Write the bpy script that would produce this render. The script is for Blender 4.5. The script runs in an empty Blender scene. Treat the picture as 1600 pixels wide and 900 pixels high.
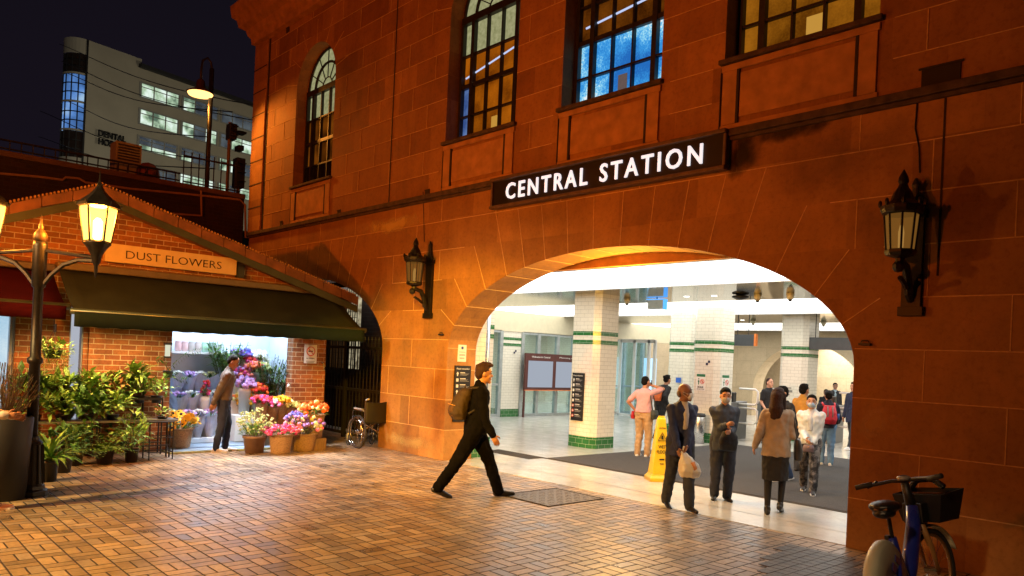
import bpy, bmesh, math, random
from math import sin, cos, pi, radians, sqrt, atan2
from mathutils import Vector, Matrix, noise
random.seed(7)
SC = bpy.context.scene
COL = SC.collection

# ---------------------------------------------------------------- camera
YAW, ROLL, FPX, CAMH = .8308, .0455, 1193.0, 1.88
cam_d = bpy.data.cameras.new('camera')
cam = bpy.data.objects.new('camera', cam_d); COL.objects.link(cam)
cam_d.sensor_width = 36; cam_d.lens = FPX / 1600 * 36
cam_d.shift_y = (559.3 - 450) / 1600
cam_d.clip_start = .05; cam_d.clip_end = 1000
cam.matrix_world = Matrix.Translation((0, 0, CAMH)) @ Matrix.Rotation(YAW, 4, 'Z') @ Matrix.Rotation(pi/2, 4, 'X') @ Matrix.Rotation(ROLL, 4, 'Z')
SC.camera = cam

# ---------------------------------------------------------------- world (night sky with city glow)
w = bpy.data.worlds.new('World'); SC.world = w; w.use_nodes = True
wn = w.node_tree; bg = wn.nodes['Background']
tc = wn.nodes.new('ShaderNodeTexCoord'); sp = wn.nodes.new('ShaderNodeSeparateXYZ')
cr = wn.nodes.new('ShaderNodeValToRGB')
nz = wn.nodes.new('ShaderNodeTexNoise'); nz.inputs['Scale'].default_value = 3.0
ad = wn.nodes.new('ShaderNodeMath'); ad.operation = 'MULTIPLY_ADD'; ad.inputs[1].default_value = .25
wn.links.new(tc.outputs['Generated'], sp.inputs[0]); wn.links.new(tc.outputs['Generated'], nz.inputs['Vector'])
wn.links.new(nz.outputs['Fac'], ad.inputs[0]); wn.links.new(sp.outputs['Z'], ad.inputs[2])
wn.links.new(ad.outputs[0], cr.inputs['Fac']); wn.links.new(cr.outputs['Color'], bg.inputs['Color'])
cr.color_ramp.elements[0].position = .05; cr.color_ramp.elements[0].color = (.014, .007, .008, 1)
cr.color_ramp.elements[1].position = .75; cr.color_ramp.elements[1].color = (.0045, .0038, .0065, 1)
e = cr.color_ramp.elements.new(.35); e.color = (.0075, .0055, .0100, 1)
bg.inputs['Strength'].default_value = 1.0
SC.view_settings.view_transform = 'Standard'; SC.view_settings.look = 'None'
SC.view_settings.exposure = 0; SC.view_settings.gamma = 1
SC.cycles.use_denoising = True
SC.cycles.max_bounces = 7; SC.cycles.diffuse_bounces = 3; SC.cycles.glossy_bounces = 3
SC.cycles.transparent_max_bounces = 10; SC.cycles.sample_clamp_indirect = 6; SC.cycles.caustics_reflective = False

def lamp(name, typ, loc, energy, color, size=.1, target=None, spot=None, blend=.5, sy=None, tilt=None):
    d = bpy.data.lights.new(name, typ); o = bpy.data.objects.new(name, d); COL.objects.link(o)
    d.energy = energy; d.color = color; o.location = loc
    if typ == 'AREA':
        d.size = size
        if sy: d.shape = 'RECTANGLE'; d.size_y = sy
        if tilt is not None: d.spread = radians(110)
    else: d.shadow_soft_size = size
    if spot: d.spot_size = spot; d.spot_blend = blend
    if target is not None:
        o.rotation_euler = (Vector(target) - Vector(loc)).to_track_quat('-Z', 'Y').to_euler()
    if tilt is not None: o.rotation_euler = (0, tilt, 0)
    return o
# unseen spots added behind the camera, most for assumed street lamps of the square
lamp('unseen_spot', 'SPOT', (-7.5, -9.5, 4.5), 5000, (1, .165, .003), .12, (-13.5, 8.3, 6.0), radians(92), .9)
lamp('unseen_spot', 'SPOT', (-1.0, -2.0, 6.2), 12500, (1, .46, .012), .15, (-11.15, 8.3, .8), radians(22), .45)
lamp('unseen_spot', 'SPOT', (-.5, -5.0, 6.5), 1300, (1, .62, .30), .2, (-2.2, 6.0, .5), radians(11), .7)  # added only to brighten the bicycle
lamp('unseen_spot', 'SPOT', (-8.0, -9.0, 7.5), 14500, (1, .72, .26), .25, (-9.3, 3.2, 0), radians(44), .9)
# cool light in the flower shop and next door, under their ceilings
lamp('shop_lamp', 'AREA', (-14.7, 5.85, 2.86), 95, (.66, .82, 1), 1.0, None, sy=2.2)
lamp('shop_lamp', 'AREA', (-13.45, 5.8, 2.42), 100, (.86, .92, 1), .2, sy=1.9, tilt=-.30)
lamp('unseen_arch_light', 'POINT', (-7.4, 9.1, 2.6), 330, (1, .50, .07), .3)  # unseen warm light assumed behind the arch; brightens its reveal
lamp('awning_lamp', 'AREA', (-12.9, 3.4, 2.32), 50, (1, .60, .24), .12, sy=1.9, tilt=.25)
lamp('shop_lamp', 'AREA', (-14.4, .9, 2.6), 60, (.7, .86, 1), .6, sy=2.2)

# ---------------------------------------------------------------- pixel of the photo -> ray / points (used to measure real places)
_C, _S = cos(YAW), sin(YAW)
def ray(px, py):
    dx, dy = px - 800, py - 559.3
    u = dx*cos(ROLL) + dy*sin(ROLL); v = -dx*sin(ROLL) + dy*cos(ROLL)
    xr = u / FPX
    return Vector((_C*xr - _S, _S*xr + _C, -v / FPX))
def gp(px, py, z=0.0):
    r = ray(px, py); t = (z - CAMH) / r.z
    return Vector((r.x*t, r.y*t, z))
def dp(px, py, d):
    return ray(px, py) * d + Vector((0, 0, CAMH))
def xp(px, py, X):
    r = ray(px, py); t = X / r.x
    return Vector((X, r.y*t, CAMH + r.z*t))
def yp(px, py, Y):
    r = ray(px, py); t = Y / r.y
    return Vector((r.x*t, Y, CAMH + r.z*t))
def facing(right, away):        # heading angle from a direction seen by the camera
    x = right*_C - away*_S; y = right*_S + away*_C
    return atan2(y, x)

# ---------------------------------------------------------------- materials
MATS = {}
def nt(name):
    m = bpy.data.materials.new(name); m.use_nodes = True
    return m, m.node_tree, m.node_tree.nodes['Principled BSDF']
def N(t, typ, **k):
    n = t.nodes.new(typ)
    for a, b in k.items(): setattr(n, a, b)
    return n
def ramp(t, src, stops):
    r = N(t, 'ShaderNodeValToRGB'); el = r.color_ramp.elements
    el[0].position, el[0].color = stops[0][0], (*stops[0][1], 1)
    el[1].position, el[1].color = stops[-1][0], (*stops[-1][1], 1)
    for p, c in stops[1:-1]:
        x = el.new(p); x.color = (*c, 1)
    t.links.new(src, r.inputs['Fac']); return r.outputs['Color']
def math_(t, op, a, b=None, c=None):
    n = N(t, 'ShaderNodeMath', operation=op)
    for i, v in enumerate((a, b, c)):
        if v is None: continue
        if isinstance(v, (int, float)): n.inputs[i].default_value = v
        else: t.links.new(v, n.inputs[i])
    return n.outputs[0]
def mat(name, col, rough=.6, metal=0., var=.15, vs=8., bump=.0, bs=40., emit=None, es=0., spec=None, coat=0., alpha=None, trans=0., two=None, stretch=None):
    if name in MATS: return MATS[name]
    m, t, b = nt(name); L = t.links
    tcn = N(t, 'ShaderNodeTexCoord'); vec = tcn.outputs['Object']
    if stretch:
        mp = N(t, 'ShaderNodeMapping'); mp.inputs['Scale'].default_value = stretch; L.new(vec, mp.inputs['Vector']); vec = mp.outputs['Vector']
    if var > 0:
        n = N(t, 'ShaderNodeTexNoise'); n.inputs['Scale'].default_value = vs; n.inputs['Detail'].default_value = 5
        L.new(vec, n.inputs['Vector'])
        lo = tuple(c*(1-var) for c in col); hi = tuple(min(1, c*(1+var)) for c in (two or col))
        L.new(ramp(t, n.outputs['Fac'], [(.3, lo), (.7, hi)]), b.inputs['Base Color'])
        r = math_(t, 'MULTIPLY_ADD', n.outputs['Fac'], .2, rough - .1); L.new(r, b.inputs['Roughness'])
    else:
        b.inputs['Base Color'].default_value = (*col, 1); b.inputs['Roughness'].default_value = rough
    b.inputs['Metallic'].default_value = metal
    if spec is not None: b.inputs['Specular IOR Level'].default_value = spec
    if coat: b.inputs['Coat Weight'].default_value = coat
    if trans: b.inputs['Transmission Weight'].default_value = trans
    if bump > 0:
        n2 = N(t, 'ShaderNodeTexNoise'); n2.inputs['Scale'].default_value = bs; n2.inputs['Detail'].default_value = 4
        L.new(vec, n2.inputs['Vector'])
        bp = N(t, 'ShaderNodeBump'); bp.inputs['Strength'].default_value = bump; bp.inputs['Distance'].default_value = .01
        L.new(n2.outputs['Fac'], bp.inputs['Height']); L.new(bp.outputs[0], b.inputs['Normal'])
    if emit: b.inputs['Emission Color'].default_value = (*emit, 1); b.inputs['Emission Strength'].default_value = es
    if alpha is not None: b.inputs['Alpha'].default_value = alpha
    MATS[name] = m; return m
def wallvec(t, sx=1., sz=1., off=0.):      # (x+y, z) world coordinates for axis aligned walls
    g = N(t, 'ShaderNodeNewGeometry'); s = N(t, 'ShaderNodeSeparateXYZ'); t.links.new(g.outputs['Position'], s.inputs[0])
    u = math_(t, 'ADD', s.outputs['X'], s.outputs['Y']); c = N(t, 'ShaderNodeCombineXYZ')
    t.links.new(math_(t, 'MULTIPLY', u, sx), c.inputs[0]); t.links.new(math_(t, 'MULTIPLY_ADD', s.outputs['Z'], sz, off), c.inputs[1])
    return c.outputs[0], g.outputs['Position']
def brickmat(name, c1, c2, mortar, bw, bh, ms=.01, rough=.7, off=0., bump=.5, freq=2, offs=.5, bias=0., spec=.4, var=.25, streak=0.):
    m, t, b = nt(name); L = t.links
    v, pos = wallvec(t, off=off)
    br = N(t, 'ShaderNodeTexBrick'); br.offset = offs; br.offset_frequency = freq
    L.new(v, br.inputs['Vector'])
    for k, x in (('Color1', c1), ('Color2', c2), ('Mortar', mortar)): br.inputs[k].default_value = (*x, 1)
    br.inputs['Scale'].default_value = 1; br.inputs['Brick Width'].default_value = bw; br.inputs['Row Height'].default_value = bh
    br.inputs['Mortar Size'].default_value = ms; br.inputs['Mortar Smooth'].default_value = .3; br.inputs['Bias'].default_value = bias
    n = N(t, 'ShaderNodeTexNoise'); n.inputs['Scale'].default_value = 3.; n.inputs['Detail'].default_value = 8; n.inputs['Roughness'].default_value = .65
    L.new(pos, n.inputs['Vector'])
    mx = N(t, 'ShaderNodeMix', data_type='RGBA', blend_type='MULTIPLY'); mx.inputs['Factor'].default_value = 1
    L.new(br.outputs['Color'], mx.inputs['A']); L.new(ramp(t, n.outputs['Fac'], [(.25, (1-var*1.6,)*3), (.75, (1+0*var,)*3)]), mx.inputs['B'])
    last = mx.outputs['Result']
    fn = N(t, 'ShaderNodeTexNoise'); fn.inputs['Scale'].default_value = 17; fn.inputs['Detail'].default_value = 8; fn.inputs['Roughness'].default_value = .7; L.new(pos, fn.inputs['Vector'])
    mf = N(t, 'ShaderNodeMix', data_type='RGBA', blend_type='MULTIPLY'); mf.inputs['Factor'].default_value = min(1, var*3)
    L.new(last, mf.inputs['A']); L.new(ramp(t, fn.outputs['Fac'], [(.32, (.62, .58, .55)), (.5, (.95, .95, .95)), (.7, (1, 1, 1))]), mf.inputs['B']); last = mf.outputs['Result']
    if streak:
        mp = N(t, 'ShaderNodeMapping'); mp.inputs['Scale'].default_value = (5, 5, .35); L.new(pos, mp.inputs['Vector'])
        n3 = N(t, 'ShaderNodeTexNoise'); n3.inputs['Scale'].default_value = 1.; n3.inputs['Detail'].default_value = 4; L.new(mp.outputs[0], n3.inputs['Vector'])
        m3 = N(t, 'ShaderNodeMix', data_type='RGBA', blend_type='MULTIPLY'); m3.inputs['Factor'].default_value = streak
        L.new(last, m3.inputs['A']); L.new(ramp(t, n3.outputs['Fac'], [(.38, (.35, .3, .28)), (.55, (1, 1, 1))]), m3.inputs['B']); last = m3.outputs['Result']
    L.new(last, b.inputs['Base Color'])
    L.new(math_(t, 'MULTIPLY_ADD', n.outputs['Fac'], .25, rough - .12), b.inputs['Roughness'])
    b.inputs['Specular IOR Level'].default_value = spec
    h = math_(t, 'MULTIPLY_ADD', br.outputs['Fac'], -1., math_(t, 'MULTIPLY_ADD', fn.outputs['Fac'], min(.8, var*2.4), math_(t, 'MULTIPLY', n.outputs['Fac'], .35)))
    bp = N(t, 'ShaderNodeBump'); bp.inputs['Strength'].default_value = bump; bp.inputs['Distance'].default_value = .012
    L.new(h, bp.inputs['Height']); L.new(bp.outputs[0], b.inputs['Normal'])
    MATS[name] = m; return m

def pavermat():
    m, t, b = nt('brick_paving'); L = t.links
    g = N(t, 'ShaderNodeNewGeometry'); s = N(t, 'ShaderNodeSeparateXYZ'); L.new(g.outputs['Position'], s.inputs[0])
    wob = N(t, 'ShaderNodeTexNoise'); wob.inputs['Scale'].default_value = 3.; L.new(g.outputs['Position'], wob.inputs['Vector'])
    wv = math_(t, 'MULTIPLY_ADD', wob.outputs['Fac'], .03, -.015)
    U = .24
    px = math_(t, 'ADD', math_(t, 'DIVIDE', s.outputs['X'], U), wv); py = math_(t, 'ADD', math_(t, 'DIVIDE', s.outputs['Y'], U), wv)
    cx = math_(t, 'FLOOR', px); cy = math_(t, 'FLOOR', py)
    fx = math_(t, 'FRACT', px); fy = math_(t, 'FRACT', py)
    par = math_(t, 'PINGPONG', math_(t, 'ADD', cx, cy), 1.)
    def mixf(f, a, c):
        n = N(t, 'ShaderNodeMix', data_type='FLOAT'); L.new(f, n.inputs['Factor']); L.new(a, n.inputs['A']); L.new(c, n.inputs['B']); return n.outputs['Result']
    a = mixf(par, fx, fy); o = mixf(par, fy, fx)
    t2 = math_(t, 'MULTIPLY', a, 2.); br = math_(t, 'FLOOR', t2); ft = math_(t, 'FRACT', t2)
    d1 = math_(t, 'MULTIPLY', math_(t, 'MINIMUM', ft, math_(t, 'SUBTRACT', 1., ft)), .12)
    d2 = math_(t, 'MULTIPLY', math_(t, 'MINIMUM', o, math_(t, 'SUBTRACT', 1., o)), .24)
    d = math_(t, 'MINIMUM', d1, d2)
    mr = N(t, 'ShaderNodeMapRange'); mr.inputs['From Min'].default_value = .0045; mr.inputs['From Max'].default_value = .0095; L.new(d, mr.inputs['Value'])
    joint = mr.outputs['Result']
    cb = N(t, 'ShaderNodeCombineXYZ'); L.new(cx, cb.inputs[0]); L.new(cy, cb.inputs[1]); L.new(math_(t, 'MULTIPLY', br, 7.3), cb.inputs[2])
    wn_ = N(t, 'ShaderNodeTexWhiteNoise'); L.new(cb.outputs[0], wn_.inputs['Vector'])
    big = N(t, 'ShaderNodeTexNoise'); big.inputs['Scale'].default_value = .55; big.inputs['Detail'].default_value = 3; L.new(g.outputs['Position'], big.inputs['Vector'])
    v = math_(t, 'ADD', math_(t, 'MULTIPLY', wn_.outputs['Value'], .74), math_(t, 'MULTIPLY', big.outputs['Fac'], .36))
    colr = ramp(t, v, [(.15, (.21, .155, .105)), (.32, (.34, .24, .15)), (.5, (.42, .29, .17)), (.66, (.54, .38, .22)), (.8, (.33, .26, .20)), (.95, (.60, .44, .28))])
    fine = N(t, 'ShaderNodeTexNoise'); fine.inputs['Scale'].default_value = 26; fine.inputs['Detail'].default_value = 8; L.new(g.outputs['Position'], fine.inputs['Vector'])
    st = N(t, 'ShaderNodeTexNoise'); st.inputs['Scale'].default_value = 1.7; st.inputs['Detail'].default_value = 6; st.inputs['Roughness'].default_value = .7; L.new(g.outputs['Position'], st.inputs['Vector'])
    m1 = N(t, 'ShaderNodeMix', data_type='RGBA', blend_type='MULTIPLY'); m1.inputs['Factor'].default_value = .8
    L.new(colr, m1.inputs['A']); L.new(ramp(t, fine.outputs['Fac'], [(.3, (.62, .6, .6)), (.65, (1, 1, 1))]), m1.inputs['B'])
    m1b = N(t, 'ShaderNodeMix', data_type='RGBA', blend_type='MULTIPLY'); m1b.inputs['Factor'].default_value = .8
    L.new(m1.outputs['Result'], m1b.inputs['A']); L.new(ramp(t, st.outputs['Fac'], [(.33, (.42, .40, .40)), (.52, (1, 1, 1))]), m1b.inputs['B'])
    m2 = N(t, 'ShaderNodeMix', data_type='RGBA'); L.new(joint, m2.inputs['Factor']); m2.inputs['A'].default_value = (.008, .006, .005, 1)
    L.new(m1b.outputs['Result'], m2.inputs['B']); L.new(m2.outputs['Result'], b.inputs['Base Color'])
    rg = math_(t, 'ADD', math_(t, 'MULTIPLY_ADD', st.outputs['Fac'], .46, .08), math_(t, 'MULTIPLY', wn_.outputs['Value'], .12))
    rg2 = mixf(joint, math_(t, 'ADD', rg, .4), rg); L.new(rg2, b.inputs['Roughness'])
    b.inputs['Specular IOR Level'].default_value = .6
    h = math_(t, 'ADD', math_(t, 'MULTIPLY', joint, 1.), math_(t, 'MULTIPLY', fine.outputs['Fac'], .22))
    h = math_(t, 'ADD', h, math_(t, 'MULTIPLY', wn_.outputs['Value'], .25))
    bp = N(t, 'ShaderNodeBump'); bp.inputs['Strength'].default_value = .75; bp.inputs['Distance'].default_value = .006
    L.new(h, bp.inputs['Height']); L.new(bp.outputs[0], b.inputs['Normal'])
    return m

def emis(name, col, s, noise_=None):
    if name in MATS: return MATS[name]
    m = bpy.data.materials.new(name); m.use_nodes = True; t = m.node_tree; t.nodes.clear()
    o = N(t, 'ShaderNodeOutputMaterial'); e = N(t, 'ShaderNodeEmission'); e.inputs['Color'].default_value = (*col, 1); e.inputs['Strength'].default_value = s
    if noise_:
        tcn = N(t, 'ShaderNodeTexCoord'); n = N(t, 'ShaderNodeTexNoise'); n.inputs['Scale'].default_value = noise_[0]; n.inputs['Detail'].default_value = 3
        t.links.new(tcn.outputs['Object'], n.inputs['Vector'])
        g_ = N(t, 'ShaderNodeTexNoise'); g_.inputs['Scale'].default_value = 38; g_.inputs['Detail'].default_value = 2; t.links.new(tcn.outputs['Object'], g_.inputs['Vector'])
        t.links.new(ramp(t, math_(t, 'ADD', n.outputs['Fac'], math_(t, 'MULTIPLY_ADD', g_.outputs['Fac'], .22, -.11)), noise_[1]), e.inputs['Color'])
    t.links.new(e.outputs[0], o.inputs[0]); MATS[name] = m; return m
def glowglass(name, col, s, tr=.5):
    m = bpy.data.materials.new(name); m.use_nodes = True; t = m.node_tree; t.nodes.clear()
    o = N(t, 'ShaderNodeOutputMaterial'); e = N(t, 'ShaderNodeEmission'); e.inputs['Color'].default_value = (*col, 1); e.inputs['Strength'].default_value = s
    tr_ = N(t, 'ShaderNodeBsdfTransparent'); mx = N(t, 'ShaderNodeMixShader'); mx.inputs[0].default_value = tr
    t.links.new(e.outputs[0], mx.inputs[1]); t.links.new(tr_.outputs[0], mx.inputs[2]); t.links.new(mx.outputs[0], o.inputs[0])
    MATS[name] = m; return m
def clearglass(name, tint=(.85, .95, .93), fac=.12):
    m = bpy.data.materials.new(name); m.use_nodes = True; t = m.node_tree; t.nodes.clear()
    o = N(t, 'ShaderNodeOutputMaterial'); tr_ = N(t, 'ShaderNodeBsdfTransparent'); tr_.inputs[0].default_value = (*tint, 1)
    g = N(t, 'ShaderNodeBsdfGlossy'); g.inputs['Roughness'].default_value = .03; mx = N(t, 'ShaderNodeMixShader'); mx.inputs[0].default_value = fac
    t.links.new(tr_.outputs[0], mx.inputs[1]); t.links.new(g.outputs[0], mx.inputs[2]); t.links.new(mx.outputs[0], o.inputs[0])
    MATS[name] = m; return m

M = {}
M['pave'] = pavermat()
M['stone'] = brickmat('sandstone', (.47, .225, .062), (.29, .125, .030), (.42, .20, .055), 1.10, .435, .004, .8, off=-5.22+.435*12, bump=.35, var=.22, streak=.15)
M['stonelow'] = brickmat('sandstone_base', (.50, .25, .068), (.34, .16, .040), (.42, .21, .06), 1.30, .54, .004, .75, off=0, bump=.35, var=.22, streak=.12)
M['stonetrim'] = mat('sandstone_trim', (.40, .20, .065), .8, var=.25, vs=5, bump=.4, bs=25)
M['stain_shade'] = mat('sooty_sandstone', (.07, .045, .03), .9, var=.5, vs=9, bump=.4, bs=25)
M['mortar'] = mat('lime_mortar', (.62, .40, .17), .85, var=.2, vs=20)
M['joint'] = mat('dark_joint', (.03, .02, .012), .9)
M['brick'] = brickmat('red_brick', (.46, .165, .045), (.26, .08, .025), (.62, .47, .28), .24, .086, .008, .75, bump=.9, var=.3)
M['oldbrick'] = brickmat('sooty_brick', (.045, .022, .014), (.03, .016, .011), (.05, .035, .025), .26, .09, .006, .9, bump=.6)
M['tile'] = brickmat('white_glazed_tile', (.80, .77, .66), (.77, .74, .63), (.42, .40, .32), .22, .086, .003, .22, bump=.25, var=.06, spec=.6)
M['green'] = brickmat('green_glazed_tile', (.030, .175, .045), (.022, .14, .035), (.30, .45, .30), .20, .11, .004, .2, bump=.3, var=.1, spec=.7, off=.02)
M['hallstone'] = brickmat('pale_sandstone', (.62, .50, .33), (.56, .44, .28), (.45, .35, .22), 1.3, .55, .006, .7, bump=.3, var=.15)
M['hallfloor'] = brickmat('terrazzo', (.60, .585, .54), (.56, .545, .50), (.50, .48, .44), .9, .9, .003, .2, bump=.01, var=.12, offs=0, spec=.7)
M['iron'] = mat('black_iron', (.012, .010, .009), .45, .3, var=.4, vs=20, bump=.3, bs=60)
M['iron2'] = mat('black_steel', (.015, .014, .014), .5, .0, var=.3, vs=12)
M['white'] = mat('white_paint', (.78, .78, .76), .5, var=.04)
M['cream'] = mat('cream_paint', (.66, .60, .42), .35, var=.05)
M['metal'] = mat('brushed_steel', (.55, .56, .57), .28, 1., var=.1)
M['chrome'] = mat('chrome', (.75, .75, .76), .15, 1., var=.05)
M['rubber'] = mat('black_rubber', (.02, .02, .02), .75, var=.2)
M['wood'] = mat('weathered_wood', (.20, .12, .06), .7, var=.4, vs=6, bump=.5, stretch=(1, 8, 1))
M['basket'] = mat('wicker', (.33, .20, .10), .75, var=.35, vs=30, bump=1., bs=60, stretch=(1, 1, 4))
M['terra'] = mat('brown_pot', (.22, .125, .07), .6, var=.2)
M['blackpot'] = mat('black_plastic', (.014, .013, .013), .4, var=.3)
M['soil'] = mat('soil', (.03, .02, .012), .95, var=.4)
M['black'] = mat('black_paint', (.010, .010, .010), .45, var=.2)
M['paper'] = mat('white_paper', (.75, .74, .70), .7, var=.04)

# ---------------------------------------------------------------- object helpers
def tag(o, label=None, cat=None, group=None, kind=None):
    if label: o['label'] = label
    if cat: o['category'] = cat
    if group: o['group'] = group
    if kind: o['kind'] = kind
    return o
def thing(name, label, cat, loc=(0, 0, 0), rz=0., group=None):
    o = bpy.data.objects.new(name, None); COL.objects.link(o); o.empty_display_size = .1
    o.location = loc; o.rotation_euler = (0, 0, rz); return tag(o, label, cat, group)
def children(o): return [c for c in bpy.data.objects if c.parent == o]
KIDS = {}
def copy_tree(o, loc=None, rz=None, parent=None, label=None, group=None):
    c = o.copy(); COL.objects.link(c); c.parent = parent
    if loc is not None: c.location = loc
    if rz is not None: c.rotation_euler = (0, 0, rz)
    if label: c['label'] = label
    if group: c['group'] = group
    for ch in children(o): copy_tree(ch, parent=c)
    return c
class MB:
    def __init__(s): s.v = []; s.f = []; s.m = []; s.mi = 0
    def add(s, vs, fs, mi=None):
        b = len(s.v); s.v += [tuple(v) for v in vs]; s.f += [tuple(i + b for i in f) for f in fs]; s.m += [s.mi if mi is None else mi] * len(fs); return s
    def box(s, c, d, rz=0., mi=None, R=None):
        x, y, z = d[0]/2, d[1]/2, d[2]/2
        vs = [Vector((a*x, b*y, e*z)) for a in (-1, 1) for b in (-1, 1) for e in (-1, 1)]
        Rm = R if R is not None else Matrix.Rotation(rz, 3, 'Z')
        vs = [Rm @ v + Vector(c) for v in vs]
        return s.add(vs, [(0, 1, 3, 2), (4, 6, 7, 5), (0, 4, 5, 1), (2, 3, 7, 6), (0, 2, 6, 4), (1, 5, 7, 3)], mi)
    def bb(s, x0, x1, y0, y1, z0, z1, mi=None):
        return s.box(((x0+x1)/2, (y0+y1)/2, (z0+z1)/2), (abs(x1-x0), abs(y1-y0), abs(z1-z0)), mi=mi)
    def tube(s, pts, r, n=8, mi=None, cap=True, closed=False):
        pts = [Vector(p) for p in pts]; rr = r if isinstance(r, (list, tuple)) else [r]*len(pts)
        vs = []; fs = []; up = None; m = len(pts)
        for i, p in enumerate(pts):
            a = pts[(i-1) % m] if (i or closed) else p; c = pts[(i+1) % m] if (i < m-1 or closed) else p
            t = (c - a)
            if t.length < 1e-9: t = Vector((0, 0, 1))
            t.normalize()
            if up is None: up = t.orthogonal().normalized()
            up = (up - t * up.dot(t))
            if up.length < 1e-6: up = t.orthogonal()
            up.normalize(); sd = t.cross(up)
            for k in range(n):
                an = 2*pi*k/n; vs.append(p + (up*cos(an) + sd*sin(an)) * rr[i])
        for i in range(m if closed else m-1):
            j = (i+1) % m
            for k in range(n): fs.append((i*n+k, i*n+(k+1) % n, j*n+(k+1) % n, j*n+k))
        if cap and not closed: fs.append(tuple(range(n))[::-1]); fs.append(tuple((m-1)*n+k for k in range(n)))
        return s.add(vs, fs, mi)
    def lathe(s, prof, c=(0, 0, 0), n=16, mi=None, ph=0., R=None, el=(1, 1)):
        vs = []; fs = []; m = len(prof)
        for r, z in prof:
            for k in range(n):
                a = 2*pi*k/n + ph; v = Vector((r*cos(a)*el[0], r*sin(a)*el[1], z))
                if R is not None: v = R @ v
                vs.append(v + Vector(c))
        for i in range(m-1):
            for k in range(n): fs.append((i*n+k, i*n+(k+1) % n, (i+1)*n+(k+1) % n, (i+1)*n+k))
        fs.append(tuple(range(n))[::-1]); fs.append(tuple((m-1)*n+k for k in range(n)))
        return s.add(vs, fs, mi)
    def ball(s, c, r, n=10, mi=None, R=None):
        r = r if isinstance(r, (tuple, list)) else (r, r, r); h = n//2+1
        prof = []
        vs = []; fs = []
        for i in range(1, h):
            th = pi*i/h
            for k in range(n):
                a = 2*pi*k/n; v = Vector((r[0]*sin(th)*cos(a), r[1]*sin(th)*sin(a), -r[2]*cos(th)))
                vs.append((R @ v if R is not None else v) + Vector(c))
        b0 = len(vs)
        for z in (-1, 1):
            v = Vector((0, 0, z*r[2])); vs.append((R @ v if R is not None else v) + Vector(c))
        for i in range(h-2):
            for k in range(n): fs.append((i*n+k, i*n+(k+1) % n, (i+1)*n+(k+1) % n, (i+1)*n+k))
        for k in range(n):
            fs.append((b0, (k+1) % n, k)); fs.append((b0+1, (h-2)*n+k, (h-2)*n+(k+1) % n))
        return s.add(vs, fs, mi)
    def leaf(s, p, d, ln, w, droop=.4, up=Vector((0, 0, 1)), fold=.25, seg=3, mi=None):
        p = Vector(p); d = Vector(d).normalized(); side = d.cross(up)
        if side.length < .05: side = Vector((1, 0, 0))
        side.normalize(); vs = []; fs = []; q = p.copy(); dd = d.copy()
        for i in range(seg+1):
            f = i/seg; ww = w * sin(pi*min(.97, max(.06, f**.8))) * .5
            nrm = side.cross(dd).normalized()
            vs += [q - side*ww + nrm*ww*fold, q.copy(), q + side*ww + nrm*ww*fold]
            q = q + dd * ln/seg; dd = (dd + Vector((0, 0, -droop/seg*1.4))).normalized()
        for i in range(seg):
            a = i*3; fs += [(a, a+1, a+4, a+3), (a+1, a+2, a+5, a+4)]
        return s.add(vs, fs, mi)
    def build(s, name, m, parent=None, smooth=False, origin=None, bev=0.):
        me = bpy.data.meshes.new(name)
        vs = s.v
        if origin is not None: o_ = Vector(origin); vs = [tuple(Vector(v) - o_) for v in vs]
        me.from_pydata(vs, [], s.f); me.update()
        ms = m if isinstance(m, (list, tuple)) else [m]
        for x in ms: me.materials.append(x)
        if len(ms) > 1: me.polygons.foreach_set('material_index', s.m)
        if smooth: me.polygons.foreach_set('use_smooth', [True]*len(me.polygons))
        ob = bpy.data.objects.new(name, me); COL.objects.link(ob)
        if parent is not None: ob.parent = parent
        elif origin is not None: ob.location = origin
        if bev:
            bm_ = ob.modifiers.new('b', 'BEVEL'); bm_.width = bev; bm_.segments = 2; bm_.limit_method = 'ANGLE'
        return ob
def one(name, mb, m, label, cat, origin, group=None, smooth=False, bev=0.):
    return tag(mb.build(name, m, None, smooth, origin, bev), label, cat, group)
def plate(outer, holes, fn, thick):
    """flat polygon with holes, thickness thick; fn maps (u, v, w) to world, w in 0..thick"""
    cu = bpy.data.curves.new('t', 'CURVE'); cu.dimensions = '2D'; cu.fill_mode = 'BOTH'; cu.extrude = thick/2
    for poly in [outer] + holes:
        sp_ = cu.splines.new('POLY'); sp_.points.add(len(poly)-1); sp_.use_cyclic_u = True
        for i, (a, b) in enumerate(poly): sp_.points[i].co = (a, b, 0, 1)
    ob = bpy.data.objects.new('t', cu); COL.objects.link(ob)
    me = bpy.data.meshes.new_from_object(ob)
    vs = [fn(v.co.x, v.co.y, v.co.z + thick/2) for v in me.vertices]; fs = [tuple(p.vertices) for p in me.polygons]
    bpy.data.objects.remove(ob); bpy.data.curves.remove(cu); bpy.data.meshes.remove(me)
    mb = MB(); mb.add(vs, fs); return mb
def fixn(ob):
    bm = bmesh.new(); bm.from_mesh(ob.data); bmesh.ops.remove_doubles(bm, verts=bm.verts, dist=1e-5); bmesh.ops.recalc_face_normals(bm, faces=bm.faces); bm.to_mesh(ob.data); bm.free(); return ob
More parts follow.
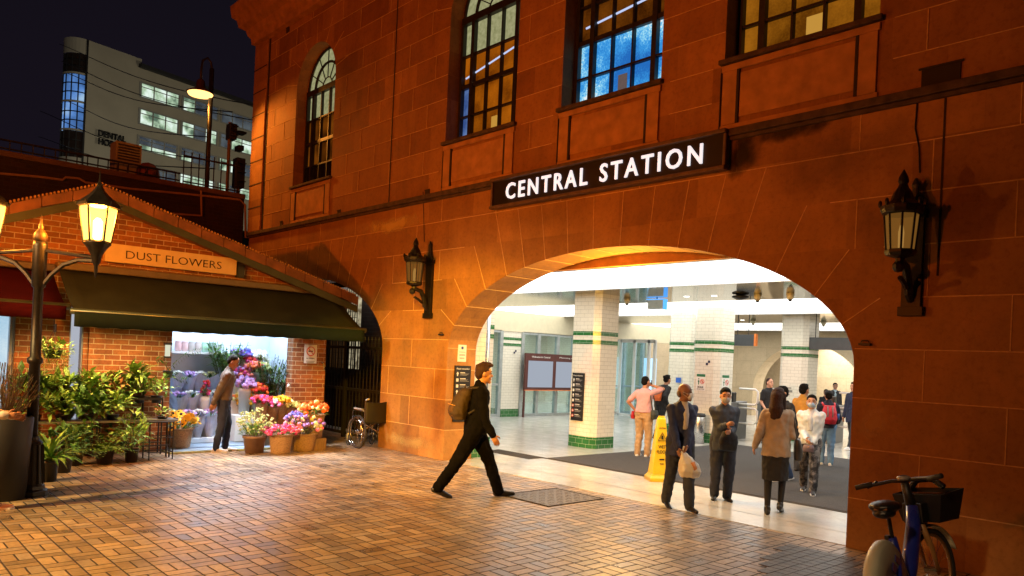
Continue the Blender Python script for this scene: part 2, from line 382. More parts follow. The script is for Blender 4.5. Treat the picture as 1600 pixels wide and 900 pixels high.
def text(name, body, width, height, loc, rot, m, parent=None, extr=.004, org=(0, 0, 0), bold=0., sp=1.):
    cu = bpy.data.curves.new(name, 'FONT'); cu.body = body; cu.size = 1; cu.align_x = 'CENTER'; cu.align_y = 'CENTER'; cu.offset = bold; cu.resolution_u = 3; cu.space_character = sp
    ob = bpy.data.objects.new(name, cu); COL.objects.link(ob)
    me = bpy.data.meshes.new_from_object(ob)
    bpy.data.objects.remove(ob); bpy.data.curves.remove(cu)
    xs = [v.co.x for v in me.vertices]; ys = [v.co.y for v in me.vertices]
    cx, cy = (min(xs)+max(xs))/2, (min(ys)+max(ys))/2; sx = width/(max(xs)-min(xs)); sy = height/(max(ys)-min(ys))
    bm = bmesh.new(); bm.from_mesh(me)
    for v in bm.verts: v.co = Vector(((v.co.x-cx)*sx, (v.co.y-cy)*sy, 0))
    r = bmesh.ops.extrude_face_region(bm, geom=bm.faces[:])
    for v in [g for g in r['geom'] if isinstance(g, bmesh.types.BMVert)]: v.co.z += extr
    R = Matrix.Rotation(rot[2], 4, 'Z') @ Matrix.Rotation(rot[1], 4, 'Y') @ Matrix.Rotation(rot[0], 4, 'X')
    T = Matrix.Translation(Vector(loc) - Vector(org)) @ R
    bm.transform(T); bmesh.ops.recalc_face_normals(bm, faces=bm.faces); bm.to_mesh(me); bm.free()
    me.materials.clear(); me.materials.append(m); me.name = name
    o = bpy.data.objects.new(name, me); COL.objects.link(o)
    if parent is not None: o.parent = parent
    return o
FACE_S = (pi/2, 0, 0)          # reads from -Y
FACE_E = (pi/2, 0, pi/2)       # reads from +X
# ================================================================= GROUND
YF = 8.3                                     # plane of the station facade
mb = MB(); mb.add([(-160, -70, 0), (70, -70, 0), (70, 120, 0), (-160, 120, 0)], [(0, 1, 2, 3)])
tag(mb.build('plaza_paving', M['pave']), kind='structure')
mb = MB(); mb.bb(-10.75, -3.62, 8.36, 9.02, -.02, .006); mb.bb(-19, -1.5, 9.0, 31.5, -.02, .006)
tag(mb.build('hall_floor', M['hallfloor']), kind='structure')
m_mat = mat('entrance_carpet', (.060, .054, .052), .9, var=.35, vs=5, bump=.8, bs=60, stretch=(1, 14, 1))
mb = MB(); mb.bb(-10.2, -3.0, 10.35, 16.7, .006, .016)
one('entrance_mat', mb, m_mat, 'dark ribbed entrance mat covering the hall floor behind the arch', 'mat', (-6.6, 13, 0))
mb = MB(); mb.bb(-11.6, -10.25, 9.9, 10.35, .006, .010); mb.bb(-11.6, -3.2, 10.27, 10.345, .006, .012)
tag(mb.build('threshold_drain_strip', M['joint']), kind='structure')

# ================================================================= STATION BUILDING
ARW, ARS, ARB = 3.595, 1.95, 1.57
def ell(xc, n=40, hw=ARW, zs=ARS, b=ARB): return [(xc + hw*cos(pi*i/n), zs + b*sin(pi*i/n)) for i in range(n+1)]
XC = -7.2; XC2 = -16.5
WINS = [(-17.15, -15.3), (-11.15, -9.28), (-8.24, -6.37), (-5.39, -3.5), (1.0, 2.9)]
SILL, SPR = 5.72, 8.0
st = thing('station_building', 'sandstone station front with big arched entrance and tall arched windows', 'building', (-8, YF, 0))
O = (-8, YF, 0)
# lower wall with the two arches open to the ground
outer = [(-19.5, 0), (XC2-ARW, 0)] + ell(XC2)[::-1] + [(XC2+ARW, 0), (XC-ARW, 0)] + ell(XC)[::-1] + [(XC+ARW, 0), (5, 0), (5, 4.80), (-19.5, 4.80)]
fixn(plate(outer, [], lambda u, v, t: (u, YF+t, v), .65).build('wall', M['stonelow'], st, origin=O))
def winpoly(x0, x1, z0=SILL, zs=SPR, n=16):
    r = (x1-x0)/2; c = (x0+x1)/2
    return [(x0, z0), (x1, z0)] + [(c + r*cos(pi*i/n), zs + r*sin(pi*i/n)) for i in range(n+1)]
fixn(plate([(-19.5, 4.80), (5, 4.80), (5, 12.5), (-19.5, 12.5)], [winpoly(*q) for q in WINS], lambda u, v, t: (u, YF+.004+t, v), .65).build('upper_wall', M['stone'], st, origin=O))
mb = MB(); mb.bb(-19.5, -18.85, YF+.655, 32.5, 3.95, 12.4); mb.bb(-18.84, 5, 32.0, 32.5, 0, 12.4); mb.bb(4.4, 5, YF+.66, 31.99, 0, 12.4)
mb.build('side_wall', M['stone'], st, origin=O)
mb = MB(); mb.bb(-19.45, 4.95, YF+.1, 32.4, 12.41, 12.7); mb.build('roof', M['joint'], st, origin=O)
# cornice
mb = MB()
prof = [(0, 9.72), (.12, 9.76), (.14, 9.92), (.20, 9.98), (.24, 10.12), (.38, 10.20), (.42, 10.38), (.52, 10.46), (.56, 10.75), (0, 10.8)]
# the cornice runs only round the raised end bay on the left, as in the photo
xl, xr = -19.5, 5.0
vs = []; fs = []
for (p, z) in prof: vs += [(xl-p, 12.0, z), (xl-p, YF-p, z), (xr, YF-p, z)]
for i in range(len(prof)-1):
    a = i*3; b = a+3; fs += [(a, a+1, b+1, b), (a+1, a+2, b+2, b+1)]
mb.add(vs, fs); mb.build('cornice', M['stonetrim'], st, origin=O)
# string course above the arches with its sooty top
mb = MB(); mb.bb(-19.55, 5, YF-.075, YF+.02, 4.74, 4.83); mb.bb(-19.53, 5, YF-.045, YF+.02, 4.69, 4.737); mb.build('string_course', M['stain_shade'], st, origin=O, bev=.01)
# end bay quoin strip and pilaster joints
mb = MB(); mb.bb(-19.53, -18.78, YF-.05, YF+.0, 4.84, 9.72); mb.build('quoin_strip', M['stone'], st, origin=O, bev=.01)
for q in ((-18.775, -18.70, YF-.006, YF+.002, 4.84, 9.72), (-12.93, -12.90, YF-.006, YF+.002, 4.84, 9.72), (-2.82, -2.80, YF-.006, YF+.002, 2.9, 4.69)): mb = MB(); mb.bb(*q); mb.build('groove', M['joint'], st, origin=O)
mb = MB()
for z in [4.84+.60*k for k in range(1, 8)]: mb = MB(); mb.bb(-19.54, -18.78, YF-.057, YF-.045, z, z+.025); mb.build('quoin_joint', M['joint'], st, origin=O)
# mortar lines (fine raised pointing)
mb = MB()
def mline(a, b, wd=.011):
    a = Vector((a[0], 0, a[1])); b = Vector((b[0], 0, b[1])); d = (b-a); L_ = d.length
    if L_ < .02: return
    ang = atan2(d.z, d.x); R = Matrix.Rotation(-ang, 3, 'Y')
    mb.box(((a.x+b.x)/2, YF-.001, (a.z+b.z)/2), (L_, .006, wd), R=R)
def ez(xc, x):
    u = (x-xc)/ARW
    return ARS + ARB*sqrt(max(0, 1-u*u)) if abs(u) < 1 else 0
for xc in (XC, XC2):
    sides = [(176, 2.16), (163, 2.69), (150, 3.23), (137, 3.77)]
    for deg, zt in sides:
        for s in (1, -1):
            t = radians(deg); ex = ARW*cos(t)*s; e_z = ARS + ARB*sin(t)
            nx, nz_ = cos(t)*s/ARW, sin(t)/ARB; k = sqrt(nx*nx+nz_*nz_); nx /= k; nz_ /= k
            if deg == 176: continue
            Lx = (zt - e_z)/nz_ if nz_ > .1 else 0
            Lx = min(Lx, 1.3)
            mline((xc+ex, e_z), (xc+ex+nx*Lx, zt))
    for deg in range(126, 50, -8):
        t = radians(deg); ex = ARW*cos(t); e_z = ARS + ARB*sin(t); nx, nz_ = cos(t)/ARW, sin(t)/ARB; k = sqrt(nx*nx+nz_*nz_); nx /= k; nz_ /= k
        mline((xc+ex, e_z), (xc+ex+nx*(4.29-e_z)/nz_, 4.29))
rnd = random.Random(3)
def hspans(z):
    sp_ = [(-19.4, 4.9)]
    for xc in (XC, XC2):
        h = ARW if z < 2.2 else {2.69: 4.25, 3.23: 3.85, 3.77: 3.25}.get(z, 0)
        if h:
            new = []
            for a, b in sp_:
                if a < xc-h < b: new.append((a, xc-h))
                if a < xc+h < b: new.append((xc+h, b))
                if xc+h <= a or xc-h >= b: new.append((a, b))
            sp_ = new
    return sp_
cz = [.54, 1.08, 1.62, 2.15, 2.69, 3.23, 3.77, 4.29]
for k, z in enumerate(cz):
    for a, b in hspans(z):
        if b > a: mline((a, z), (b, z))
    z1 = cz[k+1] if k+1 < len(cz) else 4.69
    sp2 = hspans(z1 if z1 in (2.69, 3.23, 3.77) else z)
    for a, b in sp2:
        x = -19.4 + (.75 if k % 2 else 0)
        while x < b:
            if a+.25 < x < b-.25 and (z > 4.2 or min(abs(abs(x-XC)), abs(abs(x-XC2))) > 0): mline((x, z), (x, z1), .010)
            x += 1.5
for k in range(0, 13):
    z = 5.22 + .435*k
    if z > 9.7: break
    segs = [(-18.7, 4.9)]
    for x0, x1 in WINS:
        c = (x0+x1)/2; r = (x1-x0)/2; h = 0
        if z < SPR: h = r + .003
        elif z < SPR+.93: h = max(r*0, sqrt(max(0, r*r-(z-SPR)**2))) + .45
        elif z < SPR+1.35: h = .3
        if z < 5.7: h = r + .16
        if h:
            new = []
            for a, b in segs:
                if a < c-h and c+h < b: new += [(a, c-h), (c+h, b)]
                else: new.append((a, b))
            segs = new
    for a, b in segs:
        mline((a, z), (b, z), .009)
        x = -19.0 + (.55 if k % 2 else 0) + rnd.random()*.15
        while x < b:
            if a+.2 < x < b-.2: mline((x, z), (x, z+.435), .009)
            x += 1.1 + rnd.random()*.25
for x0, x1 in WINS:
    c = (x0+x1)/2; r = (x1-x0)/2
    for deg in (10, 35, 62, 90, 118, 145, 170):
        t = radians(deg); mline((c+r*cos(t), SPR+r*sin(t)), (c+(r+.55)*cos(t), SPR+(r+.55)*sin(t)), .010)
mb.build('mortar', M['mortar'], st, origin=O)
# joint lines on the reveal of the main arch
mb = MB()
for deg in (178, 163, 150, 137, 126, 118, 110, 102, 94, 86, 78, 70, 62, 54):
    t = radians(deg); ex = XC + (ARW-.002)*cos(t); e_z = ARS + (ARB-.002)*sin(t)
    mb.box((ex, YF+.325, e_z), (.006, .65, .012), R=Matrix.Rotation(-t, 3, 'Y'))
for z in (.54, 1.08, 1.62): mb.box((XC-ARW+.002, YF+.325, z), (.006, .65, .012))
mb.build('mortar', M['mortar'], st, origin=O)
# soot, rust and lime stains on the stone; first dark patch paints the sign's shadow
def stain_or_shade_mat(name, col, sx, sz, amt, scale=3.):
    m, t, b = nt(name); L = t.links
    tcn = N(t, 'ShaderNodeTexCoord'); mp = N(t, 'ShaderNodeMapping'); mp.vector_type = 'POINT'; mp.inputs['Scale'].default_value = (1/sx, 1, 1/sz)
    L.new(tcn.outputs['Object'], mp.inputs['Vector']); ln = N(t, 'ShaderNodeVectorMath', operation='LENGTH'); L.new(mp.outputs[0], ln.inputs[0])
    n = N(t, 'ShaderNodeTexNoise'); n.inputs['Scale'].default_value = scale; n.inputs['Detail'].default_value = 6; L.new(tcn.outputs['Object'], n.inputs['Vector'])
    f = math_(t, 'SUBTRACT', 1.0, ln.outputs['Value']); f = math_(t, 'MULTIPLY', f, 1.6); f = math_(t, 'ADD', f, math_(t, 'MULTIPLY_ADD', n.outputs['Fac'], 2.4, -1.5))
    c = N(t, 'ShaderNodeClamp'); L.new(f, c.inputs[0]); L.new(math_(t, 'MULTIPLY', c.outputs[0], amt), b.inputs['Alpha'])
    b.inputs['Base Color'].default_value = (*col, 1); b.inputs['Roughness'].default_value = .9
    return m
sm_ = 0
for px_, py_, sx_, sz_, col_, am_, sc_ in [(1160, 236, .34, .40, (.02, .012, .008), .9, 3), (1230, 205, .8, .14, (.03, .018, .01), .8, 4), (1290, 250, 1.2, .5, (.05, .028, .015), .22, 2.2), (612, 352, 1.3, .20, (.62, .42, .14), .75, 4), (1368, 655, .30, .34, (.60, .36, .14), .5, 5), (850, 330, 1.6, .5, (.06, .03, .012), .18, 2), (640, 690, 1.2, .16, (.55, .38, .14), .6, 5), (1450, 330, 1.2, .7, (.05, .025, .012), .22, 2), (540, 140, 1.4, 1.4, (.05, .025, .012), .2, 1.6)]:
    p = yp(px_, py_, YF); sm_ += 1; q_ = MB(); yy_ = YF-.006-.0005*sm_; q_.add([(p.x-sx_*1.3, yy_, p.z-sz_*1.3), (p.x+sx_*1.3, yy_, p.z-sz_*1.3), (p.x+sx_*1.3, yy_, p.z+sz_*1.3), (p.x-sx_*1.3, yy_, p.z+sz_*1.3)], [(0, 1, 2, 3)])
    ob_ = q_.build('stain_shade', stain_or_shade_mat('stain_shade_%d' % sm_, col_, sx_, sz_, am_, sc_), st, origin=O)
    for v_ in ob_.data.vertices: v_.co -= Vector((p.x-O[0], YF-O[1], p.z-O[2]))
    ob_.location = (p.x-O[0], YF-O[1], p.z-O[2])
mb = MB()
for x, z, a, b in [(-5.2, 4.35, .5, .5), (-4.8, 4.55, .9, .22), (-16.2, 5.6, 1.1, .05)]: pass
# vents in the wall
for px, py, s in [(1470, 125, .14), (668, 302, .05), (530, 333, .05), (450, 47, .06), (440, 350, .05)]:
    p = yp(px, py, YF); mb = MB(); mb.bb(p.x-s*1.3, p.x+s*1.3, YF-.012, YF+.01, p.z-s, p.z+s)
    mb.bb(p.x-s*1.5, p.x+s*1.5, YF-.02, YF-.008, p.z+s, p.z+s+.02)
    mb.build('vent', M['joint'], st, origin=O)

# windows ------------------------------------------------------------
YG = YF+.36
gl_pale = emis('pane_pale_lit', (.42, .40, .16), .75, (14, [(.3, (.30, .30, .13)), (.7, (.50, .48, .25))]))
gl_or = emis('pane_amber_lit', (.5, .2, .03), .50, (2.2, [(.3, (.22, .045, .001)), (.7, (.80, .20, .006))]))
gl_ordk = emis('pane_amber_dim', (.2, .06, .01), .30, (1.8, [(.35, (.10, .022, .001)), (.7, (.6, .16, .01))]))
gl_bl = emis('pane_blue_lit', (.1, .35, .9), .9, (1.0, [(.36, (.02, .16, .55)), (.47, (.05, .36, .85)), (.53, (.30, .75, 1)), (.57, (1, 1, 1))]))
gl_bl2 = emis('pane_blue_dim', (.1, .2, .5), .55, (3, [(.35, (.06, .13, .42)), (.7, (.25, .42, .85))]))
gl_dk = mat('pane_dark', (.01, .008, .006), .08, var=0)
gl_yel = emis('pane_yellow_lit', (.5, .25, .04), .42, (1.6, [(.3, (.24, .07, .003)), (.7, (.85, .29, .015))]))
rowz = [SILL, 6.22, 6.77, 7.33, 7.93]
def window(x0, x1, choose, poster=None):
    xm0, xm1 = x0+.33, x1-.36; w3 = (xm1-xm0)/3
    cols = [x0, xm0, xm0+w3, xm0+2*w3, xm1, x1]
    fr = MB(); c = (x0+x1)/2; r = (x1-x0)/2
    Yf = YG-.05
    def vbar(x, z0, z1, wd, dp_=.07): fr.bb(x-wd/2, x+wd/2, Yf-dp_/2, Yf+dp_/2, z0, z1)
    def hbar(x0_, x1_, z, wd, dp_=.062): fr.bb(x0_, x1_, Yf-dp_/2, Yf+dp_/2, z-wd/2, z+wd/2)
    vbar(x0+.03, SILL, SPR, .06, .09); vbar(x1-.03, SILL, SPR, .06, .09)
    vbar(xm0, SILL, SPR, .085, .09); vbar(xm1, SILL, SPR, .085, .09)
    vbar(cols[2], SILL, SPR, .028); vbar(cols[3], SILL, SPR, .028)
    hbar(x0, x1, SILL+.02, .05); hbar(x0, x1, 6.22, .03); hbar(x0, x1, 6.77, .075); hbar(x0, x1, 7.33, .03); hbar(x0, x1, SPR-.02, .13, .1)
    for rr, wd in ((r-.03, .06), (r*.62, .06), (r*.24, .03)):
        fr.tube([(c+rr*cos(pi*i/20), Yf, SPR+rr*sin(pi*i/20)) for i in range(21)], wd/2, 6)
    for deg in (30, 60, 90, 120, 150):
        t = radians(deg); fr.tube([(c+r*.24*cos(t), Yf, SPR+r*.24*sin(t)), (c+r*.97*cos(t), Yf, SPR+r*.97*sin(t))], .014, 4)
    f = fr.build('window', M['iron2'], st, origin=O)
    for i in range(5):
        for j in range(4):
            p = MB(); p.bb(cols[i], cols[i+1], YG-.012, YG, rowz[j], rowz[j+1]); p.build('pane', choose(i, j), f, origin=O)
    p = plate([(c-r*.99, SPR)] + [(c + r*.99*cos(pi-pi*i/20), SPR + r*.99*sin(pi-pi*i/20)) for i in range(1, 20)] + [(c+r*.99, SPR)], [], lambda u, v, t: (u, YG-.012+t, v), .012)
    fixn(p.build('fanlight', choose(0, 9), f, origin=O))
    # reflector tubes seen inside
    # stone sill, apron and dark side grooves
    s = MB(); s.bb(x0-.05, x1+.05, YF-.07, YG-.05, SILL-.06, SILL); s.build('window_sill', M['stain_shade'], st, origin=O, bev=.01)
    a = MB(); a.bb(x0-.02, x1+.02, YF-.030, YF+.0, SILL-.155, SILL-.072)
    for xa in (x0, x1-.2): a.bb(xa, xa+.2, YF-.026, YF, 4.90, SILL-.155)
    a.bb(x0+.24, x1-.24, YF-.014, YF, 4.97, SILL-.2)
    a.bb(x0-.02, x1+.02, YF-.02, YF, 4.835, 4.9)
    a.build('window_apron', M['stonetrim'], st, origin=O, bev=.008)
    for q in ((x0+.2, x0+.235, YF-.03, YF+.001, 4.9, SILL-.155), (x1-.235, x1-.2, YF-.03, YF+.001, 4.9, SILL-.155), (x0-.035, x0-.022, YF-.02, YF+.001, 4.84, SILL-.1)): g = MB(); g.bb(*q); g.build('groove', M['joint'], st, origin=O)
window(*WINS[0], lambda i, j: gl_pale if (j == 9 or j == 3) else (gl_ordk if j in (1, 2) else gl_dk))
window(*WINS[1], lambda i, j: gl_pale if j in (9, 3) else (gl_bl2 if i == 0 and j < 2 else gl_or))
window(*WINS[2], lambda i, j: gl_pale if j == 9 else (gl_bl if j < 2 else gl_ordk))
window(*WINS[3], lambda i, j: gl_pale if j == 9 else (gl_bl2 if i == 0 and j > 1 else gl_yel))
window(*WINS[4], lambda i, j: gl_dk)
# notices stuck inside two panes, a strip light glimpsed through the windows
for (x, z, wd, h, mm, ll) in [(-7.33, 6.0, .17, .26, mat('grey_card', (.10, .10, .11), .6, emit=(.1, .12, .13), es=.6), 'small grey card stuck inside the blue lit window'),
                          (-10.2, 5.98, .17, .24, emis('card_amber', (.75, .38, .06), .7), 'small card stuck inside the amber window left of the blue one'),
                          (-4.38, 5.98, .25, .28, emis('card_amber', (.75, .38, .06), .7), 'square card stuck inside the amber window right of the blue one')]:
    mb = MB(); mb.bb(x-wd/2, x+wd/2, YG-.02, YG-.013, z-h/2, z+h/2); one('window_card', mb, mm, ll, 'notice card', (x, YG, z))
tube_m = emis('tube_light', (.55, .65, .95), 1.0)
for (a, b, ll) in [((-11.05, 6.95), (-9.4, 7.25), 'fluorescent tube glimpsed in the amber window left of the blue one'), ((-8.1, 7.02), (-6.9, 7.12), 'fluorescent tube glimpsed above the blue lit window panes')]:
    mb = MB(); mb.tube([(a[0], YG-.022, a[1]), (b[0], YG-.022, b[1])], .016, 6); one('tube_light', mb, tube_m, ll, 'light', (a[0], YG, a[1]))

# the sign -----------------------------------------------------------
sg = thing('station_sign', 'long black sign board with raised white letters reading CENTRAL STATION over the arch', 'sign', (-7.45, YF, 4.57))
SO = (-7.45, YF, 4.57)
mb = MB(); mb.bb(-9.62, -5.29, YF-.09, YF-.03, 4.365, 4.775); mb.build('board', mat('sign_black', (.012, .009, .008), .6, var=.4, vs=3, spec=.3), sg, origin=SO)
mb = MB()
for z0, z1, yy in ((4.32, 4.37, .15), (4.77, 4.825, .15)): mb.bb(-9.67, -5.24, YF-yy, YF-.02, z0, z1)
for x0, x1 in ((-9.67, -9.625), (-5.285, -5.24)): mb.bb(x0, x1, YF-.125, YF-.02, 4.37, 4.77)
mb.build('frame', mat('sign_frame', (.10, .055, .03), .6, var=.4), sg, origin=SO, bev=.012)
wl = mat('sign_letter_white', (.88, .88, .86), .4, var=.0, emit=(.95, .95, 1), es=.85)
zc = 4.575
text('lettering', 'CENTRAL', 1.77, .262, (-8.42, YF-.09, zc), FACE_S, wl, sg, .02, SO, .012, 1.32)
text('lettering', 'STATION', 1.71, .262, (-6.44, YF-.09, zc), FACE_S, wl, sg, .02, SO, .012, 1.32)

# wall lanterns --------------------------------------------------------
gl_l = glowglass('dim_lantern_glass', (.85, .36, .06), .22, .35)
def sconce(x, z, label):
    r = thing('wall_lantern', label, 'lantern', (x, YF, z), 0, 'iron lanterns on the station wall')
    b = MB(); b.bb(-.11, .11, -.06, 0, -1.0, .18); b.bb(-.14, .14, -.075, 0, -1.04, -.93); b.bb(-.14, .14, -.075, 0, .12, .2)
    b.lathe([(.11, .2), (.10, .26), (.05, .38), (.035, .48), (.05, .52), (.015, .60)], (0, -.05, 0), 10, el=(1, .5)); b.build('backplate', M['iron'], r, bev=.008)
    b = MB(); b.tube([(0, -.04, -.85), (0, -.12, -.78), (0, -.17, -.6), (0, -.24, -.48), (0, -.36, -.45), (0, -.42, -.42)], [.05, .055, .05, .05, .045, .04], 8)
    b.ball((0, -.46, -.50), (.07, .07, .07), 8); b.tube([(0, -.40, -.62), (0, -.3, -.66), (0, -.2, -.72)], .03, 6)
    b.build('bracket', M['iron'], r)
    c = (0, -.42, 0)
    b = MB(); b.lathe([(.05, -.46), (.05, -.40), (.15, -.37), (.17, -.34), (.17, -.31), (.15, -.30)], c, 8, ph=pi/8); b.build('base', M['iron'], r)
    b = MB()
    for k in range(8):
        a = 2*pi*k/8 + pi/8; b.tube([(.15*cos(a), -.42+.15*sin(a), -.31), (.185*cos(a), -.42+.185*sin(a), .10)], .013, 5)
    b.build('glazing_bar', M['iron'], r)
    b = MB(); b.lathe([(.145, -.305), (.18, .10)], c, 8, ph=pi/8); b.f = b.f[:-2]; b.m = b.m[:-2]; b.build('glass', gl_l, r)
    b = MB(); b.lathe([(.03, -.3), (.035, -.1), (.02, -.02)], c, 8); b.build('bulb', emis('dim_bulb', (1, .55, .14), .7), r)
    b = MB(); b.lathe([(.18, .10), (.22, .12), (.235, .16), (.235, .20), (.19, .22), (.13, .27), (.10, .36), (.06, .42), (.045, .46), (.06, .49), (.05, .54), (.02, .60), (.005, .63)], c, 12)
    for k in range(8):
        a = 2*pi*k/8 + pi/8; b.ball((.235*cos(a), -.42+.235*sin(a), .235), (.025, .025, .045), 6)
    b.build('crown_roof', M['iron'], r); r.scale = (.86, .86, .86)
    return r
sconce(-3.04, 3.39, 'black iron wall lantern right of the arch beside the bicycle')
sconce(-11.40, 3.43, 'black iron wall lantern left of the arch above the wheelchair')
# little hooks
for px, py, l in [(310+0, 0, 0)][:0]: pass
for p, l in [(yp(1353, 538, YF), 'small black conduit box on the stone below the right lantern'), (yp(691, 523, YF), 'tiny black hook on the stone below the left lantern')]:
    mb = MB(); mb.bb(p.x-.06, p.x+.06, YF-.05, YF, p.z-.012, p.z+.012); mb.tube([(p.x-.05, YF-.02, p.z), (p.x-.03, YF-.03, p.z+.04), (p.x+.03, YF-.03, p.z+.04), (p.x+.05, YF-.02, p.z)], .006, 5)
    one('wall_fixing', mb, M['iron2'], l, 'wall fitting', tuple(p))
# cable up the wall
mb = MB(); p = [yp(1437, 270, YF-.01), yp(1436, 230, YF-.01), yp(1430, 200, YF-.01), yp(1434, 150, YF-.01)]
mb.tube(p, .008, 5)
one('wall_cable', mb, M['iron2'], 'thin dark cable climbing the stone behind the right wall lantern', 'cable', tuple(p[0]))
mb = MB(); mb.tube([yp(661, 300, YF-.01), yp(663, 378, YF-.01)], .006, 5); one('wall_cable', mb, M['iron2'], 'thin dark cable above the left wall lantern', 'cable', tuple(yp(661, 300, YF)))
# notices on the left jamb
def board(name, label, cat, x, z, wd, h, m_, lines, Y=YF-.012, face='S', m2=None, group=None, round_=False):
    pass
def infosign(x0, x1, z0, z1, Y, label, axis='x', s=1):
    """tall black 'Please remember' board with rows of pictograms; lies on plane Y (axis x) facing -Y or on plane X (axis y) facing +X"""
    o = ((x0+x1)/2, Y, (z0+z1)/2) if axis == 'x' else (Y, (x0+x1)/2, (z0+z1)/2)
    r = thing('information_board', label, 'sign', o)
    def bb(mb, a0, a1, c0, c1, t0, t1):
        if axis == 'x': mb.bb(a0, a1, Y-t1, Y-t0, c0, c1)
        else: mb.bb(Y+t0, Y+t1, a0, a1, c0, c1)
    mb = MB(); bb(mb, x0, x1, z0, z1, 0, .03); mb.build('panel', M['black'], r, origin=o)
    wdt = x1-x0; ht = z1-z0; wm = mat('sign_print', (.70, .70, .68), .5, var=0); rm = mat('sign_red', (.6, .08, .05), .5, var=0)
    rt = FACE_S if axis == 'x' else FACE_E
    c = (x0+x1)/2
    def P3(a, z, t): return (a, Y-t, z) if axis == 'x' else (Y+t, a, z)
    text('heading', 'Please remember', wdt*.82, ht*.028, P3(c, z1-ht*.055, .03), rt, wm, r, .002, o)
    a = MB(); b = MB(); q = MB()
    for k in range(8):
        zz = z1 - ht*(.15+.107*k); xi = x0+wdt*.15
        if k in (1, 2, 4): bb(a, xi-wdt*.07, xi+wdt*.07, zz-ht*.028, zz+ht*.028, .031, .034)
        elif k < 5: bb(a, xi-wdt*.03, xi+wdt*.03, zz-ht*.036, zz+ht*.036, .031, .034); bb(a, xi-wdt*.06, xi+wdt*.06, zz-.004, zz+ht*.02, .0305, .0335)
        else:
            pts = []
            for i in range(16):
                an = 2*pi*i/16; pts.append(P3(xi+wdt*.085*cos(an), zz+wdt*.085*sin(an), .033))
            (b if k < 8 else a).tube(pts, .006, 4, closed=True); bb(a, xi-wdt*.05, xi+wdt*.05, zz-wdt*.04, zz+wdt*.04, .031, .0325)
        bb(a, x0+wdt*.32, x0+wdt*(.62+.05*(k % 3)), zz+ht*.018, zz+ht*.030, .031, .033)
        for j in range(3): bb(q, x0+wdt*.32, x0+wdt*(.90-.07*((k+j) % 3)), zz+ht*(.004-.014*j), zz+ht*(.009-.014*j), .031, .0325)
    a.build('pictogram', wm, r, origin=o); b.build('prohibition_ring', rm, r, origin=o); q.build('small_print', mat('sign_print_grey', (.30, .30, .30), .5, var=0), r, origin=o)
    return r
infosign(8.47, 8.83, .69, 1.70, XC-ARW+.002, 'tall black information board on the left reveal of the arch behind the walking man', 'y')
r = thing('paper_notice', 'small white paper notice with a blue emblem above the black board on the arch jamb', 'notice', (XC-ARW, 8.62, 1.93)); o = (XC-ARW, 8.62, 1.93)
mb = MB(); mb.bb(XC-ARW, XC-ARW+.012, 8.53, 8.72, 1.77, 2.08); mb.build('sheet', M['paper'], r, origin=o)
mb = MB(); mb.lathe([(.028, 0), (.028, .004)], (XC-ARW+.012, 8.625, 2.02), 14, R=Matrix.Rotation(pi/2, 3, 'Y')); mb.build('emblem', mat('sign_blue', (.03, .08, .35), .5, var=0), r, origin=o)
mb = MB()
for z, a in ((1.945, .07), (1.90, .06), (1.885, .065), (1.84, .055), (1.825, .05)): mb.bb(XC-ARW+.012, XC-ARW+.014, 8.625-a, 8.625+a, z-.004, z+.003)
mb.build('text_line', mat('ink', (.05, .06, .12), .6, var=0), r, origin=o)

# second arch: dark back, gate, barred windows --------------------------------
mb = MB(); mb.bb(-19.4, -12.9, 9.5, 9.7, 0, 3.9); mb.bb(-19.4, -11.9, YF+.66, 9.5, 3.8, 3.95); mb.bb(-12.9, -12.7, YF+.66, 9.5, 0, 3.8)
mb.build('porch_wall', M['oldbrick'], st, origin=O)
r = thing('iron_gate', 'tall black iron bar gate between the flower shop and the station', 'gate', (-14.6, 8.55, 0)); o = (-14.6, 8.55, 0)
mb = MB()
x = -16.4
while x < -12.95: mb.tube([(x, 8.55, .08), (x, 8.55, 2.12)], .013, 5); mb.lathe([(.02, 2.12), (.0, 2.2)], (x, 8.55, 0), 6); x += .135
mb.build('bar', M['iron2'], r, origin=o)
mb = MB()
for z in (.1, 1.05, 1.95): mb.bb(-16.45, -12.92, 8.53, 8.57, z-.03, z+.03)
for x in (-16.45, -14.7, -12.95): mb.bb(x-.035, x+.035, 8.515, 8.585, 0, 2.18)
mb.build('gate_frame', M['iron2'], r, origin=o)
lit = emis('porch_window_lit', (.75, .66, .42), .75, (6, [(.3, (.15, .11, .06)), (.7, (.8, .7, .45))]))
r = thing('barred_window', 'tall lit window behind an iron grid inside the dark archway', 'window', (-16.2, 9.5, 2.6)); o = (-16.2, 9.5, 2.6)
mb = MB(); mb.bb(-16.35, -15.75, 9.47, 9.5, 1.45, 3.45); mb.build('pane', lit, r, origin=o)
mb = MB(); mb.bb(-17.1, -16.4, 9.46, 9.5, 1.45, 3.45); mb.build('dark_pane', mat('amber_dark', (.06, .03, .015), .4, emit=(.25, .1, .02), es=.12), r, origin=o)
mb = MB()
for i in range(15): x = -17.1 + i*.1; mb.tube([(x, 9.36, 1.3), (x, 9.36, 3.5)], .011, 4)
for i in range(16): z = 1.4+i*.14; mb.tube([(-17.15, 9.36, z), (-15.68, 9.36, z)], .008, 4)
mb.build('security_grid', M['iron2'], r, origin=o)

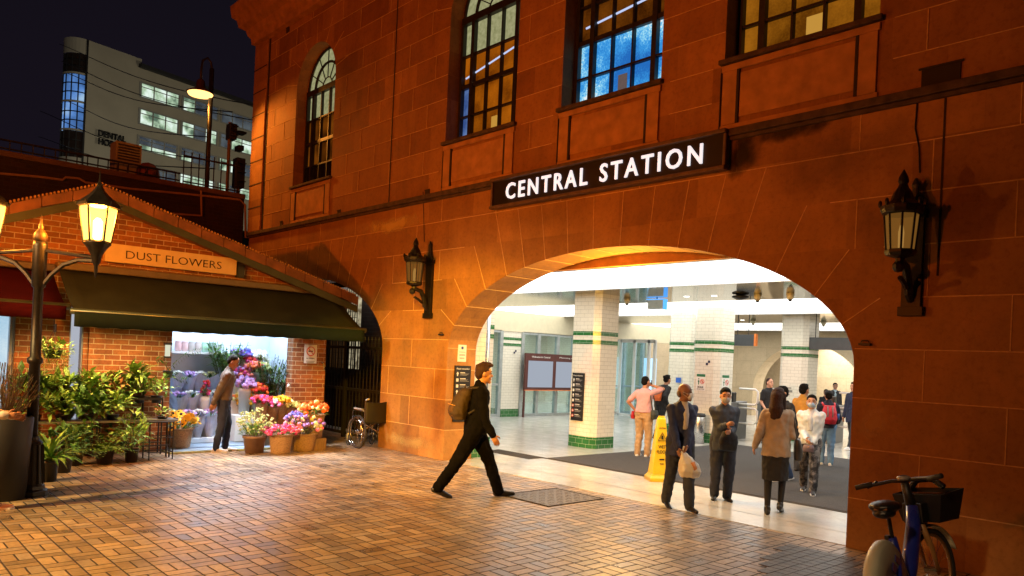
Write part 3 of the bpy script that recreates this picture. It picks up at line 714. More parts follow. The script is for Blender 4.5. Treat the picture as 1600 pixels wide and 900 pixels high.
# drain covers ------------------------------------------------------------------
cov = mat('cast_iron_cover', (.15, .115, .08), .45, .5, var=.5, vs=30, bump=.8, bs=50)
def cover(x0, x1, y0, y1, label):
    r = thing('drain_cover', label, 'drain cover', ((x0+x1)/2, (y0+y1)/2, 0)); o = ((x0+x1)/2, (y0+y1)/2, 0)
    mb = MB(); mb.bb(x0, x1, y0, y1, 0, .006); n = int((x1-x0)/.085); k = int((y1-y0)/.085)
    for i in range(n):
        for j in range(k):
            if (i+j) % 2 == 0: mb.bb(x0+.02+i*.085, x0+.02+i*.085+.06, y0+.02+j*.085, y0+.02+j*.085+.06, .006, .009)
    mb.build('plate', cov, r, origin=o)
    mb = MB()
    for a in ((x0-.02, x1+.02, y0-.02, y0), (x0-.02, x1+.02, y1, y1+.02), (x0-.02, x0, y0, y1), (x1, x1+.02, y0, y1)): mb.bb(*a, 0, .010)
    mb.build('rim', M['joint'], r, origin=o)
cover(-7.75, -6.85, 7.0, 8.05, 'rectangular studded metal cover in the paving before the arch')
M['darkpave'] = brickmat('tactile_pavers', (.10, .085, .07), (.14, .115, .09), (.02, .015, .012), .24, .12, .006, .5, bump=.5)
mb = MB(); pz = [gp(1195, 868), gp(1240, 850), gp(1330, 872), gp(1390, 930), gp(1180, 960)]
mb.add([(p.x, p.y, .004) for p in pz], [(0, 4, 3, 2, 1)])

mb = MB(); poly = [(p.x, p.y) for p in pz]
def inside(x, y):
    c = False
    for i in range(len(poly)):
        (xa, ya), (xb, yb) = poly[i], poly[i-1]
        if (ya > y) != (yb > y) and x < (xb-xa)*(y-ya)/(yb-ya)+xa: c = not c
    return c
for i in range(-60, 0):
    for j in range(50, 90):
        x, y = i*.12, j*.12
        if inside(x, y): mb.bb(x-.056, x+.056, y-.056, y+.056, .0, .005+.002*rnd.random())
tag(mb.build('dark_paving', mat('dark_setts', (.085, .07, .055), .45, var=.5, vs=9, bump=.6, bs=30)), kind='structure')
# ================================================================= HALL INTERIOR
CZ = 3.35
GX = -18.0; YT = xp(813, 600, GX).y; YT0 = xp(783, 600, GX).y
def wallobj(name, mb, m_): return tag(mb.build(name, m_), kind='structure')
mb = MB(); mb.bb(-18.8, -1.6, 23.2, 23.7, 0, 3.3)
# back wall of pale sandstone with an arched passage
def bx(px): return yp(px, 600, 28).x
axc = bx(1258); ahw = 2.2
wall = [(-18.8, 0), (axc-ahw, 0)] + [(axc - ahw*cos(pi*i/24), 1.05 + 1.85*sin(pi*i/24)) for i in range(25)] + [(axc+ahw, 0), (-1.6, 0), (-1.6, 3.35), (-18.8, 3.35)]
w_ = fixn(plate(wall, [], lambda u, v, t: (u, 28+t, v), .8).build('back_wall', M['hallstone'])); tag(w_, kind='structure')
mb = MB(); mb.bb(-20, -6, 31.5, 31.6, 0, 3.3); wallobj('passage_wall', mb, M['hallstone'])
lamp('passage_lamp', 'AREA', (axc, 30.0, 3.2), 300, (1, .93, .82), 2.0, None, sy=3)
mb = MB(); mb.bb(-1.6, -1.4, 9.0, 28, 0, CZ); wallobj('hall_side_wall', mb, M['hallstone'])
# left tiled return wall by the entrance
mb = MB(); mb.bb(-12.6, -11.75, 8.96, 10.2, .25, CZ); 
wallobj('tiled_return_wall', mb, M['tile'])
mb = MB(); mb.bb(-12.61, -11.74, 8.97, 10.21, 0, .25)
for z in (2.30, 2.49): mb.bb(-11.753, -11.743, 8.97, 10.203, z-.045, z+.045)
mb.bb(-11.736, -10.85, 8.96, 9.25, 0, .25)
tag(mb.build('green_tile_band', M['green']), kind='structure')
mb = MB(); mb.bb(-11.736, -10.86, 8.965, 9.24, .25, CZ); wallobj('tiled_pier_wall', mb, M['tile'])
for i, x in enumerate((9.62, 9.80)):
    mb = MB(); mb.tube([(-11.35, x-.1, 0), (-11.35, x-.1, CZ)], .045, 12)
    one('steel_pipe', mb, M['metal'], ['thin steel pipe standing in the entrance just left of its twin', 'thin steel pipe standing in the entrance just right of its twin'][i], 'pipe', (-11.2, x, 0), 'steel pipes by the entrance', smooth=True)
# header over the entrance
mb = MB(); mb.bb(-12.3, -1.6, 8.955, 9.05, CZ+.0, 3.9); wallobj('header_beam', mb, M['stonetrim'])
# reflective ceiling strips and luminous ceiling bands
refl = mat('polished_ceiling_panel', (.13, .125, .115), .08, .9, var=.15, vs=.8)
strips = [(9.05, 9.12), (11.8, 14.7), (18.7, 22.2), (26.6, 28)]
bands = [(9.12, 11.8), (14.7, 18.7), (22.2, 26.6)]
for i, (a, b) in enumerate(strips):
    mb = MB(); mb.bb(-18.8, -1.6, a, b, CZ, CZ+.12); wallobj('ceiling', mb, refl)
mb = MB(); mb.bb(-19, -1.5, 9.0, 28.8, CZ+.45, CZ+.5); wallobj('ceiling_slab', mb, M['white'])
glow = emis('luminous_ceiling', (1, .97, .90), 3.1)
names = ['luminous white ceiling band nearest the arch', 'middle luminous white ceiling band of the hall', 'luminous white ceiling band farthest from the arch']
for i, (a, b) in enumerate(bands):
    r = thing('ceiling_light', names[i], 'ceiling light', (-10, (a+b)/2, CZ), 0, 'luminous ceiling bands'); o = (-10, (a+b)/2, CZ)
    mb = MB(); mb.bb(-18.8, -1.6, a+.03, b-.03, CZ+.05, CZ+.07); mb.build('diffuser', glow, r, origin=o)
    mb = MB(); mb.bb(-18.8, -1.6, a, a+.03, CZ, CZ+.1); mb.bb(-18.8, -1.6, b-.03, b, CZ, CZ+.1); mb.build('frame', M['metal'], r, origin=o)
# fittings under the ceiling, placed where the photo shows them
def onceil(px, py): return gp(px, py, CZ)
dl = emis('downlight_lens', (1, .98, .92), 4)
first = None
k = 0
for px, py, l in [(1073, 463, 'small round downlight left of the second security dome'), (1116, 462, 'small round downlight between dome cameras in the first reflective strip'), (1128, 499, 'small round downlight over the pillar with walk signs'), (1160, 500, 'round downlight right of the pillar with walk signs'), (1268, 500, 'small downlight in the second strip near the arch edge'), (1077, 521, 'tiny downlight above the narrow tiled column'), (1280, 525, 'tiny far downlight above the rightmost column'), (1311, 525, 'tiny far downlight beside the arch edge'), (929, 467, 'small round downlight over the big tiled column')]:
    p = onceil(px, py)
    if first is None:
        r = thing('downlight', l, 'downlight', p, 0, 'round downlights in the ceiling strips'); first = r
        mb = MB(); mb.lathe([(.075, -.006), (.085, 0), (.085, .01)], n=14); mb.build('rim', M['metal'], r)
        mb = MB(); mb.lathe([(.062, -.010), (.062, -.004)], n=14); mb.build('lens', dl, r)
    else: copy_tree(first, p, label=l)
first = None
for px, py, l in [(980, 466, 'round security dome camera hanging right of the big tiled column'), (1235, 458, 'largest security dome camera, hanging near the right curve of the arch'), (1184, 460, 'small security dome camera left of the largest one'), (1177, 500, 'security dome camera hanging over the black hanging sign'), (1287, 502, 'security dome camera at the right end of the second ceiling strip'), (1218, 531, 'tiny far security dome camera by the stone arch')]:
    p = onceil(px, py)
    if first is None:
        r = thing('security_camera', l, 'security camera', p, 0, 'dome cameras under the ceiling'); first = r
        mb = MB(); mb.lathe([(.075, 0), (.075, -.05), (.065, -.09), (.045, -.12)], n=14); mb.build('housing', M['cream'], r, True)
        mb = MB(); mb.ball((0, 0, -.125), (.038, .038, .038), 10); mb.build('dome', M['black'], r, True)
    else: copy_tree(first, p, label=l)
first = None
for px, py, l in [(911, 468, 'flat black ceiling speaker dish left of the big tiled column top'), (1157, 461, 'flat black ceiling speaker dish among the dome cameras'), (1101, 500, 'round black ceiling fitting on top of the pillar with walk signs'), (1058, 521, 'small black ceiling fitting over the narrow tiled column'), (1254, 524, 'small black ceiling fitting over the rightmost column')]:
    p = onceil(px, py)
    if first is None:
        r = thing('ceiling_speaker', l, 'speaker', p, 0, 'black ceiling fittings'); first = r
        mb = MB(); mb.lathe([(.06, 0), (.16, -.02), (.17, -.05), (.10, -.08), (.03, -.09)], n=16); mb.build('shell', M['black'], r, True)
        mb = MB(); mb.lathe([(.05, -.088), (.05, -.095)], n=12); mb.build('grille', M['iron2'], r)
    else: copy_tree(first, p, label=l)
# hanging square luminaire (blue white) and dark hanging signs
p = onceil(1027, 466); r = thing('hanging_display', 'grey box display with blue edges hanging from the first ceiling strip', 'display', p)
mb = MB(); mb.box((0, 0, -.14), (.42, .12, .20)); mb.build('case', mat('display_grey', (.30, .34, .33), .3, emit=(.3, .36, .34), es=.4), r)
mb = MB(); mb.box((.22, 0, -.14), (.02, .13, .24)); mb.box((-.02, 0, -.025), (.46, .13, .015)); mb.build('edge', emis('display_blue', (.1, .4, 1), 1.5), r)
mb = MB(); mb.tube([(0, 0, 0), (0, 0, -.05)], .02, 6); mb.build('hanger', M['iron2'], r)
def hsign(x0, x1, Y, z0, z1, label, edge=True, words=None):
    o = ((x0+x1)/2, Y, z1); r = thing('hanging_sign', label, 'sign', o)
    mb = MB(); mb.bb(x0, x1, Y-.05, Y+.05, z0, z1); mb.build('panel', mat('sign_grey', (.05, .055, .06), .4), r, origin=o)
    if edge: mb = MB(); mb.bb(x1, x1+.05, Y-.055, Y+.055, z0, z1+.02); mb.build('edge', mat('sign_orange', (.75, .2, .03), .5), r, origin=o)
    mb = MB(); mb.tube([(x0+.2, Y, z1), (x0+.2, Y, CZ)], .012, 6); mb.tube([(x1-.2, Y, z1), (x1-.2, Y, CZ)], .012, 6); mb.build('hanger', M['iron2'], r, origin=o)
    if words: text('lettering', words, (x1-x0)*.6, (z1-z0)*.2, ((x0+x1)/2, Y-.05, (z0+z1)/2), FACE_S, M['paper'], r, .003, o)
a = yp(1142, 540, 19.0); b = yp(1180, 524, 19.0); hsign(a.x, b.x, 19.0, a.z, b.z+.02, 'dark hanging sign with orange edge right of the pillar with walk signs')
a = yp(1262, 546, 19.5); hsign(a.x, a.x+2.2, 19.5, a.z, a.z+.32, 'wide dark hanging sign beside the arch edge above the far travellers', False)

# tiled columns ----------------------------------------------------------------------
def column(cx, cy, wx, wy, label, bot=.25):
    r = thing('tiled_column', label, 'column', (cx, cy, 0), 0, 'white tiled columns with green bands'); c = .12
    def pr(k, z0, z1):
        a, b = wx/2+k, wy/2+k; pts = [(-a+c, -b), (a-c, -b), (a, -b+c), (a, b-c), (a-c, b), (-a+c, b), (-a, b-c), (-a, -b+c)]
        n = 8; return [(x, y, z0) for x, y in pts] + [(x, y, z1) for x, y in pts], [(i, (i+1) % n, n+(i+1) % n, n+i) for i in range(n)] + [tuple(range(n))[::-1], tuple(range(n, 2*n))]
    mb = MB(); mb.add(*pr(0, bot, CZ)); mb.build('shaft', M['tile'], r)
    mb = MB(); mb.add(*pr(.004, 0, bot)); mb.build('base', M['green'], r)
    for z in (2.30, 2.49): mb = MB(); mb.add(*pr(.004, z-.045, z+.045)); mb.build('green_band', M['green'], r)
    return r
mb = MB(); mb.bb(-18.8, GX+.06, 23.2, 28, 0, 2.715); wallobj('stone_side_wall', mb, M['hallstone'])
column(-11.27, 12.76, .82, .80, 'big white tiled column in the hall with the black information board on it')
p = dp(1113, 600, 19.2); C2 = (p.x, p.y); column(p.x, p.y, .78, .80, 'white tiled column carrying two small walk signs behind the masked man')
p = dp(1069, 600, 21.4); column(p.x, p.y, .70, .8, 'narrow tiled column just left of the one with walk signs')
p = dp(1247, 600, 20.7); C4 = (p.x, p.y); column(p.x, p.y, .78, .80, 'rightmost tiled column, rising behind the group of women')
infosign(-11.50, -11.16, .58, 1.62, 12.355, 'tall black information board with pictograms on the big tiled column')
# walk signs on column 2, small notice on the others
def walksign(x0, x1, z0, z1, Y, axis, label):
    o = ((x0+x1)/2, Y, (z0+z1)/2) if axis == 'x' else (Y, (x0+x1)/2, (z0+z1)/2)
    r = thing('walk_sign', label, 'sign', o, 0, 'walk notices on the column')
    def bb(mb, a0, a1, c0, c1, t0, t1):
        if axis == 'x': mb.bb(a0, a1, Y-t1, Y-t0, c0, c1)
        else: mb.bb(Y+t0, Y+t1, a0, a1, c0, c1)
    wdt, ht = x1-x0, z1-z0
    mb = MB(); bb(mb, x0, x1, z0, z1, 0, .01); mb.build('sheet', M['paper'], r, origin=o)
    mb = MB(); bb(mb, x0+.005, x1-.005, z1-ht*.17, z1-.005, .01, .012)
    bb(mb, x0+wdt*.22, x0+wdt*.32, z0+ht*.36, z0+ht*.62, .01, .012); bb(mb, x0+wdt*.18, x0+wdt*.36, z0+ht*.52, z0+ht*.6, .01, .0125); bb(mb, x0+wdt*.22, x0+wdt*.32, z0+ht*.66, z0+ht*.74, .01, .012)
    mb.build('green_print', mat('sign_green', (.02, .16, .07), .5, var=0), r, origin=o)
    def P3(a, z, t): return (a, Y-t, z) if axis == 'x' else (Y+t, a, z)
    mb = MB(); mb.tube([P3(x0+wdt*.68+wdt*.2*cos(2*pi*i/14), z0+ht*.55+wdt*.2*sin(2*pi*i/14), .013) for i in range(14)], .008, 4, closed=True)
    mb.tube([P3(x0+wdt*.54, z0+ht*.55+wdt*.14, .013), P3(x0+wdt*.82, z0+ht*.55-wdt*.14, .013)], .007, 4); bb(mb, x0+wdt*.64, x0+wdt*.72, z0+ht*.48, z0+ht*.62, .01, .012)
    mb.build('red_print', mat('sign_red', (.6, .08, .05), .5, var=0), r, origin=o)
    text('lettering', 'WALK', wdt*.7, ht*.12, P3((x0+x1)/2, z0+ht*.22, .01), FACE_S if axis == 'x' else FACE_E, M['black'], r, .003, o, .03)
    text('small_print', 'DO NOT RUN', wdt*.8, ht*.05, P3((x0+x1)/2, z0+ht*.09, .01), FACE_S if axis == 'x' else FACE_E, M['black'], r, .003, o)
walksign(C2[0]-.20, C2[0]+.06, 1.28, 1.70, C2[1]-.40, 'x', 'white walk sign with green header on the front face of the column')
walksign(C2[1]-.2, C2[1]+.12, 1.28, 1.70, C2[0]+.39, 'y', 'walk sign on the right hand face of the same column')
mb = MB(); mb.bb(C4[0]-.2, C4[0]+.05, C4[1]-.41, C4[1]-.40, 1.3, 1.36); mb.bb(C4[0]-.2, C4[0]-.02, C4[1]-.41, C4[1]-.40, 1.22, 1.26); mb.bb(C4[0]-.2, C4[0]+.02, C4[1]-.41, C4[1]-.40, 1.40, 1.43)
one('wall_notice', mb, mat('ink_grey', (.22, .22, .2), .6), 'small grey lettering plate on the rightmost tiled column', 'notice', (C4[0], C4[1]-.4, 1.3))
p = dp(1060, 594, 21.0)
mb = MB(); mb.box((p.x, p.y, p.z), (.16, .02, .14)); one('blue_plate', mb, mat('sign_blue2', (.03, .13, .55), .5), 'small blue access plate on the narrow tiled column', 'sign', tuple(p))
def checker(p, axis, label):
    mb = MB(); s = .06
    for i, j in ((0, 0), (1, 1)):
        if axis == 'x': mb.box((p[0]+i*s, p[1], p[2]+j*s), (s, .006, s))
        else: mb.box((p[0], p[1]+i*s, p[2]+j*s), (.006, s, s))
    one('marker_plate', mb, mat('marker_blue', (.01, .015, .06), .5), label, 'marker', p)
checker((C2[0]+.08, C2[1]-.404, 1.95), 'x', 'two small dark marker squares on the pillar above the walk signs')
checker((-17.97, YT-.35, 2.05), 'y', 'two small dark marker squares on the far left tiled wall')

# glass partition on the left with two blank poster screens ---------------------------
mb = MB(); mb.bb(GX-.8, GX+.02, YT0, YT-.05, .25, 2.72); tag(mb.build('tiled_wall', M['tile']), kind='structure')
mb = MB(); mb.bb(GX-.8, GX+.025, YT0, YT-.045, 0, .25)
for z in (2.30, 2.49): mb.bb(GX+.02, GX+.026, YT0, YT-.045, z-.045, z+.045)
tag(mb.build('green_tile_course', M['green']), kind='structure')
mb = MB(); mb.bb(-18.8, GX+.05, 9.0, 28, 2.72, CZ); wallobj('frieze', mb, M['cream'])
mb = MB(); mb.bb(-24, -23.9, 8.9, 24, 0, 3.3); mb.bb(-24, -18.8, 23.9, 24, 0, 3.3); mb.bb(-24, -18.9, 8.9, 9, 0, 3.3); wallobj('side_room_wall', mb, M['tile'])
mb = MB(); mb.bb(-24, -18.8, 9, 24, -.02, .005); tag(mb.build('side_room_floor', M['hallfloor']), kind='structure')
mb = MB(); mb.bb(-24, -18.8, 9, 24, 3.3, 3.35); wallobj('side_room_ceiling', mb, refl)
for i, yy in enumerate((13, 17, 21)):
    mb = MB(); mb.bb(-23.8, -18.9, yy-.5, yy+.5, 3.26, 3.29)
    one('side_room_light', mb, emis('side_room_light', (.9, 1, .98), 9), ['strip light in the glazed side room behind the tiled wall', 'strip light in the middle of the glazed side room', 'strip light at the far end of the glazed side room'][i], 'light', (-21, yy, 3.27), 'side room strip lights')
r = thing('glass_partition', 'steel framed glass partition along the left side of the hall', 'glass partition', (GX, 18, 0)); o = (GX, 18, 0)
mb = MB()
ys = [9.4, 11.5, 13.5, YT0-.1]
yy2 = [YT, xp(838, 600, GX).y, xp(868, 600, GX).y, xp(893, 600, GX).y, 22.0, 23.1]
for y in ys+yy2: mb.bb(GX-.06, GX+.06, y-.06, y+.06, 0, 2.72)
for a, b in ((9.4, YT0-.1), (YT, 23.1)): mb.bb(GX-.05, GX+.05, a, b, 0, .10); mb.bb(GX-.04, GX+.04, a, b, 1.0, 1.06); mb.bb(GX-.05, GX+.05, a, b, 2.66, 2.74)
mb.build('frame', mat('frame_grey', (.36, .40, .40), .35, .3), r, origin=o)
for a, b in list(zip(ys[:-1], ys[1:]))+list(zip(yy2[:-1], yy2[1:])):
    mb = MB(); mb.bb(GX-.008, GX+.008, a+.05, b-.05, .1, 2.7); mb.build('glass', clearglass('partition_glass', (.86, .97, .97), .16), r, origin=o)
scr = emis('blank_screen', (.60, .66, .78), .62)
ya, yb, yc = xp(819, 600, GX+.3).y, xp(864, 600, GX+.3).y, xp(897, 600, GX+.3).y + .35
za, zb = xp(840, 608, GX+.3).z, xp(840, 562, GX+.3).z
r = thing('poster_screen_frame', 'dark red framed pair of blank poster screens standing before the glass wall', 'display board', (GX+.3, yb, 0)); o = (GX+.3, yb, 0)
mb = MB(); redf = mat('dark_red_frame', (.09, .022, .018), .5)
mb.bb(GX+.25, GX+.33, ya, yc, za-.02, zb+.20); mb.bb(GX+.26, GX+.32, ya, ya+.05, 0, za); mb.bb(GX+.26, GX+.32, yc-.05, yc, 0, za); mb.build('frame', redf, r, origin=o)
for a, b, wd in ((ya+.12, yb-.08, 'Welcome to Central'), (yb+.08, yc-.1, 'Planning a trip')):
    mb = MB(); mb.bb(GX+.33, GX+.345, a, b, za+.06, zb-.04); mb.build('screen', scr, r, origin=o)
    text('lettering', wd, (b-a)*.75, .06, (GX+.33, (a+b)/2, zb+.09), FACE_E, M['paper'], r, .003, o)
mb = MB(); mb.bb(GX+.24, GX+.34, ya, yc, za-.05, za-.02); mb.build('trim', mat('orange_trim', (.65, .17, .04), .5), r, origin=o)

# back: white framed glass doors left of the narrow column
a = yp(968, 600, 21.5).x; b = yp(1012, 600, 21.5).x
r = thing('glass_doors', 'tall white framed glass doors glowing bluish at the back of the hall', 'door', ((a+b)/2, 21.5, 0)); o = ((a+b)/2, 21.5, 0)
mb = MB()
for x in (a, (a+b)/2, b, b+.25): mb.bb(x-.05, x+.05, 21.46, 21.54, 0, 2.72)
mb.bb(a, b+.25, 21.46, 21.54, 2.62, 2.74); mb.bb(a, b, 21.46, 21.54, 0, .08); mb.build('frame', M['white'], r, origin=o)
mb = MB(); mb.bb(a, b, 21.495, 21.505, .08, 2.62); mb.build('glass', clearglass('door_glass', (.8, .93, 1), .1), r, origin=o)
mb = MB(); mb.bb(a+.2, a+.75, 22.6, 22.65, .9, 2.1); one('lit_panel', mb, emis('panel_blue', (.55, .8, 1), 1.4), 'glowing pale blue panel seen through the glass doors', 'display', (a+.45, 22.6, 1.5))

# ticket gates
def gate(px, py, d, label, rot):
    p = dp(px, py, d); r = thing('ticket_gate', label, 'ticket gate', (p.x, p.y, 0), rot, 'ticket gates at the back of the hall')
    mb = MB(); mb.bb(-.12, .12, -.6, .6, 0, 1.0); mb.build('cabinet', mat('gate_grey', (.16, .16, .16), .4, .3), r, bev=.02)
    mb = MB(); mb.bb(-.10, .10, -.45, -.2, 1.0, 1.25); mb.build('reader', M['black'], r, bev=.02)
    mb = MB()
    for z0, z1 in ((.45, .85), (.95, 1.35)):
        mb.tube([(.13, -.1, z0), (.55, -.1, z0), (.62, -.1, z0+.06), (.62, -.1, z1-.06), (.55, -.1, z1), (.13, -.1, z1)], .028, 8)
    mb.build('rail', M['white'], r, True)
    return r
g1 = gate(1148, 650, 20.2, 'ticket gate with white tube rails behind the dark jacket man', .2)
gate(1303, 655, 20.5, 'ticket gate with white rails beside the far travellers', .2)
gate(1200, 640, 21.5, 'ticket gate half hidden behind the long haired woman', .2)
# litter bins standing by the column
p = gp(1091, 693)
for k, (dx, l) in enumerate(((0, 'steel litter bin standing at the foot of the column behind the masked man'),)):
    r = thing('litter_bin', l, 'bin', (p.x+dx, p.y, 0)); r.scale = (.8, .8, .82)
    mb = MB(); mb.lathe([(.17, 0), (.17, .82), (.15, .85)], n=16); mb.build('drum', M['metal'], r, True)
    mb = MB(); mb.lathe([(.18, .80), (.19, .84), (.16, .90), (.02, .91)], n=16); mb.build('lid', M['black'], r, True)
# yellow wet floor cone sign
p = gp(1029, 751); r = thing('wet_floor_sign', 'tall yellow four sided wet floor sign beside the old man', 'floor sign', (p.x, p.y, 0), facing(1, 0)+.1)
yl = mat('yellow_plastic', (.72, .47, .015), .4, var=.08)
mb = MB()
mb.lathe([(.27, 0), (.27, .06), (.22, .10), (.215, .12)], n=4, ph=pi/4); mb.lathe([(.205, .12), (.085, 1.0), (.075, 1.02)], n=4, ph=pi/4); mb.build('cone', yl, r, bev=.01)
mb = MB(); mb.bb(-.05, .05, -.02, .02, 1.02, 1.05); mb.build('grip', yl, r)
Rt = lambda z: 0
def conetext(s, wd, h, z):
    y = -(.205 + (.085-.205)*(z-.12)/.88)*cos(pi/4) - .004
    text('lettering', s, wd, h, (0, y, z), (pi/2-.10, 0, 0), M['black'], r, .003)
conetext('WET', .12, .055, .56); conetext('FLOOR', .17, .055, .48); conetext('CAUTION', .11, .02, .86); 
mb = MB(); mb.box((0, -.128, .36), (.08, .006, .02)); mb.box((0, -.134, .29), (.06, .006, .012)); mb.tube([(-.07, -.105, .66), (.07, -.105, .66), (0, -.092, .79)], .007, 4, closed=True); mb.bb(-.012, .012, -.11, -.095, .68, .74); mb.build('warning_triangle', M['black'], r)
# ================================================================= FLOWER SHOP BUILDING
SX = -13.7                                   # shop front plane, faces +X
sh = thing('shop_building', 'small red brick gabled shop building with tiled roof beside the station', 'building', (SX, 3.3, 0)); SO_ = (SX, 3.3, 0)
gab = [(-6, 0), (-.6, 0), (-.6, .55), (-.6, 2.45), (-.6, 2.45)]
outer = [(-6, 0), (4.55, 0), (4.55, 2.5), (6.80, 2.5), (6.80, 0), (7.5, 0), (7.5, 2.95), (3.25, 4.15), (-.2, 2.75), (-6, 2.75)]
fixn(plate(outer, [[(-.9, .5), (2.25, .5), (2.25, 2.4), (-.9, 2.4)], [(2.98, .5), (3.18, .5), (3.18, 2.4), (2.98, 2.4)]], lambda u, v, t: (SX-t, u, v), .25).build('wall', M['brick'], sh, origin=SO_))
mb = MB(); mb.bb(-18.0, -17.8, -6, 7.5, 0, 3.2); mb.bb(-17.8, SX-.255, -6, -5.75, 0, 3.3); mb.bb(-17.8, SX-.255, 7.25, 7.5, 0, 2.9); mb.build('back_wall', M['brick'], sh, origin=SO_)
mb = MB(); mb.bb(SX-.245, SX+.06, 3.25, 3.4, 0, 2.5); mb.build('corner_pier', M['brick'], sh, origin=SO_)
# shop room
shopw = mat('shop_wall_paint', (.62, .70, .80), .6, var=.04)
mb = MB(); mb.bb(-15.6, -15.5, 3.5, 7.2, .06, 2.96); mb.bb(-15.5, SX-.255, 7.15, 7.24, .06, 2.96); mb.bb(-15.5, SX-.255, 3.45, 3.5, .06, 2.96); mb.bb(-15.5, SX-.255, 3.5, 7.15, 2.9, 2.96); mb.build('room_lining', shopw, sh, origin=SO_)
mb = MB(); mb.bb(-15.5, SX, 4.55, 7.1, .0, .05); mb.bb(SX, SX+.35, 4.5, 6.85, 0, .035); mb.build('doorstep', mat('shop_floor_paint', (.20, .27, .36), .45, var=.2, vs=3), sh, origin=SO_)
mb = MB(); mb.bb(SX+.02, SX+.42, 4.45, 6.9, 0, .03); mb.build('kerb_step', mat('mossy_kerb', (.30, .28, .12), .8, var=.5, vs=6), sh, origin=SO_)
# neighbour's lit window
nbl = emis('window_glow', (.55, .78, .92), .85, (1.2, [(.3, (.35, .62, .85)), (.7, (.75, .92, 1))]))
mb = MB(); mb.bb(SX-.5, SX-.48, -1, 2.3, .4, 2.5); mb.build('lit_backing', nbl, sh, origin=SO_)
mb = MB(); mb.bb(SX-.5, SX-.48, 2.9, 3.25, .4, 2.5); mb.build('lit_backing', emis('slot_glow', (.70, .74, .85), .6), sh, origin=SO_)
mb = MB()
for y in (-.9, .2, 1.2, 2.2, 2.25): mb.bb(SX-.14, SX-.02, y-.02, y+.02, .5, 2.4)
mb.bb(SX-.14, SX-.02, -.9, 2.25, .5, .56); mb.bb(SX-.14, SX-.02, 2.98, 3.0, .5, 2.4); mb.bb(SX-.14, SX-.02, 3.16, 3.18, .5, 2.4); mb.build('window_frame', mat('grey_frame', (.25, .27, .30), .4), sh, origin=SO_)
# roof: two pitches, rake tiles, barge board
def strip(y0, z0, y1, z1, x0, x1, t): # sloping slab
    return [(x0, y0, z0), (x1, y0, z0), (x1, y1, z1), (x0, y1, z1), (x0, y0, z0+t), (x1, y0, z0+t), (x1, y1, z1+t), (x0, y1, z1+t)], [(0, 3, 2, 1), (4, 5, 6, 7), (0, 1, 5, 4), (1, 2, 6, 5), (2, 3, 7, 6), (3, 0, 4, 7)]
EX = SX+.42
AP, RE, LE = (3.25, 4.20), (7.92, 2.84), (-.4, 2.72)  # right eave lengthened so its shadow falls nearer the gate arch
tilem = mat('terracotta_tile', (.20, .075, .035), .8, var=.4, vs=7, bump=.5)
mb = MB(); mb.add(*strip(AP[0], AP[1], RE[0], RE[1], -18.3, EX, .05)); mb.add(*strip(LE[0], LE[1], AP[0], AP[1], -18.3, EX, .05)); roof = mb.build('roof', tilem, sh, origin=SO_)
for (a, b) in ((AP, RE), (LE, AP)):
    L_ = sqrt((b[0]-a[0])**2+(b[1]-a[1])**2); n = int(L_/.40); dy, dz = (b[0]-a[0])/L_, (b[1]-a[1])/L_
    rt = MB(); cap = MB()
    for i in range(n):
        y0, z0 = a[0]+dy*i*L_/n, a[1]+dz*i*L_/n; y1, z1 = a[0]+dy*(i+.97)*L_/n, a[1]+dz*(i+.97)*L_/n
        up = .012 if i % 2 else 0
        rt.add(*strip(y0, z0-.06+up, y1, z1-.06, EX, EX+.035, .13))
        rt.add(*strip(y0, z0+.05+up, y1, z1+.062, EX-.22, EX+.04, .04))
    for i in range(int(L_/.055)):
        f = i*.055; cap.ball((EX-.02, a[0]+dy*f, a[1]+dz*f+.125), (.05, .02, .028), 5)
    rt.build('verge_tile', mat('verge_tile_clay', (.17, .065, .028), .8, var=.4, vs=4, bump=.5), roof, origin=SO_); cap.build('ridge_scallop', mat('scallop_clay', (.42, .23, .10), .7), roof, origin=SO_)
mb = MB()
for (a, b) in ((AP, RE), (LE, AP)): mb.add(*strip(a[0], a[1]-.16, b[0], b[1]-.20, EX-.03, EX+.01, .13))
mb.build('barge_board', mat('green_grey_board', (.035, .042, .024), .6, var=.3, vs=4, bump=.3), sh, origin=SO_)
mb = MB(); mb.add(*strip(AP[0]+.02, AP[1]-.12, RE[0], RE[1]-.12, SX, EX-.04, .03)); mb.add(*strip(LE[0], LE[1]-.12, AP[0]-.02, AP[1]-.12, SX, EX-.04, .03)); mb.build('soffit', mat('soffit_brown', (.16, .08, .04), .7), sh, origin=SO_)
mb = MB(); mb.bb(SX+.002, SX+.10, 3.30, 3.52, 3.66, 3.80); mb.build('wall_box', mat('cream_box', (.55, .45, .28), .6), sh, origin=SO_, bev=.008)
# sign board
r = thing('shop_sign', 'cream fascia board reading DUST FLOWERS above the long awning', 'sign', (SX+.1, 4.5, 3.3)); o = (SX+.1, 4.5, 3.3)
p1, p2 = xp(165, 379, SX+.12), xp(369, 431, SX+.12)
mb = MB(); mb.bb(SX, SX+.12, p1.y, p2.y, p2.z+.01, p1.z); mb.build('board', mat('sign_cream', (.62, .46, .22), .55, var=.06), r, origin=o)
text('lettering', 'DUST FLOWERS', (p2.y-p1.y)*.73, .13, (SX+.12, (p1.y+p2.y)/2+.02, (p1.z+p2.z)/2+.0), FACE_E, mat('letter_brown', (.05, .025, .015), .6, var=0), r, .004, o, -.006)
mb = MB(); mb.bb(SX, SX+.10, p2.y+.03, p2.y+.16, p2.z-.02, p1.z+.02); mb.build('end_bracket', M['iron2'], r, origin=o)
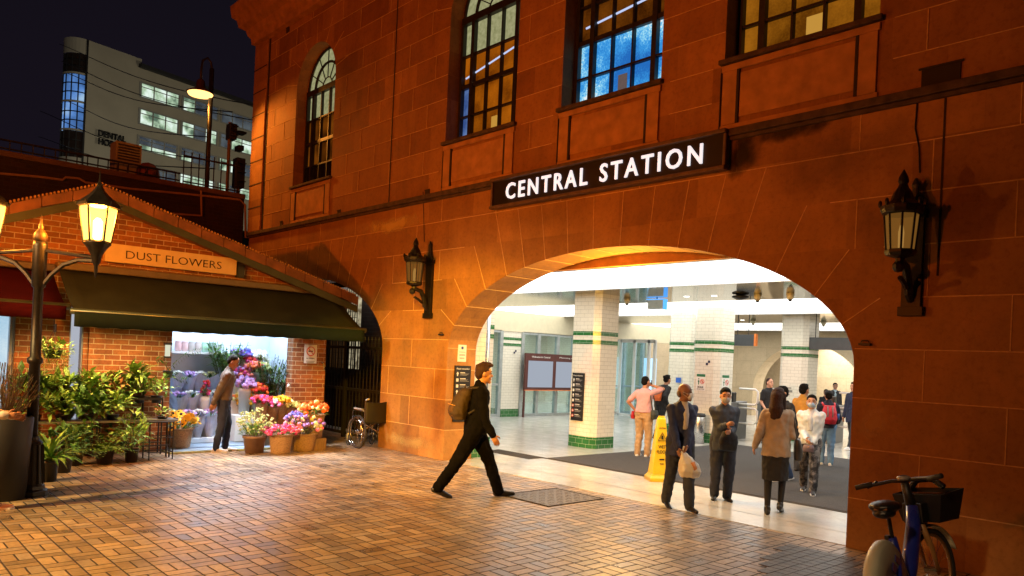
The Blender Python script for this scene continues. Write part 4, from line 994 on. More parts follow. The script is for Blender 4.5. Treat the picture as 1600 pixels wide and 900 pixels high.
# awnings
def awning(y0, y1, label, mcol, cas, zt=3.0, xf=-12.5, zf=2.27, zb=2.05, yt=None):
    o = (SX, (y0+y1)/2, zt); r = thing('awning', label, 'awning', o); n = 24
    mb = MB(); rows = 10; vs = []
    for i in range(rows+1):
        f = i/rows
        for j in range(n+1):
            g = j/n; ya = (yt[0] if yt else y0) if False else y0
            y = y0+(y1-y0)*g; sag = -.035*sin(pi*f)*(1+.25*sin(g*40))
            vs.append((SX+.14+(xf-SX-.14)*f, y, zt-.06+(zf-zt+.06)*f+sag))
    for t_ in (0,):
        for i in range(rows):
            for j in range(n):
                a = i*(n+1)+j; mb.add([vs[a], vs[a+1], vs[a+n+2], vs[a+n+1]], [(0, 1, 2, 3)])
    ob = mb.build('canopy', mcol, r, True, o)
    bm = bmesh.new(); bm.from_mesh(ob.data); bmesh.ops.remove_doubles(bm, verts=bm.verts, dist=1e-5); bm.to_mesh(ob.data); bm.free()
    sd = ob.modifiers.new('s', 'SOLIDIFY'); sd.thickness = .006
    mb = MB(); mb.bb(SX, SX+.2, y0-.03, y1+.03, zt-.06, zt+.06); mb.build('cassette', cas, r, origin=o, bev=.02)
    mb = MB(); mb.tube([(xf, y0-.05, zf), (xf, y1+.05, zf)], .045, 10); mb.build('front_bar', mat('bar_green', (.06, .085, .065), .35, .3), r, True, o)
    mb = MB(); m_ = 60
    vs = [(xf+.045+.006*sin(k*.9)*(t), y0+(y1-y0)*k/m_, zf-(zf-zb)*t-.006*t*sin(k*1.7)) for t in (0, .5, 1) for k in range(m_+1)]
    fs = [(i*(m_+1)+k, i*(m_+1)+k+1, (i+1)*(m_+1)+k+1, (i+1)*(m_+1)+k) for i in range(2) for k in range(m_)]
    mb.add(vs, fs); v_ = mb.build('valance', mat('valance_green', (.006, .016, .014), .85, spec=.2), r, True, o) if 'green' in label else mb.build('valance', mcol, r, True, o)
    v_.modifiers.new('s', 'SOLIDIFY').thickness = .006
    for y in (y0+.12, y1-.12):
        mb = MB(); mb.tube([(SX+.08, y, zt-.15), (SX+.55, y+(.25 if y < (y0+y1)/2 else -.25), (zt+zf)/2-.12), (xf-.02, y, zf-.03)], .022, 6); mb.build('folding_arm', M['iron2'], r, origin=o)
    return r
awning(2.76, 7.60, 'long dark green awning over the flower shop front', mat('awning_canvas_green', (.019, .023, .014), .85, var=.25, vs=3, bump=.2, spec=.2), mat('cassette_grey', (.12, .09, .05), .5))
awning(-3.2, 2.68, 'dark red awning over the neighbouring shop window left of the lamp post', mat('awning_canvas_red', (.030, .003, .005), .9, var=.2, vs=3, spec=.05), mat('cassette_dark', (.05, .03, .03), .5), zt=2.95, xf=-12.62, zf=2.34, zb=2.14)
# no smoking sign on the pier
o = (SX, 7.22, 1.85); r = thing('no_smoking_sign', 'white no smoking sign on the brick pier beside the gate', 'sign', o)
a, b = xp(476, 538, SX), xp(494, 568, SX)
mb = MB(); mb.bb(SX, SX+.012, a.y, b.y, b.z, a.z); mb.build('sheet', M['paper'], r, origin=o)
mb = MB(); cy, czz, rr = (a.y+b.y)/2, a.z-.13, .085
mb.tube([(SX+.016, cy+rr*cos(2*pi*i/16), czz+rr*sin(2*pi*i/16)) for i in range(16)], .010, 4, closed=True); mb.tube([(SX+.016, cy-.06, czz+.06), (SX+.016, cy+.06, czz-.06)], .008, 4); mb.build('red_ring', mat('sign_red', (.6, .08, .05), .5, var=0), r, origin=o)
mb = MB(); mb.bb(SX+.012, SX+.016, cy-.05, cy+.04, czz-.012, czz+.012); mb.build('cigarette', M['black'], r, origin=o)
text('lettering', 'NO SMOKING', .17, .025, (SX+.012, cy, czz-.14), FACE_E, M['black'], r, .003, o)
mb = MB()
for i in range(3): mb.bb(SX+.012, SX+.014, cy-.09+.01*i, cy+.09-.015*i, czz-.20-.025*i, czz-.193-.025*i)
mb.build('small_print', M['black'], r, origin=o)
mb = MB(); mb.tube([(SX+.005, 7.42, 1.62), (SX+.05, 7.43, 1.60), (SX+.06, 7.45, 1.52), (SX+.03, 7.46, 1.47)], .012, 6); one('wall_hook', mb, M['metal'], 'small bent metal hook beside the no smoking sign', 'hook', (SX, 7.43, 1.55))
mb = MB(); mb.lathe([(.035, 0), (.03, .02)], (SX-.12, 6.798, 1.15), 10, R=Matrix.Rotation(pi/2, 3, 'X')); one('door_catch', mb, M['paper'], 'small white round catch on the reveal of the shop doorway', 'fitting', (SX-.12, 6.8, 1.15))

# ---------------------------------------------------------------- plants and flowers
LEAF = [mat('leaf_%s' % n, c, .5, var=.35, vs=9, two=t, spec=.25) for n, c, t in (('deep', (.03, .085, .02), (.05, .15, .035)), ('mid', (.07, .17, .03), (.13, .28, .05)), ('lime', (.13, .27, .05), (.26, .40, .09)), ('blue', (.05, .09, .06), (.12, .17, .11)), ('rust', (.16, .07, .03), (.30, .15, .06)))]
stemm = mat('stem_green', (.08, .11, .03), .6)
twig = mat('twig_brown', (.08, .05, .03), .8)
R_ = random.Random(11)
def rdir(zmin=-.2, zmax=1.):
    a = R_.uniform(0, 2*pi); z = R_.uniform(zmin, zmax); q = sqrt(max(0, 1-min(1, z*z))); return Vector((q*cos(a), q*sin(a), z))
def potmesh(mb, r, h, taper=.78, c=(0, 0, 0)):
    mb.lathe([(r*taper, 0), (r*.98, h*.86), (r*1.06, h*.87), (r*1.06, h), (r*.92, h), (r*.9, h*.93), (.001, h*.93)], c, 14)
def foliage(mb, kind, c, rad, ht, n, ln, w):
    c = Vector(c)
    if kind == 'rosette':       # strap leaves arching from the base
        for i in range(n):
            d = rdir(.35, .95); mb.leaf(c + Vector((R_.uniform(-.03, .03), R_.uniform(-.03, .03), 0)), d, ln*R_.uniform(.7, 1.15), w, droop=.9, seg=4, mi=R_.choice((0, 0, 1)))
    elif kind == 'bush':        # leaves over an uneven clump on short stems
        for i in range(n):
            d = rdir(-.25, 1); q = c + Vector((d.x*rad, d.y*rad, ht*.5+d.z*ht*.5)) * 1. ; q = c + (q-c)*R_.uniform(.55, 1.08)
            q.z += .05*sin(d.x*9+d.y*7)
            dd = (d + rdir(-.3, .5)*.8); mb.leaf(q, dd, ln*R_.uniform(.6, 1.2), w*R_.uniform(.8, 1.2), droop=.6, seg=2, mi=R_.choice((0, 0, 1, 1, 2)))
    elif kind == 'fern':        # fronds with leaflets
        for i in range(n):
            d = rdir(.3, .95); q = c.copy(); dd = d.copy(); st_ = ln*R_.uniform(.7, 1.1)/8
            for k in range(9):
                s = dd.cross(Vector((0, 0, 1))).normalized() if abs(dd.z) < .99 else Vector((1, 0, 0))
                l2 = w*(1-k/10)*2.
                for sg in (-1, 1): mb.leaf(q, (s*sg + dd*.5), l2, l2*.28, droop=.3, seg=2, mi=R_.choice((0, 1)))
                q = q + dd*st_; dd = (dd + Vector((0, 0, -.16))).normalized()
    elif kind == 'trail':       # hanging strands
        for i in range(n):
            a = R_.uniform(0, 2*pi); q = c + Vector((cos(a), sin(a), 0))*rad*R_.uniform(.5, 1); L_ = ht*R_.uniform(.4, 1)
            k = 0
            while k*.035 < L_:
                mb.leaf(q + Vector((R_.uniform(-.03, .03), R_.uniform(-.03, .03), -k*.035)), rdir(-.9, .2), ln, w, droop=.5, seg=1, mi=R_.choice((1, 2, 2))); k += 1
    elif kind == 'upright':
        for i in range(n):
            a = R_.uniform(0, 2*pi); q = c + Vector((cos(a), sin(a), 0))*R_.uniform(0, rad*.5); h_ = ht*R_.uniform(.6, 1); lean = Vector((cos(a)*.35, sin(a)*.35, 1)).normalized()
            mb.tube([q, q+lean*h_], .005, 3, mi=3)
            for k in range(6):
                f = .3+.7*k/6; mb.leaf(q+lean*h_*f, rdir(-.1, .8), ln*R_.uniform(.7, 1.1), w, droop=.5, seg=2, mi=R_.choice((0, 1, 1, 2)))
def plant(px, py, d, label, kind='bush', rad=.2, ht=.35, n=70, ln=.13, w=.05, pot=(.12, .2), pm='blackpot', cols=(0, 1, 2), z=None, gr='potted plants in front of the flower shop', potdrop=0):
    """px, py: pixel of the pot's foot"""
    p = dp(px, py, d) if z is None else None
    if z is not None: p = gp(px, py, z)
    r = thing('potted_plant', label, 'plant', (p.x, p.y, max(0, p.z)), R_.uniform(0, 6), gr)
    if pot:
        mb = MB(); potmesh(mb, pot[0], pot[1]); mb.build('pot', M[pm], r, True)
        mb = MB(); mb.lathe([(pot[0]*.88, pot[1]*.9), (pot[0]*.5, pot[1]*.96), (.01, pot[1]*.97)], n=12); mb.build('soil', M['soil'], r)
    if potdrop: ms_ = MB(); ms_.tube([(0, 0, pot[1]*.9), (.02, .01, pot[1]+potdrop*.5), (0, 0, pot[1]*.9+potdrop)], .014, 6); ms_.build('stem', twig, r)
    if kind == 'bush': n = int(n*1.6); rad *= 1.15
    if kind == 'rosette' and potdrop:
        mb = MB()
        for q_ in range(4): foliage(mb, kind, (0, 0, pot[1]*.9 + potdrop*(.25+.25*q_)), rad, ht, max(4, n//3), ln*(1.1-.12*q_), w)
    else: mb = MB()
    foliage(mb, kind, (0, 0, (pot[1]*.9 if pot else 0) + potdrop), rad, ht, n, ln, w)
    if kind == 'bush':
        for i in range(9):
            d_ = rdir(.1, .9); mb.tube([(0, 0, pot[1]*.9 if pot else 0), (d_.x*rad*.6, d_.y*rad*.6, (pot[1] if pot else 0)+ht*.5*(.4+d_.z))], .006, 4, mi=3)
    ms = [LEAF[c] for c in cols] + [stemm]
    mb.build('foliage', ms, r, False)
    return r
# on the ground along the front (foot pixels read from the photo)
plant(76, 752, 0, 'strap leaved plant in a black pot on the paving beside the lamp post base', 'rosette', n=46, ln=.55, w=.055, pot=(.11, .28), cols=(1, 2, 2), z=0)
plant(116, 727, 0, 'bushy dark plant in black pot, second pot along the front from the lamp post', 'upright', .25, .55, 26, .15, .06, (.12, .22), z=0)
plant(163, 725, 0, 'fern like plant in a black pot in the middle of the front row', 'fern', n=34, ln=.45, w=.08, pot=(.13, .22), cols=(1, 2, 2), z=0)
plant(205, 722, 0, 'bushy plant in a small black pot at the right end of the front row', 'bush', .2, .55, 90, .14, .055, (.105, .2), cols=(1, 2, 2), z=0)
plant(98, 738, 0, 'leafy dark plant in the shade between the first two front pots', 'bush', .26, .5, 90, .15, .06, (.12, .2), cols=(0, 0, 1), z=0)
plant(140, 712, 0, 'dark leafy pot plant behind the front row under the bench', 'bush', .25, .55, 90, .14, .06, (.13, .2), cols=(0, 0, 1), z=0)
plant(188, 707, 0, 'shaded leafy pot plant behind the fern under the bench', 'bush', .22, .5, 80, .13, .055, (.13, .2), cols=(0, 1, 1), z=0)
# stepped plant bench
bx0, bx1 = -13.45, -12.85
r = thing('plant_bench', 'black two tier metal bench carrying the rows of pot plants', 'bench', (-13.2, 3.4, 0)); o = (-13.2, 3.4, 0)
mb = MB()
for x, z in ((-13.0, .62), (-13.42, .92)):
    for y in (2.35, 3.3, 4.35): mb.tube([(x, y, 0), (x, y, z)], .014, 6); mb.tube([(x-.15, y, 0), (x-.15, y, z)], .014, 6)
    mb.tube([(x, 2.35, .2), (x, 4.35, .2)], .01, 5)
mb.build('leg', M['iron2'], r, origin=o)
mb = MB(); mb.bb(-13.2, -12.84, 2.25, 4.42, .60, .63); mb.build('lower_shelf', mat('shelf_steel', (.18, .18, .17), .4, .5), r, origin=o)
mb = MB(); mb.bb(-13.6, -13.25, 2.25, 4.3, .92, .95); mb.build('upper_shelf', M['iron2'], r, origin=o)
def onbench(y, tier, label, **k):
    x, z = (-13.02, .60) if tier == 0 else (-13.42, .86)
    r_ = thing('potted_plant', label, 'plant', (x, y, z), R_.uniform(0, 6), 'pot plants on the metal bench')
    pot = k.get('pot', (.09, .12)); mb = MB(); potmesh(mb, *pot); mb.build('pot', M[k.get('pm', 'blackpot')], r_, True)
    mb = MB(); foliage(mb, k.get('kind', 'bush'), (0, 0, pot[1]*.9), k.get('rad', .19)*1.25, k.get('ht', .26)*1.2, int(k.get('n', 90)*1.6), k.get('ln', .12)*1.15, k.get('w', .055)*1.15); mb.build('foliage', [LEAF[c] for c in k.get('cols', (1, 2, 2))] + [stemm], r_)
onbench(2.42, 0, 'leafy plant at the left end of the lower bench shelf', cols=(0, 1, 2), ht=.30)
onbench(2.78, 0, 'lime green plant second from the left on the lower bench shelf', cols=(1, 2, 2))
onbench(3.12, 0, 'dark broad leaved plant in the middle of the lower bench shelf', cols=(0, 0, 1), ln=.16, w=.08)
onbench(3.48, 0, 'pale variegated plant right of the middle of the lower bench shelf', cols=(1, 2, 2), ln=.13, n=110)
onbench(3.86, 0, 'trailing round leaved plant hanging over the lower shelf near its right end', kind='trail', ht=.5, n=16, rad=.15, ln=.06, w=.05)
onbench(4.22, 0, 'tiny pinkish succulent pot at the right end of the lower bench shelf', cols=(4, 2, 4), n=40, ht=.1, ln=.06, rad=.1, pot=(.07, .07))
onbench(2.45, 1, 'striped leaf plant at the left end of the upper bench shelf', cols=(0, 1, 2), ln=.17, w=.08)
onbench(2.85, 1, 'wide pale leaved plant second on the upper bench shelf', cols=(2, 2, 1), ln=.17, w=.08, n=80)
onbench(3.25, 1, 'bright leaved plant in the middle of the upper bench shelf', cols=(2, 2, 1), ln=.16, w=.07)
onbench(3.62, 1, 'rusty leaved plant right of the middle of the upper bench shelf', cols=(4, 1, 2), ln=.13)
onbench(3.98, 1, 'round green bush near the right end of the upper bench shelf', cols=(1, 2, 1), ln=.10)
onbench(4.25, 1, 'small fresh green plant at the right end of the upper bench shelf', cols=(2, 1, 2), ln=.10, n=60)
# big leaved plants behind the lamp post
plant(108, 700, 0, 'tall rubber plant with big glossy leaves behind the lamp post', 'rosette', n=13, ln=.62, w=.26, pot=(.18, .35), cols=(0, 3, 1), z=0, potdrop=.75)
plant(100, 712, 0, 'dark coppery leaved plant beneath the hanging basket', 'rosette', n=12, ln=.5, w=.2, pot=(.15, .3), cols=(4, 0, 4), z=0, potdrop=.55)
plant(60, 700, 0, 'leafy plant with wide pale leaves left of the rubber plant', 'rosette', n=12, ln=.55, w=.17, pot=(.15, .3), cols=(1, 3, 2), z=0, potdrop=.6)
plant(24, 712, 0, 'small leafy plant in a clay pot on the neighbour shop ledge', 'bush', .22, .3, 60, .12, .05, (.14, .2), cols=(1, 3, 2), z=0)
# hanging basket
p = dp(82, 560, 11.25); r = thing('hanging_basket', 'black hanging pot with bright trailing plant under the red awning', 'hanging plant', tuple(p), 0)
mb = MB(); potmesh(mb, .13, .13, .8); mb.build('pot', M['blackpot'], r, True)
mb = MB()
for k in range(3): a = 2*pi*k/3; mb.tube([(.12*cos(a), .12*sin(a), .12), (0, 0, .42)], .004, 4)
mb.tube([(0, 0, .42), (0, 0, .62)], .006, 4); mb.box((.02, .02, .45), (.09, .01, .12)); mb.build('hanger', M['iron2'], r)
mb = MB(); foliage(mb, 'trail', (0, 0, .13), .24, .42, 54, .075, .05); foliage(mb, 'bush', (0, 0, .04), .26, .18, 120, .10, .05); mb.build('foliage', [LEAF[1], LEAF[2], LEAF[2], stemm], r)
# staghorn like wall plant and its rack on the brick
p = xp(208, 590, SX+.2); r = thing('wall_plant', 'bright strap leaved plant mounted on the brick wall above the bench', 'plant', tuple(p))
mb = MB(); mb.box((-.1, 0, -.02), (.16, .26, .16)); mb.build('planter', M['wood'], r, bev=.01)
mb = MB()
for k in range(34):
    mb.leaf((R_.uniform(-.05, .05), R_.uniform(-.1, .14), .05), (R_.uniform(.0, 1), R_.uniform(-1, 1.3), R_.uniform(-.1, 1)), R_.uniform(.25, .5), .06, .9, seg=4, mi=R_.choice((1, 2)))
mb.build('foliage', [LEAF[1], LEAF[2], LEAF[2]], r)
p = xp(262, 590, SX+.15); r = thing('wall_plant', 'fleshy trailing stem plant by the shop doorway reaching right', 'plant', tuple(p))
mb = MB(); potmesh(mb, .08, .12); mb.build('pot', M['blackpot'], r, True)
mb = MB()
for tgt in ((.25, .45, .35), (.05, .30, -.15), (.1, -.25, .15)):
    for k in range(14):
        f = k/14; q = Vector((tgt[0]*f, tgt[1]*f, .12+tgt[2]*f + .1*sin(f*3)*(1 if tgt[2] > 0 else -.6)))
        for s in (-1, 1): mb.leaf(q, (R_.uniform(-.3, .3), .6, s), .075, .03, .1, seg=2, mi=R_.choice((0, 1)))
mb.build('foliage', [LEAF[0], LEAF[1]], r)
# small lantern on the doorway edge and black lattice frame
p = xp(262, 548, SX+.1); r = thing('wall_light', 'small black framed white wall light at the left edge of the shop doorway', 'wall light', tuple(p))
mb = MB(); mb.box((0, 0, 0), (.06, .07, .20)); mb.build('glass', emis('small_white_glow', (.8, .8, .6), .9), r)
mb = MB(); mb.box((0, 0, .12), (.10, .11, .04)); mb.box((0, 0, -.11), (.09, .1, .03)); mb.build('frame', M['iron2'], r)
mb = MB(); a = xp(143, 583, SX+.05); b = xp(222, 660, SX+.05)
mb.tube([(SX+.05, a.y, .3), (SX+.05, a.y, a.z), (SX+.05, b.y, a.z), (SX+.05, b.y, .3)], .018, 5); one('rack_frame', mb, M['iron2'], 'thin black metal frame leaning on the brick wall behind the plants', 'rack', (SX+.05, a.y, .3))
# wire plant stand at the right end of the bench
p = gp(250, 718); r = thing('wire_stand', 'black wire plant stand at the right end of the plant rows', 'stand', (p.x-.12, p.y, 0))
mb = MB()
for x in (-.15, .15):
    for y in (-.18, .18): mb.tube([(x, y, 0), (x, y, .6)], .01, 5)
for z in (.12, .35, .6): mb.tube([(-.15, -.18, z), (.15, -.18, z), (.15, .18, z), (-.15, .18, z)], .008, 5, closed=True)
mb.build('frame', M['iron2'], r)
mb = MB(); mb.box((0, 0, .605), (.32, .38, .012)); mb.build('tray', M['iron2'], r)

# ---- flower baskets
def blossom(mb, c, r_, kind='ball', mi=0, n=10):
    c = Vector(c)
    if kind == 'daisy':
        d = rdir(.1, 1); 
        R = d.to_track_quat('Z', 'Y').to_matrix()
        for k in range(n):
            a = 2*pi*k/n; v = R @ Vector((cos(a), sin(a), .15)); mb.leaf(c, v, r_, r_*.55, .2, up=d, seg=1, mi=mi)
        mb.ball(c - d*.004, (r_*.72, r_*.72, r_*.10), 8, mi=mi, R=R); mb.ball(c + d*.006, (r_*.32, r_*.32, r_*.2), 6, mi=mi+1, R=R)
    else:
        mb.ball(c, (r_*.72, r_*.72, r_*.62), 7, mi=mi)
        for k in range(n):
            d = rdir(-.3, 1); mb.leaf(c + d*r_*.35, d, r_*.7, r_*.7, .15, seg=1, mi=mi)
def petal(n_, c, t=None): return mat('petal_'+n_, c, .6, var=.2, two=t)
PT = dict(yellow=petal('yellow', (.82, .42, .004)), orange=petal('orange', (.75, .14, .01)), pink=petal('pink', (.72, .16, .28)), hot=petal('magenta', (.62, .04, .20)), red=petal('red', (.55, .02, .015)), white=petal('white', (.75, .75, .70)), purple=petal('purple', (.24, .13, .50)), blue=petal('blue', (.12, .13, .60)), coral=petal('coral', (.75, .20, .12)), lilac=petal('lilac', (.48, .30, .62)), cream=petal('cream', (.70, .68, .32)), lime=petal('lime', (.45, .52, .16)), brown=mat('seed_brown', (.03, .012, .005), .8))
def basketmesh(mb, r0, h, rim=1.12):
    pr = []
    for i in range(13):
        f = i/12; pr.append((r0*(.80+.2*f)*(1+.02*(i % 2)), h*f))
    pr += [(r0*rim, h), (r0*rim, h+.025), (r0*.92, h+.02), (.01, h-.03)]
    mb.lathe(pr, n=18)
def flowers(loc, label, cols, rad=.2, h=.26, fh=.18, n=40, kind='ball', fr=.035, name='flower_basket', cat='flower basket', m_='basket', handles=False, stems=40, dome=.6, leafn=50, grp='flower baskets at the shop doorway', leafc=(1, 1, 2), spread=1.0):
    R0 = rad; rad_s = rad*spread
    r = thing(name, label, cat, loc, R_.uniform(0, 3), grp)
    mb = MB()
    if m_ == 'basket': basketmesh(mb, rad, h)
    else: potmesh(mb, rad, h)
    if handles:
        for s in (-1, 1): mb.tube([(s*rad*1.05, -.05, h-.02), (s*rad*1.25, -.03, h+.09), (s*rad*1.25, .03, h+.09), (s*rad*1.05, .05, h-.02)], .014, 6)
    mb.build('basket' if m_ == 'basket' else 'pot', M[m_], r, True)
    mb = MB()
    for k in range(leafn):
        d = rdir(0, 1); mb.leaf((d.x*rad_s*.7, d.y*rad_s*.7, h+fh*.35*R_.random()), d+Vector((0, 0, .3)), .10, .04, .5, seg=2, mi=R_.choice((0, 1)))
    for k in range(stems//2): d = rdir(.2, 1); mb.tube([(d.x*rad*.4, d.y*rad*.4, h-.02), (d.x*rad_s, d.y*rad_s, h+fh*d.z)], .004, 3, mi=2)
    mb.build('foliage', [LEAF[leafc[0]], LEAF[leafc[2]], stemm], r)
    for ci, c in enumerate(cols):
        mb = MB()
        for k in range(n//len(cols)):
            d = rdir(.05, 1); rr = R_.uniform(.75, 1.15); q = (d.x*rad_s*rr*1.0, d.y*rad_s*rr*1.0, h + fh*(dome*d.z + (1-dome)*R_.random()) + .02)
            blossom(mb, q, fr*R_.uniform(.8, 1.2), kind, 0, 9 if kind == 'daisy' else 8)
        mb.build('blossoms_part' if False else 'blossom', [PT[c], PT['brown'] if kind == 'daisy' else PT['yellow']], r)
    return r
def G0(px, py): q = gp(px, py); return (q.x, q.y, 0)
def FB(loc, *a_, sc=1.45, **k):
    k['rad'] = k.get('rad', .18)*sc*.80; k['fh'] = k.get('fh', .18)*sc; k['fr'] = k.get('fr', .035)*1.25; k['n'] = int(k.get('n', 40)*1.2)
    k['spread'] = 1.5; return flowers(loc, *a_, **k)
q = gp(281, 703); FB((q.x-.05, q.y, .035), 'woven basket of big sun faced yellow sunflowers on the doorstep left of the browsing man', ['yellow'], rad=.19, h=.33, fh=.20, n=30, kind='daisy', fr=.078, leafn=60)
FB(G0(397, 707), 'brown pot of feathery pale green and white stems right of the browsing man', ['lime', 'cream'], rad=.17, h=.30, fh=.34, n=130, fr=.022, name='flower_pot', cat='flower pot', m_='terra', leafn=150, dome=.5, leafc=(1, 1, 2))
FB(G0(438, 708), 'wooden slat basket of bright pink tulips in the front row', ['pink', 'hot'], rad=.175, h=.32, fh=.12, n=110, fr=.032, leafn=30)
FB(G0(473, 704), 'round wicker basket of mixed cream and purple bunches with a loop handle', ['cream', 'purple', 'pink', 'white'], rad=.20, h=.30, fh=.24, n=90, fr=.04, handles=True)
q = G0(494, 702)
mb = MB(); mb.box((0, 0, .11), (.36, .36, .22)); wb = mb.build('wooden_crate', M['wood'], None); wb.location = (q[0]-.05, q[1]-.05, 0); tag(wb, 'small wooden crate holding up the orange flower basket at the pier', 'crate')
FB((q[0]-.05, q[1]-.05, .22), 'wicker basket of orange blooms on the wooden crate by the brick pier', ['orange', 'orange', 'orange', 'cream'], rad=.17, h=.42, fh=.16, n=52, fr=.05, handles=True)
q = G0(385, 690)
r = thing('white_stand', 'white square wire stand beneath the yellow flower basket', 'stand', (q[0], q[1], 0.03), .3)
mb = MB()
for x in (-.17, .17):
    for y in (-.17, .17): mb.tube([(x, y, 0), (x, y, .46)], .010, 5)
mb.tube([(-.17, -.17, .46), (.17, -.17, .46), (.17, .17, .46), (-.17, .17, .46)], .010, 5, closed=True); mb.build('frame', M['white'], r)
mb = MB(); mb.box((0, 0, .465), (.36, .36, .015)); mb.build('top', M['white'], r)
FB((q[0], q[1], .51), 'basket of yellow and orange daffodils on the white wire stand', ['yellow', 'yellow', 'orange', 'cream'], rad=.18, h=.20, fh=.20, n=90, fr=.042)
def bunch(px, py, X, label, cols, n=26, fr=.06, rad=.2, fh=.17, base=None, hh=.22, leafn=22, m_='white', nm='flower_bucket', grp='cut flowers inside the shop', leafc=(1, 1, 1)):
    """px, py: where the flower heads show; X: how deep the bucket stands"""
    p = xp(px, py, X); z = p.z - fh*.6 - hh
    if base is not None: z = base; hh = max(.1, p.z - fh*.6 - z)
    flowers((X, p.y, z), label, cols, rad*.55, hh, fh, int(n*1.3), 'ball', fr*1.15, name=nm, cat='flower bucket', m_=m_, grp=grp, leafn=leafn, leafc=leafc, spread=1.5)
    return p, z
# stepped stand inside the shop
shs = thing('flower_stand', 'white stepped stand full of cut flowers inside the shop', 'stand', (-14.7, 6.4, .05)); o = (-14.7, 6.4, .05)
y0_ = xp(362, 600, -14.4).y
mb = MB(); mb.bb(-14.55, -14.15, y0_, 7.1, .06, .55); mb.bb(-14.95, -14.55, y0_, 7.1, .06, .85); mb.bb(-15.4, -14.95, y0_, 7.1, .06, 1.10); mb.build('step', M['white'], shs, origin=o)
for px, py, X, base, l, c, fr, n in [(383, 597, -14.35, .551, 'bucket of lilac roses nearest the browsing man', ['lilac'], .055, 34), (404, 606, -14.3, .551, 'bucket of orange and red paper wrapped blooms low in the shop doorway', ['orange', 'red'], .05, 30),
 (372, 582, -14.75, .851, 'bucket of violet asters behind the browsing man', ['hot', 'lilac'], .045, 34), (384, 585, -14.75, .851, 'bucket of coral peonies on the middle step', ['coral', 'pink'], .06, 30), (397, 572, -14.75, .851, 'bucket of orange red dahlias on the middle step', ['coral', 'orange', 'pink'], .06, 34),
 (410, 576, -14.8, .851, 'bucket of pale green hydrangeas on the middle step', ['lime', 'cream'], .06, 34), (378, 552, -15.15, 1.101, 'bucket of blue hydrangeas at the back of the top step', ['blue', 'purple'], .06, 34), (391, 559, -15.1, 1.101, 'bucket of magenta hydrangeas on the top step', ['hot', 'red'], .06, 34), (405, 556, -15.1, 1.101, 'bucket of white hydrangeas on the top step', ['white'], .07, 40)]:
    bunch(px, py, X, l, c, n, fr, .22, .20, base)
# low display crate with tubs just outside the doorway
q = G0(436, 697)
mb = MB(); mb.box((0, 0, .20), (.95, .45, .40)); wb = mb.build('display_crate', M['wood'], None); wb.location = (q[0]-.1, q[1]+.05, .0); wb.rotation_euler = (0, 0, pi/2); tag(wb, 'big wooden display crate behind the front row of flower baskets', 'crate')
for px, py, l, c, fr, n in [(409, 624, 'tub of red tulips wrapped in red paper on the display crate', ['red', 'hot'], .045, 44), (426, 629, 'tub of pink lilies in the middle of the display crate', ['pink', 'hot', 'white'], .045, 44), (440, 624, 'tub of golden chrysanthemums on the display crate', ['yellow'], .045, 44), (452, 631, 'tub of lime chrysanthemums at the right of the display crate', ['lime', 'cream'], .045, 44)]:
    bunch(px, py, q[0]-.1, l, c, n, fr, .21, .14, .40, m_='basket', nm='flower_tub', grp='tubs on the display crate', leafn=40)
bunch(481, 639, -13.35, 'tub of yellow wrapped daffodils beside the brick pier', ['yellow', 'yellow', 'orange'], 44, .04, .17, .16, .0, m_='basket', nm='flower_tub', grp='tubs by the pier', leafn=30)
bunch(462, 651, -12.95, 'tub of lavender blue statice behind the pink tulips', ['purple', 'blue', 'lilac'], 70, .035, .20, .20, .0, m_='basket', nm='flower_tub', grp='tubs by the pier', leafn=40)
def greens(px, pyfoot, X, label, rad, ht, n, base, cols=(0, 1, 3), kind='upright', ln=.13, w=.045):
    p = xp(px, pyfoot, X)
    r = thing('cut_greenery', label, 'greenery', (X, p.y, base), 0, 'tall greenery inside the shop')
    mb = MB(); potmesh(mb, .13, .28, .8); mb.build('bucket', M['white'], r, True)
    mb = MB(); foliage(mb, kind, (0, 0, .25), rad, ht, n, ln, w); mb.build('foliage', [LEAF[c] for c in cols] + [stemm], r)
greens(419, 600, -14.5, 'tall sheaf of eucalyptus in the right of the shop doorway', .30, 1.0, 40, .551, (0, 1, 2), ln=.10)
greens(434, 600, -14.3, 'protea and leaf bundle low at the right of the doorway', .35, .8, 44, .551, (0, 0, 1), ln=.15, w=.05)
greens(428, 610, -14.0, 'short broad leaved bundle in a bucket on the floor of the doorway', .30, .55, 44, .051, (0, 1, 1), ln=.16, w=.06)
greens(356, 560, -15.0, 'bushy green shrub cuttings behind the browsing man', .38, .75, 60, 1.0, (0, 1, 1), ln=.14, w=.06)
mb = MB(); mb.bb(-15.3, -14.75, xp(335, 600, -15).y, xp(362, 600, -15).y-.02, .06, 1.0); one('plinth', mb, M['white'], 'white plinth under the shrub cuttings behind the browsing man', 'plinth', (-15, 5.9, .06))
